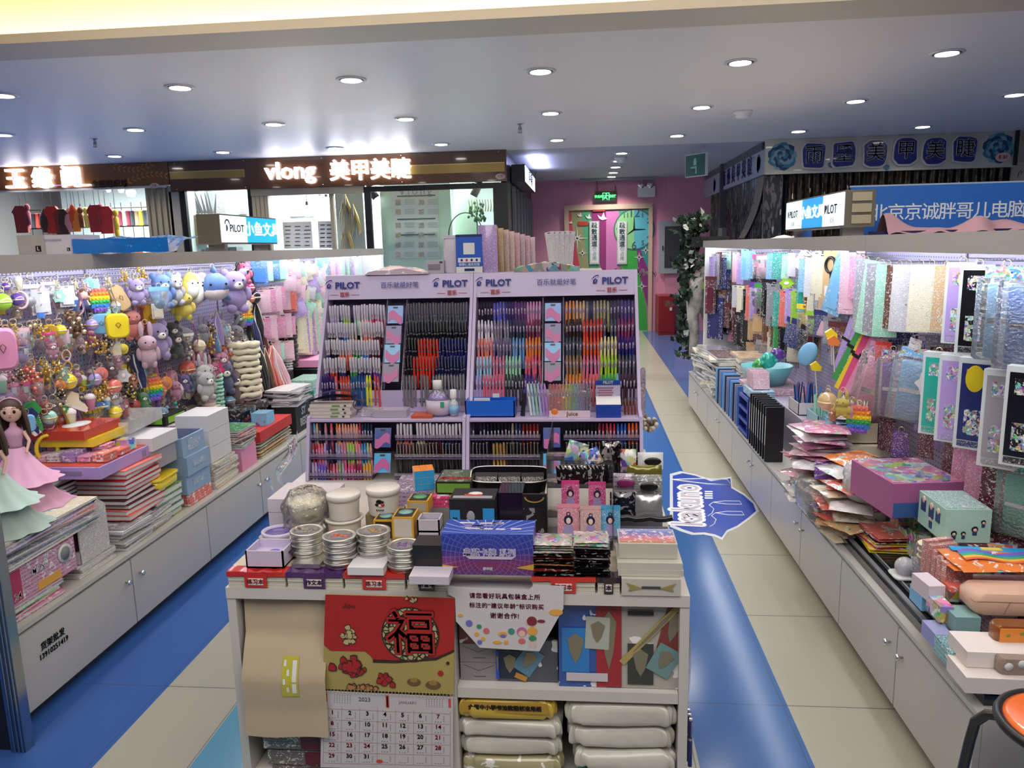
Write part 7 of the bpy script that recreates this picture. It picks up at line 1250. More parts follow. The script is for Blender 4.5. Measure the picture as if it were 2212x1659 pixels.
def lower(k): z = .960-.070*k; return lin(2.672, 2.728, (z-.79)/.18), z
LW = [(L1, 'lower left half of the left pen display', [('felt', [('#5a9ac0', 1), ('#c8a468', 1), ('#2a2c44', 2), ('#c87c8c', 1), ('#d85a6c', 3), ('#d87a3c', 1), ('#dc9a86', 7), ('#b03040', 1), ('#22304a', 4)]), ('felt', [('#a83048', 2), ('#d86a7c', 2), ('#a89cd0', 1), ('#3a2a58', 2), ('#8c90b8', 3), ('#c87a94', 2), ('#9cc45c', 3), ('#d88a90', 2), ('#3a8ac8', 2), ('#b0c070', 1), ('#d89a9c', 1)]), ('felt', [('#b09cc8', 2), ('#6a5ac4', 3), ('#8c3048', 2), ('#d86a7c', 2), ('#7ca05c', 1), ('#a0a4b8', 1), ('#d84a84', 3), ('#8c2840', 3), ('#dc9a2c', 3)])]),
      (L2, 'lower right half of the left pen display', [('gel', [('coral', 5), ('cream', 4), ('maroon', 5), ('navy', 6)]), ('ball', [('#1c1a1c', 20)])]),
      (L3, 'lower left half of the right pen display', [('felt', [('#1c1c2c', 5), ('#14141a', 6), ('#8a8468', 1), ('#2a3a5c', 2), ('#7a2420', 5)]), ('ball', [('#16142c', 5), ('#b08430', 5), ('#141214', 10)])]),
      (L4, 'lower right half of the right pen display', [('felt', [('#101412', 9), ('#8a2038', 2), ('#a83048', 3), ('#2c5cb0', 3), ('#d0582c', 3)]), ('ball', [('#141218', 20)])])]
for (a, b), w, rows in LW:
    for k, (kd, cols) in enumerate(rows): y, z = lower(k); penrow(kd, a, b, y, z, cols, '%s row, %s' % (['top', 'middle', 'bottom'][k], w))
# ---- on the ledge of the displays
LZ = .9775
def place(u, v, y): return at_y(u, v, y)
bk = tray('blue_basket', 'bright blue plastic basket on the ledge of the right display', -.345, 2.79, LZ, .185, .075, .062, mat('basket_blue', hexc('#1f62cc'), .3))
m = MB(); m.box((-.03, -.025, .062), (.06, .002, .018)); m.box((.02, .0, .075), (.025, .002, .015)); ob('paper_slip', m.mesh('p', PAPER), parent=bk)
for i in range(4):
    m = MB(); m.box((0, 0, .007), (.16, .07, .0125), 0); m.box((.02, -.0355, .007), (.03, .001, .006), 1); m.box((.055, -.0355, .007), (.008, .001, .006), 2)
    thing('pencil_lead_box', 'cream slim box with a small green mark, in the stack left on the display ledge', 'box', (-.955+.006*(i % 2), 2.775, LZ+.0135*i), (0, 0, .02*i), me=m.mesh('b', [mat('slim_cream', hexc('#c9c0b8'), .5), mat('slim_green', hexc('#6a8a4c'), .5), BLACK]), group='slim cream boxes on the left display ledge')
m = MB(); m.grid(lambda u, v: (-.10+u*.20, -.03+v*.05, .0+.018*u+.02*math.sin(u*3)*(1-abs(v-.5))), 12, 5); m.grid(lambda u, v: (-.10+u*.20, -.03+v*.05, .006+.03*u+.02*math.sin(u*3)), 12, 5)
thing('black_pouch', 'black flat pouch lying on the stack of slim cream boxes', 'pouch', (-.95, 2.77, LZ+.060), me=m.mesh('p', BLACK))
m = MB(); m.bb(-.04, .04, -.012, .012, 0, .03); thing('grey_paper_pad', 'grey paper pad with a wire loop beside the slim cream boxes', 'pad', (-.80, 2.78, LZ), me=m.mesh('p', PR_FINE), col='#b5b0bb'); 
m = MB(); m.tube([(.018*math.cos(a), 0, .02+.02*math.sin(a)) for a in [2*PI*i/14 for i in range(14)]], .0018, 4, closed=True); m.tube([(.0, 0, 0), (-.01, 0, -.02)], .0018, 4); thing('wire_loop', 'thin dark wire loop on the left display ledge', 'wire', (-.845, 2.755, LZ+.03), me=m.mesh('w', DARK))
m = MB(); m.bb(-.065, .065, -.03, .03, 0, .028); thing('clear_box', 'long clear greyish box lying on the left display ledge', 'box', (-.725, 2.78, LZ), me=m.mesh('b', mat('box_clearish', hexc('#a9a0ae'), .2)))
m = MB(); m.bb(-.04, .04, -.035, .035, 0, .010); thing('orange_wipe_pack', 'flat orange packet beside the hand soap bottle', 'packet', (-.60, 2.77, LZ), me=m.mesh('b', mat('flat_orange', hexc('#b8543a'), .4)))
t = thing('soap_bottle', 'clear bottle with violet liquid, white cap and pale label', 'bottle', (-.545, 2.785, LZ), sc=1.05)
m = MB(); m.lathe([(0, 0), (.034, 0), (.037, .006), (.037, .062), (.030, .078), (.016, .094), (.014, .10)], 20, 0, TR(sc=(1.15, .7, 1))); ob('body', m.mesh('b', FILM), parent=t)
m = MB(); m.lathe([(0, .002), (.032, .002), (.034, .06), (.020, .082), (0, .086)], 16, 0, TR(sc=(1.12, .66, 1))); ob('liquid', m.mesh('l', mat('violet_liquid', hexc('#8a6cc0'), .15)), parent=t)
m = MB(); m.lathe([(.0378, .008), (.0378, .058)], 20, 0, TR(sc=(1.16, .71, 1))); ob('label_band', m.mesh('l', mat('bottle_label', hexc('#c9bccb'), .4)), parent=t)
m = MB(); m.lathe([(.016, .098), (.016, .128), (0, .128)], 16); ob('cap', m.mesh('c', PAPER), parent=t)
m = MB(); m.box((.020, -.0265, .045), (.014, .002, .02)); ob('green_mark', m.mesh('g', mat('soap_green', hexc('#2f9a78'), .4)), parent=t)
t = thing('spray_bottle', 'small white spray bottle with a blue label beside the violet bottle', 'bottle', (-.485, 2.78, LZ)); m = MB(); m.lathe([(0, 0), (.017, 0), (.018, .05), (.010, .06), (.010, .07)], 16); ob('body', m.mesh('b', BAG), parent=t); m = MB(); m.lathe([(.011, .066), (.013, .07), (.012, .10), (0, .102)], 14); ob('cap', m.mesh('c', PAPER), parent=t); m = MB(); m.lathe([(.0186, .01), (.0186, .04)], 16); ob('label_band', m.mesh('l', mat('spray_label', hexc('#7fb3d6'), .4)), parent=t)
m = MB(); m.tube([(0, 0, 0), (.008, .005, .085)], [.009, .006], 8); thing('black_marker', 'black marker leaning on the blue basket', 'marker', (-.225, 2.775, LZ+.001), me=m.mesh('m', BLACK))
for i in range(6): thing('pastel_pen_set', 'pastel pen in the slanting set beside the blue basket', 'pen', (-.205+i*.0125, 2.775, LZ+.122), (0, -.10, 0), me=PK['felt'], col=['#cfe0d8', '#a8d0dc', '#9cc8a8', '#a8b4dc', '#a88cd0', '#c08cd0'][i], group='pastel pens on the display ledge')
t = thing('juice_pen_pack', 'clear pack of rainbow-ordered pens standing on the right display ledge', 'pen pack', (-.05, 2.765, LZ)); m = MB(); m.box((0, -.006, .06), (.155, .010, .12)); ob('clear_sleeve', m.mesh('s', FILM), parent=t)
for i, c in enumerate(('#e0605c', '#e0605c', '#e86a7c', '#e87a5c', '#f0a04c', '#e8cc4c', '#b8d05c', '#7cc08c', '#6cb8c0', '#6c9cd0', '#8c80cc', '#5a4a8c', '#3a3a5c')): ob('pen', PK['felt'], (-.070+i*.0117, 0, .122), parent=t, col=c)
m = MB(); m.box((0, -.0125, .012), (.150, .002, .024)); ob('pack_label', m.mesh('l', mat('pack_label_pink', hexc('#d9c3cc'), .4)), parent=t); text('Juice', .022, (.01, -.014, .012), FRONT, t, tmat(hexc('#b09a7c')), .0006); m = MB(); m.sph((-.055, -.013, .02), (.014, .002, .012)); ob('orange_mark', m.mesh('o', mat('mark_orange', hexc('#e07a30'), .4)), parent=t)
t = thing('counter_card_box', 'white and blue card dispenser box with a raised back on the right display ledge', 'box', (.092, 2.775, LZ)); m = MB(); m.bb(-.045, .045, -.035, .03, 0, .048, 1); m.bb(-.045, .045, .024, .030, .048, .125, 0); m.bb(-.045, .045, .020, .031, .112, .128, 1); m.add([(-.045, -.035, .0485), (.045, -.035, .0485), (.045, .024, .068), (-.045, .024, .068)], [(0, 1, 2, 3)], 2); ob('box_body', m.mesh('b', [mat('card_pale', hexc('#b8b0cc'), .4), mat('card_blue', hexc('#1f3f9e'), .35), PAPER]), parent=t)
text('PILOT', .014, (0, .0185, .1205), FRONT, t, PAPER, .0006)
m = MB(); [m.box((-.01, .0225, .10-.009*i), (.06-.01*(i % 2), .001, .004)) for i in range(4)]; ob('print_lines', m.mesh('p', mat('print_rose', hexc('#9c5c74'), .5)), parent=t)
for i in range(5): thing('brown_lead_tube', 'small brown tube in the cluster at the right end of the display ledge', 'tube', (.155+.012*(i % 4), 2.79+.02*(i//4), LZ+.055), me=PK['ball'], col='#7a3a24', sc=(1, 1, .45), group='brown tubes on the right display ledge')
# ---- on top of the displays
TZ = 1.5008
m = MB(); m.rbox((0, 0, .045), (.155, .06, .09), .012, 0, None, 3); m.box((0, 0, .092), (.165, .065, .008))
t = thing('white_container', 'white plastic container behind the blue payment placard', 'container', (-.475, 3.085, TZ), me=m.mesh('c', mat('container_white', hexc('#c9c0cf'), .3)), sc=(1, .8, 1.55))
m = MB(); m.box((0, 0, .075), (.105, .006, .15), 0); m.box((0, -.0035, .095), (.045, .001, .045), 1); m.box((0, -.0035, .050), (.09, .001, .018), 1); m.box((0, -.0035, .012), (.105, .001, .024), 1); [m.box((-.03+i*.02, -.0045, .050), (.008, .001, .009), 2 if i != 1 else 3) for i in range(4)]; m.box((0, -.0045, .012), (.04, .001, .010), 2); m.box((0, -.0035, .146), (.105, .001, .009), 2)
t = thing('payment_placard', 'blue and white payment placard with a blank white square on top of the displays', 'placard', (-.447, 3.048, TZ), (-.04, 0, 0), me=m.mesh('p', [mat('placard_blue', hexc('#2b57b8'), .3), PAPER, mat('placard_navy', hexc('#1b2860'), .3), mat('placard_red', hexc('#b8303a'), .3)])); text('推荐使用支付宝', .012, (0, -.0045, .032), FRONT, t, tmat(hexc('#c8d4ee')), .0004)
t = thing('small_white_box', 'small white printed box left of the white container', 'small box', (-.585, 3.06, TZ)); m = MB(); m.box((0, 0, .026), (.07, .03, .052)); ob('box_body', m.mesh('b', mat('tiny_box', hexc('#b0a8b4'), .4)), parent=t); m = MB(); [m.box((-.004, -.0155, .034-.006*i), (.05, .001, .0022)) for i in range(4)]; m.box((.024, -.0155, .044), (.012, .001, .008)); ob('print_lines', m.mesh('l', DARK), parent=t)
m = MB(); m.grid(lambda u, v: (-.13+u*.26, -.03+v*.05, .003+.03*math.sin(u*PI)**.7*(.6+.4*math.sin(v*3))+.003*math.sin(u*13+v*5)), 24, 5); m.grid(lambda u, v: (-.13+u*.26, -.03, (.003+.018*math.sin(u*PI)**.7+.003*math.sin(u*13))*v), 24, 1)
thing('film_stack', 'low stack of shiny clear film sleeves on top of the left display', 'film', (-.74, 3.06, TZ), me=m.mesh('f', PKB), col='#c9b6c6')
m = MB(); m.grid(lambda u, v: ((u-.5)*.9, -.10*math.sin(u*PI)*(.35+.65*math.sin(v*PI))-.004, (v)), 8, 10, 0); m.grid(lambda u, v: ((.5-u)*.9, .10*math.sin(u*PI)*(.35+.65*math.sin(v*PI))+.004, (v)), 8, 10, 0); SB = m.mesh('b', printed('satin_print', .15, 60, .4, 1.0, .25, coat=.6))
for i, (c, n_) in enumerate((('#a98bc4', 'lilac'), ('#c9a23c', 'amber'), ('#b9a48c', 'beige'), ('#c4a8a4', 'rosy beige'), ('#c9b4b4', 'pale rose'), ('#c9a0b0', 'pink'), ('#b8a8b0', 'greyish'), ('#c4a0b4', 'mauve'), ('#c9b8c0', 'off-white'))):
    thing('upright_pencil_bag', '%s upright soft bag in the row on top of the right display' % n_, 'bag', (-.372+i*.019, 3.06+.034*i, TZ+.0), (0, 0, -.9 if i else -.15), me=SB, col=c, sc=(.085 if i == 0 else .075, .18, .185-.006*i))
m = MB(); m.bb(-.50, .12, 3.125, 3.36, 0, TZ-.02); thing('rear_stand', 'plain stand behind the pen displays carrying the soft bags', 'stand', me=m.mesh('s', KW))
m = MB(); m.bb(-.42, .08, 3.10, 3.37, TZ-.019, TZ-.001); thing('rear_stand_board', 'board on top of the stand behind the pen displays', 'board', me=m.mesh('s', KW))
for i in range(5): thing('pen_sleeve', 'white slim sleeve in the clump right of the soft bags', 'packet', (-.125+.018*i, 3.20, TZ+.08), (0, -.15+.06*i, -.5), me=KM['long_pack'], col='#c9c4cc', sc=.15, group='white sleeves on top of the right display')
m = MB(); m.grid(lambda u, v: (-.17+u*.26, -.04+v*.08, .012+.02*math.sin(u*PI)+.006*math.sin(u*17)*math.sin(v*9)), 26, 8); m.grid(lambda u, v: (-.17+u*.26, -.04, (.012+.02*math.sin(u*PI))*v), 20, 2); thing('glossy_black_white_packs', 'glossy black and white packs lying on top of the right display', 'packs', (-.10, 3.08, TZ), me=m.mesh('g', PR_HOLO), col='#b9b9b4')
m = MB(); m.tube([(.07*math.cos(a), 0, .09*math.sin(a)) for a in [PI*i/16 for i in range(17)]], .0022, 5); thing('wire_arc', 'thin dark wire arc above the white container', 'wire', (-.47, 3.13, TZ+.148), me=m.mesh('w', DARK))
m = MB(); m.grid(lambda u, v: (.012*math.sin(u*7)+.01*u, u*.10, -.16*v+.01*math.sin(u*9+v*4)), 8, 8); thing('clear_side_bag', 'clear bag hanging on the right side of the right display', 'bag', (.222, 2.86, 1.12), me=m.mesh('b', FILM))
m = MB(); r = random.Random(2); [m.sph((r.uniform(-.0, .05), r.uniform(-.05, .05), r.uniform(-.02, .02)), .009, i % 2, None, 6, 4) for i in range(40)]; thing('bead_bag', 'bag of brown and cream beads at the right side of the displays', 'beads', (.222, 2.84, .93), me=m.mesh('b', [mat('bead_brown', hexc('#6a5846'), .3), mat('bead_cream', hexc('#c9c0a8'), .3)]))['kind'] = 'stuff'
# ================================================================ GOODS ON THE KIOSK
GZ = .8005
def bookpack(label, x0, x1, col, tx, y=KFY+.002, vis=True):
    w = x1-x0; t = thing('exercise_book_pack', label, 'book pack', ((x0+x1)/2, y, KT+.0005)); m = MB()
    for i in range(7): m.bb(-w/2+.002+.0008*(i % 2), w/2-.002, .001*(i % 3), .205, .0058*i, .0058*i+.0050)
    ob('books', m.mesh('b', mat('page_cream', hexc('#c9c3b4'), .6)), parent=t); mt = mat('wrap_'+col, hexc(col), .2, coat=.6)
    m = MB(); m.grid(lambda u, v: (-w/2+w*u, -.003+.04*v, .0425+.0012*math.sin(u*23)+.0008*math.sin(v*9+u*31)), 24, 3); m.grid(lambda u, v: (-w/2+w*u, -.003-.0005*math.sin(u*17), .030+.004*math.sin(u*9)*.3+.0125*v), 24, 2); m.bb(-w*.19, w*.19, -.0045, -.0025, .002, .043); ob('wrapper', m.mesh('w', mt), parent=t)
    m = MB(); m.bb(-w/2, w/2, .036, .205, .0415, .043); ob('film_top', m.mesh('f', mat('film_cream', hexc('#c9bca2'), .25, coat=.5)), parent=t)
    m = MB(); m.rbox((0, 0, .018), (w*.26, .0018, .018), .0008, 0); ob('label', m.mesh('l', mat('label_pale', hexc('#d8c6c4'), .5)), (0, -.0055, 0), parent=t); text(tx, .0145, (0, -.0068, .018), FRONT, t, tmat(hexc('#a8403c' if col == '#c22a20' else '#3a2a4a')), .0003)
for a in (('red-wrapped exercise book pack at the left front corner of the counter', -.912, -.757, '#c22a20', '练习本'), ('purple-wrapped exercise book pack, second from the left on the counter edge', -.755, -.607, '#4a2560', '作文本'), ('red-wrapped exercise book pack, third from the left on the counter edge', -.605, -.447, '#c22a20', '练习本'), ('dark brown-wrapped exercise book pack left of the big blue box', -.445, -.34, '#4a1c20', '拼音本'), ('red-wrapped exercise book pack right of the big blue box', -.13, .028, '#c22a20', '练习本'), ('dark-wrapped book pack between the red one and the silver boxes', .030, .088, '#2a1c1c', '本')): bookpack(*a)
def kb(name, label, cat, u, v, z, w, d, h, col, mt=None, rz=0.0, y=None):
    p = at_z(u, v, z) if y is None else at_y(u, v, y); m = MB(); m.bb(0, w, 0, d, 0, h); return thing(name, label, cat, (p.x, p.y, p.z if y is not None else z), (0, 0, rz), me=m.mesh(name, mt or OC_CARD), col=PAL.get(col, col))
def support(label, x0, x1, y0, y1, z1, col='#8f8a88'): return carton('plain_carton', label, 'carton', x0, x1, y0, y1, KT+.0005, z1-.0005, col)
# tins
TIN = mat('tin_metal', (.62, .61, .58), .3, .9)
def tins(n, x, y, z, what, r=.044, h=.0155, tilt=0.0, cc='#77727c'):
    for i in range(n):
        m = MB(); m.lathe([(0, 0), (r*.93, 0), (r*.95, .001), (r*.95, h*.55), (r, h*.56), (r, h*.93), (r*.97, h*.97), (r*.80, h*.97), (r*.79, h*.90)], 32)
        t = thing('round_tin', 'round metal tin, %s from the bottom in the stack with %s' % (['first', 'second', 'third', 'fourth', 'fifth'][i], what), 'tin', (x+.0015*(i % 2)-.001*tilt*i*4, y, z+i*(h+.0003)), (0, 0, 0), me=m.mesh('t', TIN))
        if i == n-1:
            m = MB(); m.lathe([(0, h*.90), (r*.78, h*.90), (r*.78, h*.92), (0, h*.92)], 24); r_ = random.Random(int(x*1000)); ob('window', m.mesh('w', mat('tin_window_'+cc, hexc(cc), .1)), parent=t)
            m = MB(); [m.sph((r_.gauss(0, .25)*r, r_.gauss(0, .22)*r, h*.94), (r_.uniform(.08, .2)*r, r_.uniform(.08, .2)*r, .002), 0, None, 7, 4) for _ in range(9)]; ob('contents', m.mesh('c', mat('tin_in_'+what[:8], hexc({'a dark': '#8a8474', 'a red s': '#b8564a', 'golden ': '#9a7a48', 'a viole': '#6a4a8a'}.get(what[:7] if what[:6] != 'a dark' else 'a dark', '#888888')), .3)), parent=t)
def kz(u, v, z): return at_z(u, v, z)
p = kz(652, 1216, GZ)
tins(4, p.x, p.y+.046, GZ+.012, 'a dark pattern'); kb('grey_flat_tin', 'flat square tin under the leftmost round tins', 'tin', 630, 1227, GZ, .075, .085, .0115, 'grey', TIN)
p = kz(725, 1233, GZ); tins(5, p.x, p.y+.046, GZ, 'a red seal pattern')
p = kz(797, 1225, GZ); kb('white_flat_box', 'flat white box under the golden-patterned tins', 'box', 751, 1242, GZ, .092, .075, .020, 'white'); tins(4, p.x+.002, p.y+.046, GZ+.0205, 'golden bits')
p = kz(865, 1241, GZ); tins(4, p.x, p.y+.046, GZ, 'a violet pattern')
# white watch box, ring tray
def openbox(name, label, cat, x, y, z, w, d, h, col, rz=0, inner='#b9aed0', mt=None):
    t = tray(name, label, x, y, z, w, d, h, mt or OC_CARD, rz, .004, col, cat); m = MB(); m.box((0, 0, h*.55), (w-.008, d-.008, .002)); ob('inlay', m.mesh('i', mat('inlay'+inner, hexc(inner), .5)), parent=t); return t
p = kz(572, 1228, GZ); t = openbox('watch_box', 'white open box with a small watch at the left front of the counter', 'box', p.x, p.y+.045, GZ, .10, .085, .046, '#c4bad2')
m = MB(); m.lathe([(0, .026), (.013, .026), (.013, .032), (0, .033)], 16, 0, TR((.012, -.005, 0))); [m.box((.035+.008*i, -.003+.002*i, .028), (.006, .016, .004), 1) for i in range(4)]; m.box((-.02, -.004, .028), (.03, .004, .003), 2); ob('watch', m.mesh('w', [mat('watch_violet', hexc('#8a7ad8'), .15), mat('watch_dark', hexc('#3a3a4a'), .4), PAPER]), parent=t)
p = kz(598, 1172, GZ); m = MB(); m.lathe([(0, 0), (.045, 0), (.048, .006), (.048, .012), (.040, .012), (.039, .006), (0, .006)], 28, [0, 0, 0, 0, 0, 1]); thing('ring_dish', 'round white-rimmed dish with a violet glass centre behind the watch box', 'dish', (p.x, p.y+.02, GZ+.018), me=m.mesh('d', [mat('rim_lilac', hexc('#c4bfdc'), .2), mat('dish_violet', hexc('#6a5aa0'), .1)])); kb('pale_flat_box', 'flat pale box under the violet glass dish', 'box', 560, 1172, GZ, .085, .06, .0175, 'white')
# white cartons + bagged tubs + buckets
for i in range(3): p = kz(600, 1150, KT); carton('white_stack_box', 'white box, %s of three behind the bagged tubs' % ['lowest', 'middle', 'topmost'][i], 'box', p.x, p.x+.185, 2.09, 2.25, KT+.0005+i*.042, KT+.041+i*.042, '#c9c1cc')
def tub(label, x, y, z, r, h, colr, lid=True, handle=False, logo_=False, name='white_bucket'):
    t = thing(name, label, 'tub', (x, y, z)); c = mat('tub_'+colr, hexc(colr), .3); m = MB(); m.lathe([(0, 0), (r*.84, 0), (r*.88, h*.06), (r*.96, h*.80), (r*.97, h*.82)], 28); ob('body', m.mesh('b', c), parent=t)
    m = MB(); m.lathe([(r*.97, h*.78), (r*1.03, h*.79), (r*1.03, h*.97), (r*.99, h), (0, h)], 28) if lid else m.lathe([(r*.97, h*.80), (r*1.10, h*.82), (r*1.10, h*.88), (r*.98, h*.9), (r*.98, h*.86), (0, h*.84)], 28); ob('lid' if lid else 'rim', m.mesh('l', c), parent=t)
    if handle: m = MB(); m.tube([(-r*1.05, 0, h*.85), (-r*1.2, -r*.3, h*.72), (-r*.9, -r*.7, h*.62)], .003, 6); ob('handle', m.mesh('h', c), parent=t)
    if logo_:
        m = MB(); T = TR((0, -r*.93, h*.45)); [m.sph((a, -.001, b), (q, .002, q*.8), k, T, 8, 5) for a, b, q, k in ((0, .012, .010, 0), (-.007, .004, .006, 0), (.002, .002, .007, 1), (.008, .004, .007, 2), (.009, .012, .005, 0))]; [m.box((-.008+.006*i, -.001, -.012), (.003, .002, .004), 0, T) for i in range(4)]; ob('printed_face', m.mesh('f', [EYE, mat('logo_skin', hexc('#d9c6c0')), mat('logo_red', hexc('#b02a30'))]), parent=t)
    return t
tub('large white bucket with a rim and handle under a smaller bucket', -.685, 2.035, GZ-.02, .050, .078, '#d6d1c8', False, True); tub('white lidded bucket standing on the large white bucket', -.683, 2.035, GZ+.0462, .047, .075, '#d9d3d0')
support('dark carton raising the bucket with the printed face', -.63, -.53, 2.06, 2.14, .846, '#8a7a5a'); tub('white lidded bucket with a small printed face on boxes', -.578, 2.075, .847, .048, .080, '#d9d3d0', logo_=True)
for k in range(2): tub('round cream tub in a clear bag, %s of two left of the buckets' % ['lower', 'upper'][k], -.795, 2.04, GZ-.02+k*.062, .052, .055, '#cfc8ae' if k else '#c9c6bc', name='round_tub')
def crumple(name, label, c, r, h, seed):
    q = random.Random(seed); ph = [q.uniform(0, 6) for _ in range(5)]
    def f(u, v):
        a = u*2*PI; k = r*(1+.06*math.sin(5*a+ph[0]+6*v)+.05*math.sin(11*a+ph[1]-5*v)+.07*math.sin(v*14+ph[2]))*(.35+.65*min(1, math.sin(v*PI)**.35 if v < 1 else 0)); return (k*math.cos(a), k*math.sin(a), h*v)
    m = MB(); m.grid(f, 40, 16); return thing(name, label, 'bag', c, me=m.mesh('b', clear('crumple', .12, wr=1.0, bs=45)))
crumple('clear_bag', 'crumpled clear bag around the two cream tubs', (-.795, 2.04, GZ-.02), .068, .155, 1)
m = MB(); m.grid(lambda u, v: (.05*u+.02*math.sin(v*7)-.12*v*u, .03*math.sin(u*9+v*4), -.22*v+.02*math.sin(u*8)), 12, 12); thing('torn_clear_bag', 'torn clear bag hanging at the left of the lower pen rack', 'bag', (-1.10, 2.64, .93), me=m.mesh('b', FILM))
# boxes in the left centre
YEL = mat('box_yellow', hexc('#c99a30'), .35)
def ybox(label, x, y, z, w, d, h, face, top):
    t = thing('puzzle_box', label, 'box', (x, y, z)); m = MB(); m.bb(0, w, 0, d, 0, h); ob('box_body', m.mesh('b', YEL), parent=t); e = .005
    m = MB(); m.bb(e, w-e, -.001, 0, e, h-e); ob('front_panel', m.mesh('f', face), parent=t); m = MB(); m.bb(e, w-e, e, d-e, h, h+.001); m.lathe([(0, h+.001), (w*.33, h+.001), (w*.33, h+.002), (0, h+.002)], 20, 1, TR((w*.5, d*.55, 0))); ob('top_panel', m.mesh('t', [mat('box_blackish', hexc('#2a2420'), .3), top]), parent=t); return t
B1 = mat('box_blackish', hexc('#2a2420'), .3); TG = mat('top_green', hexc('#5a9a6c'), .4); TB_ = mat('top_teal', hexc('#7aa8a8'), .4)
t = ybox('black and yellow boxed toy with a white figure below the face bucket', -.585, 1.985, GZ, .056, .06, .058, B1, TB_)
m = MB(); [m.sph((.028+a, -.002, b), (q, .002, q), k, None, 10, 6) for a, b, q, k in ((0, .034, .008, 0), (-.004, .022, .009, 0), (.003, .014, .007, 0), (0, .009, .010, 1))]; ob('printed_figure', m.mesh('f', [PAPER, mat('fig_red', hexc('#b04030'))]), parent=t)
ybox('white-fronted box with yellow edges right of the black and yellow box', -.527, 1.965, GZ+.012, .060, .075, .062, mat('face_white', hexc('#bfb9b2'), .5), TB_); support('low printed carton under the white-fronted box', -.527, -.467, 1.968, 2.04, GZ+.0115, '#8f8a86')
ybox('tan-fronted box with a green round top behind the white-fronted box', -.512, 2.085, .845, .062, .07, .035, mat('face_tan', hexc('#a8a090'), .5), TG); support('carton under the tan-fronted box', -.515, -.45, 2.085, 2.155, .844)
for i in range(2): p = kz(898, 1182, GZ); openbox('white_gift_box', 'small whitish box, %s of two left of the big blue box' % ['lower', 'upper, open'][i], 'box', p.x+.033, p.y+.05, GZ+i*.036, .062, .06, .034, '#b5afbe', inner='#8f8a9a')
p = kz(930, 1238, GZ); kb('white_tray_box', 'white flat box under the black glossy box', 'box', 884, 1262, GZ, .098, .08, .020, '#c4bac8')
carton('black_gloss_box', 'black glossy cube box left of the big blue box', 'box', -.425, -.352, 1.765, 1.835, GZ+.0205, GZ+.075, 'black', mt=BLACK)
# the twisty cube
def cube():
    s = .021; t = thing('puzzle_cube', 'white, orange and blue puzzle cube standing on a pink-violet box', 'cube', (-.500, 2.27, .862), (0, 0, .30)); m = MB()
    cs = {'t': mat('cube_orange', hexc('#e8862a'), .3), 'f': mat('cube_blue', hexc('#2f9ad0'), .3), 'l': mat('cube_white', hexc('#c8c2c4'), .3)}
    for i in range(3):
        for j in range(3):
            for k in range(3):
                c = ((i-1)*s, (j-1)*s, (k+.5)*s); m.box(c, (s*.97,)*3, 0)
                if k == 2: m.box((c[0], c[1], c[2]+s*.49), (s*.93, s*.93, .001), 1)
                if j == 0: m.box((c[0], c[1]-s*.49, c[2]), (s*.93, .001, s*.93), 2)
                if i == 0: m.box((c[0]-s*.49, c[1], c[2]), (.001, s*.93, s*.93), 0)
    ob('cube_blocks', m.mesh('c', [cs['l'], cs['t'], cs['f']]), parent=t)
cube(); carton('pink_violet_base_box', 'pink-violet box under the puzzle cube', 'box', -.60, -.47, 2.22, 2.40, KT+.0005, .8615, '#a58fb0', mt=PR_SOFT)
t = carton('green_game_box', 'black and green game box with red lettering right of the cube', 'box', -.445, -.335, 2.18, 2.31, .872, .908, 'black'); m = MB(); m.box((0, -.0655, .017), (.10, .001, .028), 0); m.box((0, 0, .0365), (.10, .12, .001), 1); ob('printed_faces', m.mesh('p', [mat('game_green', hexc('#6a9a3a'), .4), PR_DARK]), parent=t, col='#4a5a38'); text('魔域文化', .024, (0, -.03, .0375), (0, 0, 0), t, tmat(hexc('#b8382c')), .0008)
support('carton under the green game box', -.445, -.335, 2.235, 2.31, .8715); carton('pink_card_box', 'small bright pink patterned box before the green game box', 'small box', -.452, -.402, 2.16, 2.22, .835, .868, 'hot pink', mt=PR_SOFT); carton('yellow_card_box', 'small yellow patterned box before the green game box', 'small box', -.400, -.352, 2.16, 2.22, .835, .868, '#d8b02c', mt=PR_SOFT); support('carton under the pink and yellow card boxes', -.452, -.352, 2.16, 2.225, .8345)
# tray of foil packs
m = MB(); rim = []
for i in range(40):
    a = 2*PI*i/40; rim.append((.118*abs(math.cos(a))**.4*(1 if math.cos(a) > 0 else -1), .05*abs(math.sin(a))**.55*(1 if math.sin(a) > 0 else -1)*(1 if math.sin(a) > 0 else 1), 0))
m.tube([(x, y, .062+.012*(y > 0)) for x, y, z in rim], .0028, 5, 1, closed=True)
n = len(rim); m.add([(x*.9, y*.9, 0) for x, y, z in rim]+[(x, y, .062+.012*(y > 0)) for x, y, z in rim], [(i, (i+1) % n, (i+1) % n+n, i+n) for i in range(n)]+[tuple(range(n))[::-1]], 0)
thing('black_snack_tray', 'black oval tray with a silver rim holding foil packs', 'tray', (-.227, 2.25, .846), (.10, 0, 0), me=m.mesh('t', [mat('tray_black', (.012, .01, .014), .2), STEEL])); support('carton under the black silver-rimmed tray', -.33, -.13, 2.22, 2.28, .838)
for i in range(3): thing('foil_snack_pack', 'black foil pack with striped silver print in the oval tray, %s' % ['left', 'middle', 'right'][i], 'packet', (-.300+.073*i, 2.235, .885), (-.9, 0, .05*i), me=KM['pack'], col='#1c1a20', sc=(.085, .12, .085))
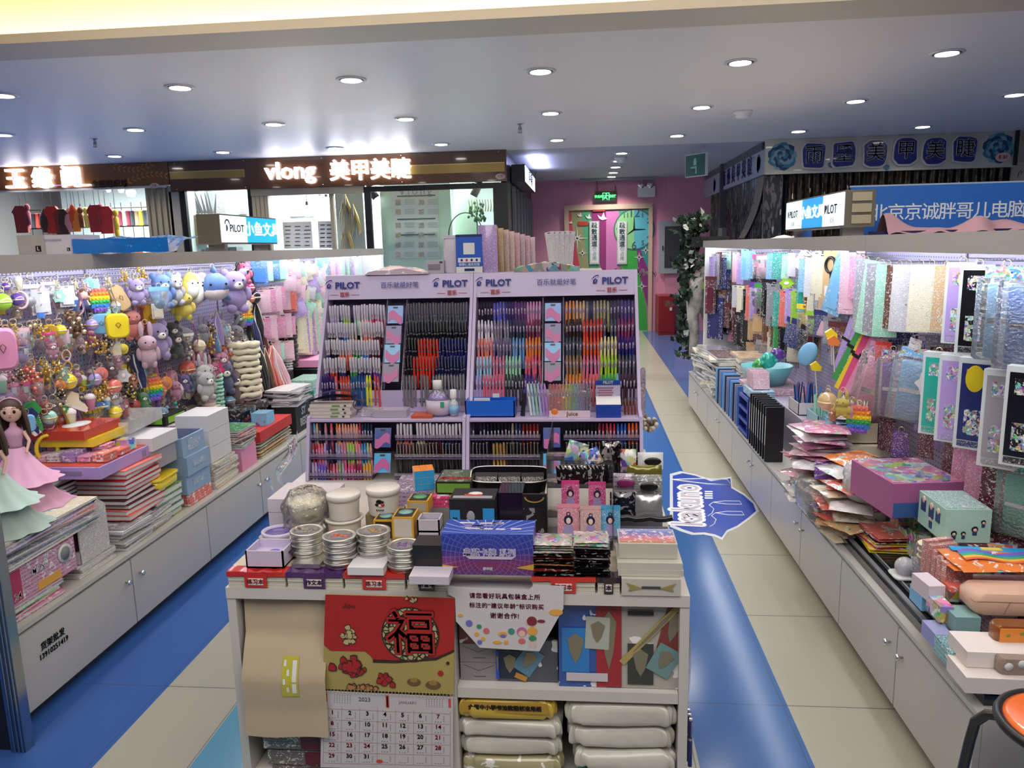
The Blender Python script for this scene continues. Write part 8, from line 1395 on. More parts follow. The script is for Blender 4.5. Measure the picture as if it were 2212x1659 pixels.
# figure boxes
t = carton('figure_box', 'dark box with blue corner labels and a printed grey figure', 'box', -.372, -.245, 2.0, 2.10, .80, .915, '#151520', mt=OC_CARD)
m = MB(); m.bb(-.062, -.034, -.0515, -.0505, .045, .085, 0); m.bb(.030, .062, -.0515, -.0505, .05, .09, 0); m.sph((-.004, -.051, .065), (.012, .002, .018), 1, None, 10, 6); m.sph((.004, .0, .1155), (.022, .018, .002), 2, None, 10, 5); m.box((0, -.03, .1158), (.11, .02, .001), 1); m.box((.0, -.015, .1164), (.05, .014, .001), 3); ob('printed_labels', m.mesh('l', [mat('label_blue', hexc('#2f8fd0'), .4), mat('fig_grey', hexc('#9a9aa4'), .4), PAPER, mat('fig_red', 0)]), parent=t)
text('20', .014, (-.048, -.052, .058), FRONT, t, BLACK, .0004)
carton('dark_violet_box', 'plain dark violet box between figure box and rainbow-arc pack', 'box', -.242, -.172, 2.06, 2.16, KT+.0005, .915, '#1c1226', mt=OC_GLOSS)
t = thing('rainbow_arc_pack', 'black packet with a rainbow arc header and dark printed window', 'packet', (-.137, 2.03, .858), (-.12, 0, 0)); m = MB(); m.box((0, 0, 0), (.068, .016, .125), 0); m.box((0, -.009, -.018), (.060, .002, .085), 1); ob('pack_body', m.mesh('b', [BLACK, PR_DARK]), parent=t, col='#2a2622')
m = MB(); [m.tube([(r_*math.cos(a), -.0095, .055+.55*r_*math.sin(a)) for a in [PI+PI*i/12 for i in range(13)]], .0010, 4, k) for k, r_ in enumerate((.028, .026, .024))]; ob('rainbow_arc', m.mesh('r', [mat('arc_green', hexc('#3aa84a')), mat('arc_yellow', hexc('#d8b03a')), mat('arc_red', hexc('#c8403a'))]), parent=t)
support('narrow carton under the rainbow-arc packet', -.17, -.105, 2.01, 2.05, .796); t = kb('white_slim_card', 'tall white slim box with black checks beside the rainbow-arc packet', 'box', 1168, 1170, KT+.0005, .026, .02, .135, '#a39ca4', y=None); m = MB(); m.bb(.004, .022, -.001, 0, .115, .119); [m.box((.004+.006*i, -.0006, .012+.006*(i % 2)), (.006, .001, .006)) for i in range(4)]; ob('black_checks', m.mesh('c', BLACK), parent=t)
# the big blue box
t = thing('blue_card_box', 'large blue and purple printed box at the front edge above the paper notice', 'box', (-.238, 1.768, .7995)); W = .228; m = MB(); m.bb(-W/2, W/2, 0, .10, 0, .105); ob('box_body', m.mesh('b', mat('bigbox_side', hexc('#6a5ab0'), .3)), parent=t)
nt = NT('bigbox_front'); x, y, z = nt.xyz(nt.obj()); f = nt.math('MULTIPLY', z, 1/.105); base = nt.ramp(f, [(0, '#5a2a6c'), (.25, '#7a2450'), (.45, '#5a2a78'), (.6, '#2a2f8a'), (1, '#1f3fa0')]); a = nt.math('ARCTAN2', nt.math('SUBTRACT', z, .05), x); rays = nt.math('GREATER_THAN', nt.math('SINE', nt.math('MULTIPLY', a, 38)), .93); rr_ = nt.math('SQRT', nt.math('ADD', nt.math('MULTIPLY', x, x), nt.math('MULTIPLY', nt.math('SUBTRACT', z, .045), nt.math('SUBTRACT', z, .045)))); arcs = nt.math('MULTIPLY', nt.math('GREATER_THAN', nt.math('SINE', nt.math('MULTIPLY', rr_, 560)), .9), nt.math('GREATER_THAN', rr_, .035)); nt.P('Base Color', nt.mix(nt.math('MULTIPLY', nt.math('MAXIMUM', rays, arcs), .45), base, C4('#7a7ad8'))).P('Roughness', .3).P('Coat Weight', .4)
m = MB(); m.bb(-W/2, W/2, -.001, -.0003, 0, .105); fr = ob('front_print', m.mesh('f', nt.m), parent=t); m = MB(); m.bb(-W/2, W/2, 0, .10, .1053, .106); nt = NT('bigbox_top'); v = nt.obj(); nt.P('Base Color', nt.mix(nt.math('GREATER_THAN', nt.math('SINE', nt.math('MULTIPLY', nt.math('ARCTAN2', nt.xyz(v)[1], nt.xyz(v)[0]), 30)), .92), C4('#2342a8'), C4('#8fb0e0'))).P('Roughness', .25); ob('top_print', m.mesh('t', nt.m), parent=t)
m = MB(); r = random.Random(8); [m.box((r.uniform(-.07, .07), .035+.02*k, .1066), (r.uniform(.02, .05), .008, .001), k % 2, TR(rot=(0, 0, r.uniform(-.1, .1)))) for k in range(3) for _ in range(4)]; ob('top_marks', m.mesh('m', [mat('marks_pale', hexc('#c8c0d0'), .4), mat('marks_violet', hexc('#7a7aa8'), .4)]), parent=t)
text('典藏卡牌 系列', .021, (.005, -.0022, .058), FRONT, fr, tmat(hexc('#b9b4d8')), .0012); text('豪华版', .008, (0, -.0022, .016), FRONT, fr, PAPER, .0003); m = MB(); m.prism([(-.055, .049), (.07, .049), (.06, .042), (-.045, .042)], -.0022, -.0012); m.prism([(-.114, .026), (-.075, .02), (-.114, .014)], -.002, -.001, 1); m.prism([(.114, .03), (.07, .02), (.114, .014)], -.002, -.001, 1); ob('printed_bars', m.mesh('b', [mat('bar_pale', hexc('#c0b8cc'), .4), mat('bar_gold', hexc('#c99a3c'), .4)]), parent=fr)
# foil packs in stacks
def foils(n, x, y, z, w, d, cols, where, seed, mt, th=.0062):
    r = random.Random(seed); ms = []
    for k in range(2): q = r.uniform(0, 6); m = MB(); m.grid(lambda u, v: ((u-.5)*w, (v-.5)*d, th*.5+th*.42*math.sin(u*PI)**.5*math.sin(v*PI)**.5+.0008*math.sin(u*30+q)), 14, 8); m.grid(lambda u, v: ((u-.5)*w, (.5-v)*d, th*.45-th*.4*math.sin(u*PI)**.5*math.sin(v*PI)**.5), 6, 4); ms.append(m.mesh('f', mt))
    for i in range(n): thing('foil_card_pack', 'glossy foil card pack %s' % where, 'card pack', (x+r.uniform(-.003, .003), y+r.uniform(-.004, .004), z+i*th), (0, 0, r.uniform(-.07, .07)), me=ms[i % 2], col=cols[i % len(cols)], group='foil packs '+where)
    return z+n*th
FOILB = printed('foil_black', .22, 60, .9, .8, .12, coat=.8, metal=.4, dark=(.55, .5, .5)); FOILW = printed('foil_white', .7, 55, .8, .8, .15, coat=.8, metal=.3)
z = foils(9, -.075, 1.80, GZ, .098, .075, ['#1a1618', '#141012', '#8a2a20', '#1a1618', '#c08040'], 'in the left stack right of the big blue box', 1, FOILB); foils(4, -.075, 1.81, z, .096, .08, ['#c9bdb8'], 'lying on top of the left foil stack', 2, FOILW)
z = foils(12, .018, 1.80, GZ, .085, .075, ['#141214', '#1c181a', '#141214', '#8a8688'], 'in the right stack beside the silver boxes', 3, FOILB); foils(2, .018, 1.81, z, .085, .08, ['#c9bdb8'], 'lying on top of the right foil stack', 4, FOILW)
# acrylic stand with zip packs
m = MB()
for k in range(4): m.bb(-.095, .075, 1.93+.095*k, 2.02+.095*k, .80+.055*k, .803+.055*k, 0); m.bb(-.095, .075, 1.93+.095*k, 1.932+.095*k, KT+.001, .80+.055*k)
m.bb(-.097, -.095, 1.93, 2.40, KT+.001, 1.06); m.bb(.075, .077, 1.93, 2.40, KT+.001, 1.03); thing('acrylic_step_stand', 'clear stepped acrylic stand of card packs on the right of the counter', 'stand', me=m.mesh('a', ACRYL))
@key('zip_card_pack')
def _(m):
    m.grid(lambda u, v: ((u-.5)*.62, -.04*math.sin(u*PI)*math.sin(v*PI)-.004, v-.5), 6, 8, 0); m.box((0, .006, 0), (.62, .012, 1.0), 0); m.box((0, -.008, .44), (.62, .03, .12), 1); m.sph((0, -.045, .05), (.13, .006, .14), 2, None, 12, 8); m.sph((0, -.05, .02), (.07, .006, .09), 3, None, 10, 7); m.prism([(-.2, -.45), (.2, -.45), (.1, -.08), (-.1, -.08)], -.045, -.035, 4); m.tube([(.05*math.cos(a), -.045, .22+.05*math.sin(a)) for a in [PI*2*i/10 for i in range(10)]], .012, 4, 2, closed=True); return [PR_SOFT, OC_GLOSS, mat('hair_ink', hexc('#2a2440'), .3), mat('print_face', hexc('#e0c4bc'), .5), mat('robe_ink', hexc('#9a8ab8'), .5)]
def zp(u, v, y, hpx, col, label): p = at_y(u, v, y); s = hpx*depth(p)/FPX; thing('zip_card_pack', label, 'card pack', p, (-.16, 0, 0), me=KM['zip_card_pack'], col=col, sc=s*1.0)
for a in ((1228, 1126, 1.945, 76, '#d88a9c', 'pink zip pack with a long-haired figure, left in the front row of the acrylic stand'), (1276, 1128, 1.935, 72, '#cfa2a2', 'pale pink zip pack with a ring-haired figure, middle of the front row'), (1318, 1126, 1.945, 70, '#4aa8d4', 'blue-topped zip pack with a violet-haired figure, right of the front row'), (1232, 1068, 2.04, 62, '#d8468c', 'hot pink zip pack, left in the second row of the acrylic stand'), (1290, 1070, 2.04, 60, '#d8468c', 'hot pink zip pack, right in the second row of the acrylic stand')): zp(*a)
def flatpack(u, v, y, wpx, hpx, col, label, mt=None, rz=0, ry=0):
    p = at_y(u, v, y); k = depth(p)/FPX; w, h = wpx*k, hpx*k; m = MB(); q = random.Random(u); ph = q.uniform(0, 6)
    m.grid(lambda a, b: ((a-.5)*w, -.010*math.sin(a*PI)*math.sin(b*PI)**.5-.001-.001*math.sin(a*21+ph)*math.sin(b*13), (b-.5)*h), 14, 8); m.grid(lambda a, b: ((.5-a)*w, .008*math.sin(a*PI)*math.sin(b*PI)**.5+.001, (b-.5)*h), 4, 4); thing('flat_foil_pack', label, 'packet', p, (-.2, ry, rz), me=m.mesh('p', mt or FOILB), col=PAL.get(col, col), group=label if 'third row' in label else None)
for i in range(12): flatpack(1216+i*8.4, 1024, 2.13-.002*i, 30, 40, '#1a181c', 'black zip-edged pack in the third row of the acrylic stand', FOILB, rz=.5)
for a in ((1245, 978, 2.24, 44, 48, '#2450b0', 'blue glossy pack leaning left at the back of the acrylic stand', PR_BUSY, 0, .3), (1278, 988, 2.22, 40, 36, '#2450b0', 'blue glossy pack leaning right at the back of the acrylic stand', PR_BUSY, 0, -.4), (1318, 976, 2.26, 44, 46, '#141214', 'black glossy pack at the back of the acrylic stand'), (1357, 995, 2.24, 34, 50, '#a86a30', 'amber clear pack beside the blue glossy ones', PR_BUSY), (1405, 995, 2.27, 54, 36, '#b9b8b0', 'white pack with a black silhouette at the back right', PAPER), (1392, 1018, 2.20, 74, 26, '#7a7230', 'olive folded foil strip at the right of the counter', OC_PEARL), (1345, 1040, 2.14, 50, 36, '#b9a8b8', 'whitish pack with a magenta oval', PR_SOFT), (1400, 1046, 2.12, 60, 42, '#8a8a88', 'grey pack with a black car shape', PR_FINE), (1345, 1088, 2.05, 54, 50, '#1a1c30', 'black and dark blue pack right of the pink zip packs'), (1402, 1094, 2.04, 56, 48, '#9a989a', 'crumpled silver pack above the black foil roll', mat('silver_foil', (.5, .5, .5), .25, .7))): flatpack(*a)
m = MB(); m.lathe([(.028, -.002), (.028, .0), (0, .0)], 16, 0, TR(rot=(PI/2, 0, 0), sc=(1, 1, .6)))
for u, v, y, c in ((1352, 1044, 2.115, '#8a2a6c'), (1402, 1052, 2.098, '#141416'), (1410, 997, 2.245, '#18181a')): p = at_y(u, v, y); m = MB(); m.sph((0, 0, 0), (.026, .004, .013), 0, None, 12, 6); thing('printed_blob_card', 'small %s shape card before the flat packs at the right' % {'#8a2a6c': 'magenta', '#141416': 'black low', '#18181a': 'black upper'}[c], 'card', p, me=m.mesh('b', mat('blob'+c, hexc(c), .3)))
p = at_y(1388, 1120, 1.99); m = MB(); m.tube([(-.06+.02*i, 0, .003*math.sin(i*2)) for i in range(8)], .009, 8); thing('black_foil_roll', 'rolled black foil lying above the framed card display', 'foil', p, me=m.mesh('r', mat('foil_jet', (.01, .01, .012), .15)))
support('tall carton behind the framed card display', .09, .225, 2.12, 2.33, .84, '#6a6670'); support('carton under the black foil roll', .09, .225, 1.93, 1.995, .845, '#55525a')
t = carton('framed_card_display', 'clear-framed card box with a sunset-coloured print on the silver boxes', 'box', .085, .228, 1.80, 1.90, GZ+.034, GZ+.072, '#b9b5a8', mt=OC_GLOSS)
nt = NT('sunset_print'); x, y, z = nt.xyz(nt.obj()); nt.P('Base Color', nt.mix(nt.math('GREATER_THAN', nt.noise(nt.obj(), 90, 2), .58), nt.ramp(nt.math('MULTIPLY_ADD', y, 9, .5), [(0, '#c8883c'), (.35, '#c87a8c'), (.7, '#6a7ac0'), (1, '#a8b0d8')]), C4('#d8c8c4'))).P('Roughness', .2); m = MB(); m.box((0, .004, .039), (.135, .088, .0015)); ob('picture', m.mesh('p', nt.m), parent=t)
SLV = mat('silver_card', hexc('#c6c3b8'), .25, .2)
for i, (x0, x1, y0, z0, z1) in enumerate(((.082, .240, 1.772, GZ, GZ+.016), (.080, .238, 1.775, GZ+.0165, GZ+.033))): carton('silver_card_box', 'flat silver box, %s of two under the framed card display' % ['lower', 'upper'][i], 'box', x0, x1, y0, 1.90, z0, z1, 'grey', mt=SLV)
t = carton('silver_printed_box', 'silver box with a gold-winged logo at the right front corner', 'box', .090, .232, KFY-.004, 1.90, KT+.0005, GZ-.001, 'grey', mt=SLV); m = MB(); [m.prism([(s_*.02, .020), (s_*.06, .034), (s_*.05, .022), (s_*.055, .012)][::1], -.0735, -.0725) for s_ in (-1, 1)]; m.box((0, -.073, .022), (.045, .001, .006), 1); ob('gold_wings', m.mesh('w', [mat('wing_gold', hexc('#a89a5c'), .3, .4), DARK]), parent=t)

# ================================================================ FRONT OF THE KIOSK
# kraft paper sheaf
def kr(u, v): z = .712-.355*v; x = -.885+.222*u; y = 1.79-.046*min(1, max(0, (v-.25)/.3))-.012*max(0, (v-.8)/.2)+.004*math.sin(u*6+v*3)-.012*math.sin(v*PI); return (x, y, z)
m = MB(); m.grid(kr, 20, 24); m.grid(lambda u, v: tuple(a+b for a, b in zip(kr(1-u, v), (0, .035, .01))), 10, 12); kt = thing('kraft_paper_sheaf', 'hanging sheaf of tan kraft paper with a yellow label, left compartment', 'paper', me=m.mesh('k', mat('kraft_tan', hexc('#b8a68c'), .5)))
K2 = lambda a, b, c, d, e: (lambda u, v: tuple(p+q for p, q in zip(kr(a+(b-a)*u, c+(d-c)*v), (0, e, 0)))); m = MB(); m.grid(K2(.495, .69, .385, .667, -.002), 2, 8, 0); [m.grid(K2(.515+.04*(i % 2), .545+.04*(i % 2), .41+.06*i, .45+.06*i, -.003), 1, 1, 1) for i in range(4)]; m.grid(K2(.62, .67, .41, .64, -.003), 1, 4, 1); ob('yellow_label', m.mesh('y', [mat('label_yel', hexc('#b8b03a'), .5), PAPER]), parent=kt)
carton('green_foil_parcel', 'dark green foil parcel behind the tan kraft paper', 'parcel', -.885, -.40, 1.86, 2.2, .4925, .712, '#3a3f28', mt=PR_DARK)
for i in range(5): t = carton('stored_book_bundle', 'bundle of books, %s in the pile below the kraft paper' % ['topmost', 'second', 'third', 'fourth', 'lowest'][i], 'book', -.885+.01*i, -.64+.008*i, 1.785, 1.98, .42-.046*(i+1)+.0005, .42-.046*i-.003, ['#8a7f80', '#8f8470', '#857a70', '#7a6f68', '#6f6460'][i], mt=PR_FINE); m = MB(); m.box((.01, -.099, .022), (.05, .003, .036)); ob('maroon_band', m.mesh('b', mat('band_maroon', hexc('#6a1c28'), .4)), parent=t)
# calendar
cal = thing('wall_calendar', 'red and gold lucky-character wall calendar open at January 2023', 'calendar', (0, 0, 0)); CY = 1.7535
def cq(u, v, dy=0.0): p = at_y(u, v, CY-dy); return (p.x, p.z)
NBK = mat('cal_red', hexc('#a8201e'), .35); GLD = mat('cal_gold', hexc('#a89858'), .35); LIN = mat('cal_line', hexc('#3a201c'), .5)
tl, tr_, br, bl = cq(703, 1284), cq(983, 1292), cq(980, 1500), cq(697, 1488)
m = MB(); m.prism([tl, tr_, br, bl], CY, CY+.004, 0); tp = ob('picture_sheet', m.mesh('p', GLD), parent=cal)
def CP(cx, cy): return cq(480+cx*.2526, 1240+cy*.2526)
m = MB(); m.prism([tl, tr_, CP(1985, 640), CP(1880, 700), CP(1650, 755), CP(1290, 735), CP(1270, 700), CP(1220, 660), CP(925, 655), CP(870, 605)], CY-.0010, CY, 0); m.prism([CP(1290, 728), CP(1480, 735), CP(1830, 710), CP(1985, 645), CP(1985, 665), CP(1830, 735), CP(1480, 760), CP(1290, 755)], CY-.0014, CY, 1); ob('red_field', m.mesh('r', [NBK, LIN]), parent=tp)
c0 = CP(1610, 515); R0 = .0745
def ring(r, n=48, f=1.0): return [(c0[0]+r*math.cos(2*PI*i/n), c0[1]+r*f*math.sin(2*PI*i/n)) for i in range(n)]
nt = NT('lattice'); nt.P('Base Color', nt.mix(nt.math('GREATER_THAN', nt.n('ShaderNodeTexVoronoi', {'Vector': nt.obj(), 'Scale': 75}, feature='DISTANCE_TO_EDGE').outputs[0], .10), C4('#2a1c18'), C4('#b0a878'))).P('Roughness', .5)
m = MB(); m.prism(ring(R0), CY-.0020, CY, 1); m.prism(ring(R0*.95), CY-.0026, CY, 0); ob('lattice_disc', m.mesh('d', [nt.m, LIN]), parent=tp)
text('福', .128, (c0[0]+.002, CY-.0032, c0[1]-.002), FRONT, tp, LIN, .0056, .0004); text('福', .128, (c0[0]+.002, CY-.0042, c0[1]-.002), FRONT, tp, NBK, .0042, .0004)
def blobs(seed, cx, cy, w, h, n, r0, mats, dy, nm):
    r = random.Random(seed); m = MB(); o = CP(cx, cy)
    for i in range(n):
        x, z = o[0]+r.gauss(0, .35)*w, o[1]+r.gauss(0, .35)*h; q = r.uniform(.6, 1.3)*r0; a0 = r.uniform(0, 6)
        for k, f in enumerate((1.25, 1.0)): m.prism([(x+q*f*math.cos(a0+2*PI*j/7)*(1 if j % 2 else .75), z+q*f*math.sin(a0+2*PI*j/7)*(1 if j % 2 else .8)) for j in range(7)], CY-dy-.0003*k-.00012*i, CY, k)
    ob(nm, m.mesh(nm, mats), parent=tp)
blobs(1, 1070, 530, .030, .028, 16, .0070, [LIN, mat('petal_cream', hexc('#b8ac78'), .5)], .0018, 'printed_flowers'); blobs(2, 1110, 790, .040, .034, 26, .0105, [LIN, NBK], .0018, 'printed_red_figure'); blobs(3, 1400, 890, .026, .020, 14, .0075, [LIN, NBK], .0018, 'printed_red_cloth'); blobs(4, 1170, 965, .07, .006, 16, .0065, [LIN, mat('floor_tan', hexc('#b07a48'), .5)], .0030, 'printed_ground'); blobs(5, 1080, 275, .03, .006, 9, .003, [mat('red_dark', hexc('#7a1818'), .5), mat('red_dark', 0)], .0018, 'printed_clouds'); blobs(6, 1620, 215, .022, .007, 10, .0035, [LIN, mat('petal_cream', 0)], .0046, 'printed_lantern_top')
m = MB()
for cx, cy, s in ((1640, 920, .018), (1805, 945, .020)): o = CP(cx, cy); m.prism([(o[0]+s*1.0*math.cos(a), o[1]+s*.65*math.sin(a)-(0 if math.sin(a) < 0 else s*.1)) for a in [2*PI*i/16 for i in range(16)]], CY-.0016, CY, 0); m.prism([(o[0]+s*.55*math.cos(a), o[1]+s*.25+s*.35*math.sin(a)) for a in [2*PI*i/12 for i in range(12)]], CY-.0022, CY, 1)
for cx, cy, s in ((1930, 762, .0045), (1868, 848, .0075)): o = CP(cx, cy); m.prism([(o[0]+s*math.cos(a), o[1]+s*math.sin(a)) for a in [2*PI*i/12 for i in range(12)]], CY-.0016, CY, 2 if s < .005 else 3)
ob('printed_ingots', m.mesh('i', [mat('ingot_brown', hexc('#6e5230'), .5), mat('ingot_tan', hexc('#94763e'), .5), LIN, NBK]), parent=tp)
pl_, pr2, pbr, pbl = cq(696, 1491), cq(979, 1505), cq(979, 1662), cq(693, 1656)
m = MB(); m.prism([pl_, pr2, pbr, pbl], CY-.003, CY-.0005, 0); pg = ob('month_page', m.mesh('m', mat('cal_page', hexc('#c3bec4'), .6)), parent=cal)
def G(fx, fy, a=pl_, b=pr2, c=pbl, d=pbr): return (lin(lin(a[0], b[0], fx), lin(c[0], d[0], fx), fy), lin(lin(a[1], b[1], fx), lin(c[1], d[1], fx), fy))
m = MB()
for i in range(38): x, z = G(.02+.96*i/37, -.012); m.tube([(x, CY-.004, z-.006), (x+.001, CY-.009, z), (x, CY-.004, z+.007)], .0009, 4)
ob('spiral_binding', m.mesh('s', GOLD), parent=cal)
til = -math.atan2(pl_[1]-pr2[1], pr2[0]-pl_[0]); yz = CY-.0036
BK_, RD_ = tmat(hexc('#141214')), tmat(hexc('#a82a2a')); dark = [[], []]
def ctext(b, size, fx, fy, mt, bold=.0003): x, z = G(fx, fy); text(b, size, (x, yz, z), (PI/2, -til, 0), pg, mt, bold, .0003, 'numeral')
ctext('1', .046, .505, .105, tmat(hexc('#c03a28')), .0018); ctext('2023', .016, .33, .085, tmat(hexc('#5a5458')), 0); ctext('JANUARY', .011, .66, .10, tmat(hexc('#8a8288')), 0)
dd = 1
for r_ in range(5):
    for c_ in range(7):
        if dd > 31: break
        red = c_ == 6 or c_ == 0 and dd > 1 or dd in (23, 24); ctext(str(dd), .0165, .085+.134*c_, .272+.143*r_-.004, RD_ if red else BK_, .0004); dd += 1
m = MB()
def gl(a, b, w=.0003):
    (x0, z0), (x1, z1) = G(*a), G(*b); dx, dz = x1-x0, z1-z0; L = math.hypot(dx, dz); nx, nz = -dz/L*w, dx/L*w; m.prism([(x0+nx, z0+nz), (x0-nx, z0-nz), (x1-nx, z1-nz), (x1+nx, z1+nz)], yz, yz+.0004, 0)
for r_ in range(6): gl((.02, .225+.143*r_), (.98, .225+.143*r_))
for c_ in range(8): gl((.02+.137*c_, .19), (.02+.137*c_, .94))
ob('page_grid', m.mesh('g', tmat(hexc('#a8787c'))), parent=pg)
m = MB(); r = random.Random(3)
for r_ in range(5):
    for c_ in range(7):
        for k in range(4): x, z = G(.128+.134*c_, .265+.143*r_+.022*k); m.box((x, yz, z), (.0026, .0004, .0012))
        for k in range(3): x, z = G(.065+.134*c_+.02*k, .272+.143*r_+.068); m.box((x, yz, z), (.0036, .0004, .0010))
for s_ in (.16, .86):
    for a in range(7):
        for b in range(5): x, z = G(s_-.06+.02*a, .04+.024*b); m.box((x, yz, z), (.0022, .0004, .0011))
ob('small_print', m.mesh('s', tmat(hexc('#6f686e'))), parent=pg)['kind'] = 'stuff'
m = MB(); [m.box((G(fx, .08)[0], yz, G(fx, .08)[1]), (.006, .0004, .024)) for fx in (.035, .975)]; x, z = G(.45, .90); m.lathe([(0, -.0003), (.009, -.0003), (.009, .0003)], 12, 0, TR((x, yz, z), (PI/2, 0, 0), (1, .6, 1))); ob('red_marks', m.mesh('r', tmat(hexc('#c84838'))), parent=pg)
# paper notice draped under the big blue box
NP = [(967, 1266), (1048, 1272), (1142, 1274), (1153, 1264), (1218, 1266), (1217, 1315), (1165, 1407), (1036, 1399), (985, 1342), (983, 1292), (968, 1284)]
m = MB(); m.prism([(lambda p: (p.x, p.z))(at_y(u, v, 1.7535)) for u, v in NP], 1.7535, 1.7545); no = thing('paper_notice', 'white draped paper notice with maroon writing and cartoon children below the big blue box', 'notice', me=m.mesh('n', mat('notice_paper', hexc('#c9c4c8'), .6)))
MR = tmat(hexc('#8c2f55'))
for b, u, v, s in (('请您看好玩具包装盒上所', 1090, 1289, .0152), ('标注的“建议年龄”标识购买', 1094, 1310, .0148), ('谢谢合作!', 1090, 1331, .0160)): p = at_y(u, v, 1.753); text(b, s, (p.x, 1.7528, p.z), (PI/2, .01, 0), no, MR, .0003, .0002, space=1.12 if s < .016 else 1.15)
m = MB(); cm = [mat('n'+c, hexc(c), .5) for c in ('#4a8a7c', '#c86a6c', '#d8a04c', '#6a6ab8', '#b86a9c', '#e0b8a0', '#7a2a38', '#3a8a5c')]
def dsk(cx, cy, r, k, f=1.0): p = at_y(940+cx*.2532, 1000+cy*.2532, 1.753); q = r*.2532*.00113; m.prism([(p.x+q*math.cos(a), p.z+q*f*math.sin(a)) for a in [2*PI*i/14 for i in range(14)]], 1.7524-.0001*k, 1.7535, k)
for a in ((650, 1437, 30, 0), (437, 1433, 28, 1), (290, 1368, 30, 3), (355, 1460, 20, 2), (740, 1440, 44, 4), (740, 1455, 30, 5), (740, 1520, 32, 1, .8), (825, 1350, 44, 6), (825, 1362, 36, 5), (830, 1435, 44, 2, .9), (832, 1495, 34, 7, .7), (905, 1350, 34, 6, .4), (785, 1350, 10, 5, 3), (815, 1545, 8, 5, 4), (850, 1545, 8, 5, 4), (575, 1460, 40, 2, .6), (580, 1475, 26, 3, .6), (530, 1530, 40, 2, .4), (380, 1530, 22, 3), (410, 1500, 18, 2), (1030, 1275, 60, 2, .5), (215, 1300, 24, 2, .6), (375, 1395, 22, 7, .9), (605, 1530, 20, 2)): dsk(*a)
ob('cartoon_print', m.mesh('c', cm), parent=no)['kind'] = 'stuff'
# albums on the right half
def album(label, u0, u1, v0, v1, y, col, mt, parts, name='card_album'):
    a, b = at_y(u0, v1, y), at_y(u1, v0, y); w, h = b.x-a.x, b.z-max(a.z, .4935); z0 = max(a.z, .4935); t = thing(name, label, 'album', (a.x+w/2, y, z0), (-.06, 0, 0)); m = MB(); m.bb(-w/2, w/2, 0, .022, 0, h-.004); ob('cover', m.mesh('c', mt), parent=t, col=col); m = MB(); m.bb(-w/2, w/2, -.0012, -.0010, 0, h-.004)
    for i, (fx, fz, fw, fh, c, rz) in enumerate(parts):
        T = TR((w*(fx-.5), -.0015-.0012*i, h*fz), (0, rz, 0)); m = MB(); m.box((0, 0, 0), (w*fw, .0022, h*fh), 0, T); m.prism([(0, -.3*h*fh), (.18*w*fw, -.1*h*fh), (.30*w*fw, .25*h*fh), (0, .38*h*fh), (-.30*w*fw, .25*h*fh), (-.18*w*fw, -.1*h*fh)], -.0026, -.001, 1, T) if fw < .7 and fh > .25 else None
        ob('inset_picture', m.mesh('i', [mat('alb'+c, hexc(c), .25), mat('alb_fig', hexc('#8a8470'), .3, .4)]), parent=t)
    return t
album('blue and red card album with a golden figure pack stuck on it', 1208, 1343, 1299, 1490, 1.785, '#2a50a0', printed('album_blue', .3, 25, .9, .6, .2, coat=.6), [(.80, .5, .40, .98, '#9a2a34', 0), (.27, .42, .44, .5, '#2f78c0', 0), (.62, .62, .38, .36, '#a8aca4', .05), (.45, .12, .66, .09, '#c4bcc4', 0)])
album('white, gold and grey card album with a clear pack stuck on it, far right', 1342, 1484, 1303, 1497, 1.785, '#a8a49c', printed('album_white', .25, 18, .2, .6, .2, coat=.6), [(.80, .68, .34, .5, '#7a3a34', .25), (.30, .28, .40, .46, '#3a3c38', 0), (.45, .62, .10, .9, '#a8955c', .75), (.66, .33, .38, .33, '#6a8c8c', .5), (.3, .86, .4, .04, '#2a2a28', 0)])
album('dark blue and silver card album partly under the paper notice', 1074, 1204, 1385, 1490, 1.80, '#4a4e5c', printed('album_grey', .25, 22, .3, .6, .2, coat=.6), [(.22, .4, .34, .66, '#1f2c44', 0), (.52, .5, .34, .62, '#5a86a0', .6), (.4, .12, .2, .12, '#c08840', .4), (.02, .4, .05, .66, '#2a4ac0', 0)])
for i in range(2):
    t = carton('pale_silver_box', 'pale silver box with envelope lines, %s of two right of the calendar' % ['lower', 'upper'][i], 'box', -.322, -.225, 1.80, 1.95, .4925+i*.052, .543+i*.052, '#8f8a8c'); m = MB(); [m.tube([(-.04, -.0755, .044), (0, -.0755, .028), (.04, -.0755, .044)], .0005, 4), m.tube([(-.015, -.0755, .012), (.018, -.0755, .012)], .0007, 4)]; ob('fold_lines', m.mesh('f', DARK), parent=t)
carton('maroon_grey_box', 'maroon-banded grey box behind the paper notice', 'box', -.322, -.225, 1.80, 1.95, .597, .66, '#7a3038', mt=PR_SOFT)
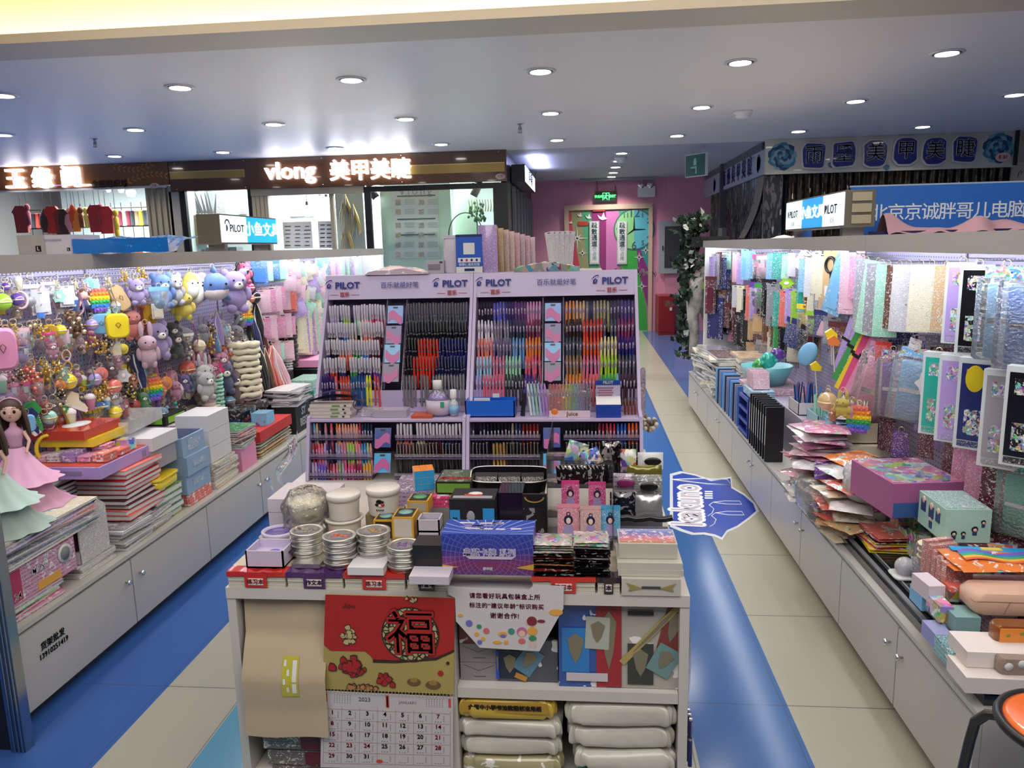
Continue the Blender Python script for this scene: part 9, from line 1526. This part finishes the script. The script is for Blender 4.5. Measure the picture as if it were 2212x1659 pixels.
# lower bays: yellow pack and white plastic parcels
t = NT('white_poly'); t.P('Base Color', C4('#c6c3ba')).P('Roughness', .3).P('Coat Weight', .4); t.bump(t.noise(t.obj(), 14, 2), 1.0, .008); WPOLY = t.m
def parcel(name, label, x0, x1, y0, y1, z0, z1, col, seed, mt=None):
    r = random.Random(seed); ph = [r.uniform(0, 6) for _ in range(4)]; W2, D2, H2 = (x1-x0)/2, (y1-y0)/2, (z1-z0)/2
    def f(u, v):
        a = 2*PI*u; t = (v-.5)*PI; q = abs(math.cos(t))**.2; sx, sy = math.cos(a), math.sin(a); kx = abs(sx)**.16*(1 if sx > 0 else -1); ky = abs(sy)**.16*(1 if sy > 0 else -1); w = 1+.025*math.sin(9*a+ph[0]+v*7)+.02*math.sin(17*a+ph[1])
        return (W2*kx*q*w, D2*ky*q*w, H2*abs(math.sin(t))**.6*(1 if t > 0 else -1)*(1+.06*math.sin(6*a+ph[2])))
    m = MB(); m.grid(f, 60, 18); return thing(name, label, 'parcel', ((x0+x1)/2, (y0+y1)/2, (z0+z1)/2), me=m.mesh('p', mt or WPOLY), col=PAL.get(col, col) if col else None)
t = parcel('yellow_paper_pack', 'yellow wrapped pack of calligraphy paper with a line of black characters', -.325, -.075, 1.765, 2.02, .400, .460, None, 1, mat('yellow_wrap', hexc('#c4a63a'), .3, coat=.5)); text('全国中小学书法教程标准用纸', .0145, (-.005, -.131, .010), FRONT, t, tmat(hexc('#2a1c10')), .0006); m = MB(); m.box((-.005, -.1285, .010), (.22, .002, .030)); ob('label_panel', m.mesh('l', mat('yellow_deep', hexc('#b08a34'), .4)), parent=t)
for i, a in enumerate(((-.328, -.06, .345, .399), (-.325, -.062, .288, .344), (-.05, .228, .385, .455), (-.045, .226, .320, .384), (-.03, .232, .262, .319))): parcel('white_plastic_parcel', ['white wrinkled parcel directly under the yellow pack', 'second white parcel under the yellow pack', 'topmost white wrinkled parcel in the lower right bay', 'middle white wrinkled parcel in the lower right bay', 'lowest white wrinkled parcel in the lower right bay'][i], a[0], a[1], 1.768+.01*(i % 2), 2.1, a[2], a[3], None, 10+i)
carton('teal_book', 'teal book at the bottom of the lower right bay', 'book', -.02, .21, 1.79, 2.0, .223, .258, '#4a9a8c'); parcel('yellowish_parcel', 'greyish parcel with yellow print at the bottom below the yellow pack', -.325, -.06, 1.78, 2.1, .225, .287, '#a89f7c', 20, PKB)
# right flank of the kiosk
m = MB(); m.grid(lambda u, v: (.003+.004*math.sin(u*9+v*5), .16*u, -.28*v), 8, 10); thing('clear_hanging_sleeve', 'clear sleeve hanging on the right flank of the counter', 'sleeve', (.259, 1.80, .64), me=m.mesh('s', BAG))
for i in range(3): thing('blue_ballpoint', 'dark blue pen hanging on the right flank of the counter', 'pen', (.268, 1.80+.02*i, .40), (0, 0, .3), me=PK['ball'], col='#23256e', sc=(1.2, 1.2, 1.1), group='pens on the right flank')
# a group needs more than one member
from collections import Counter
n = Counter(o['group'] for o in S.objects if 'group' in o)
for o in S.objects:
    if 'group' in o and n[o['group']] < 2: del o['group']
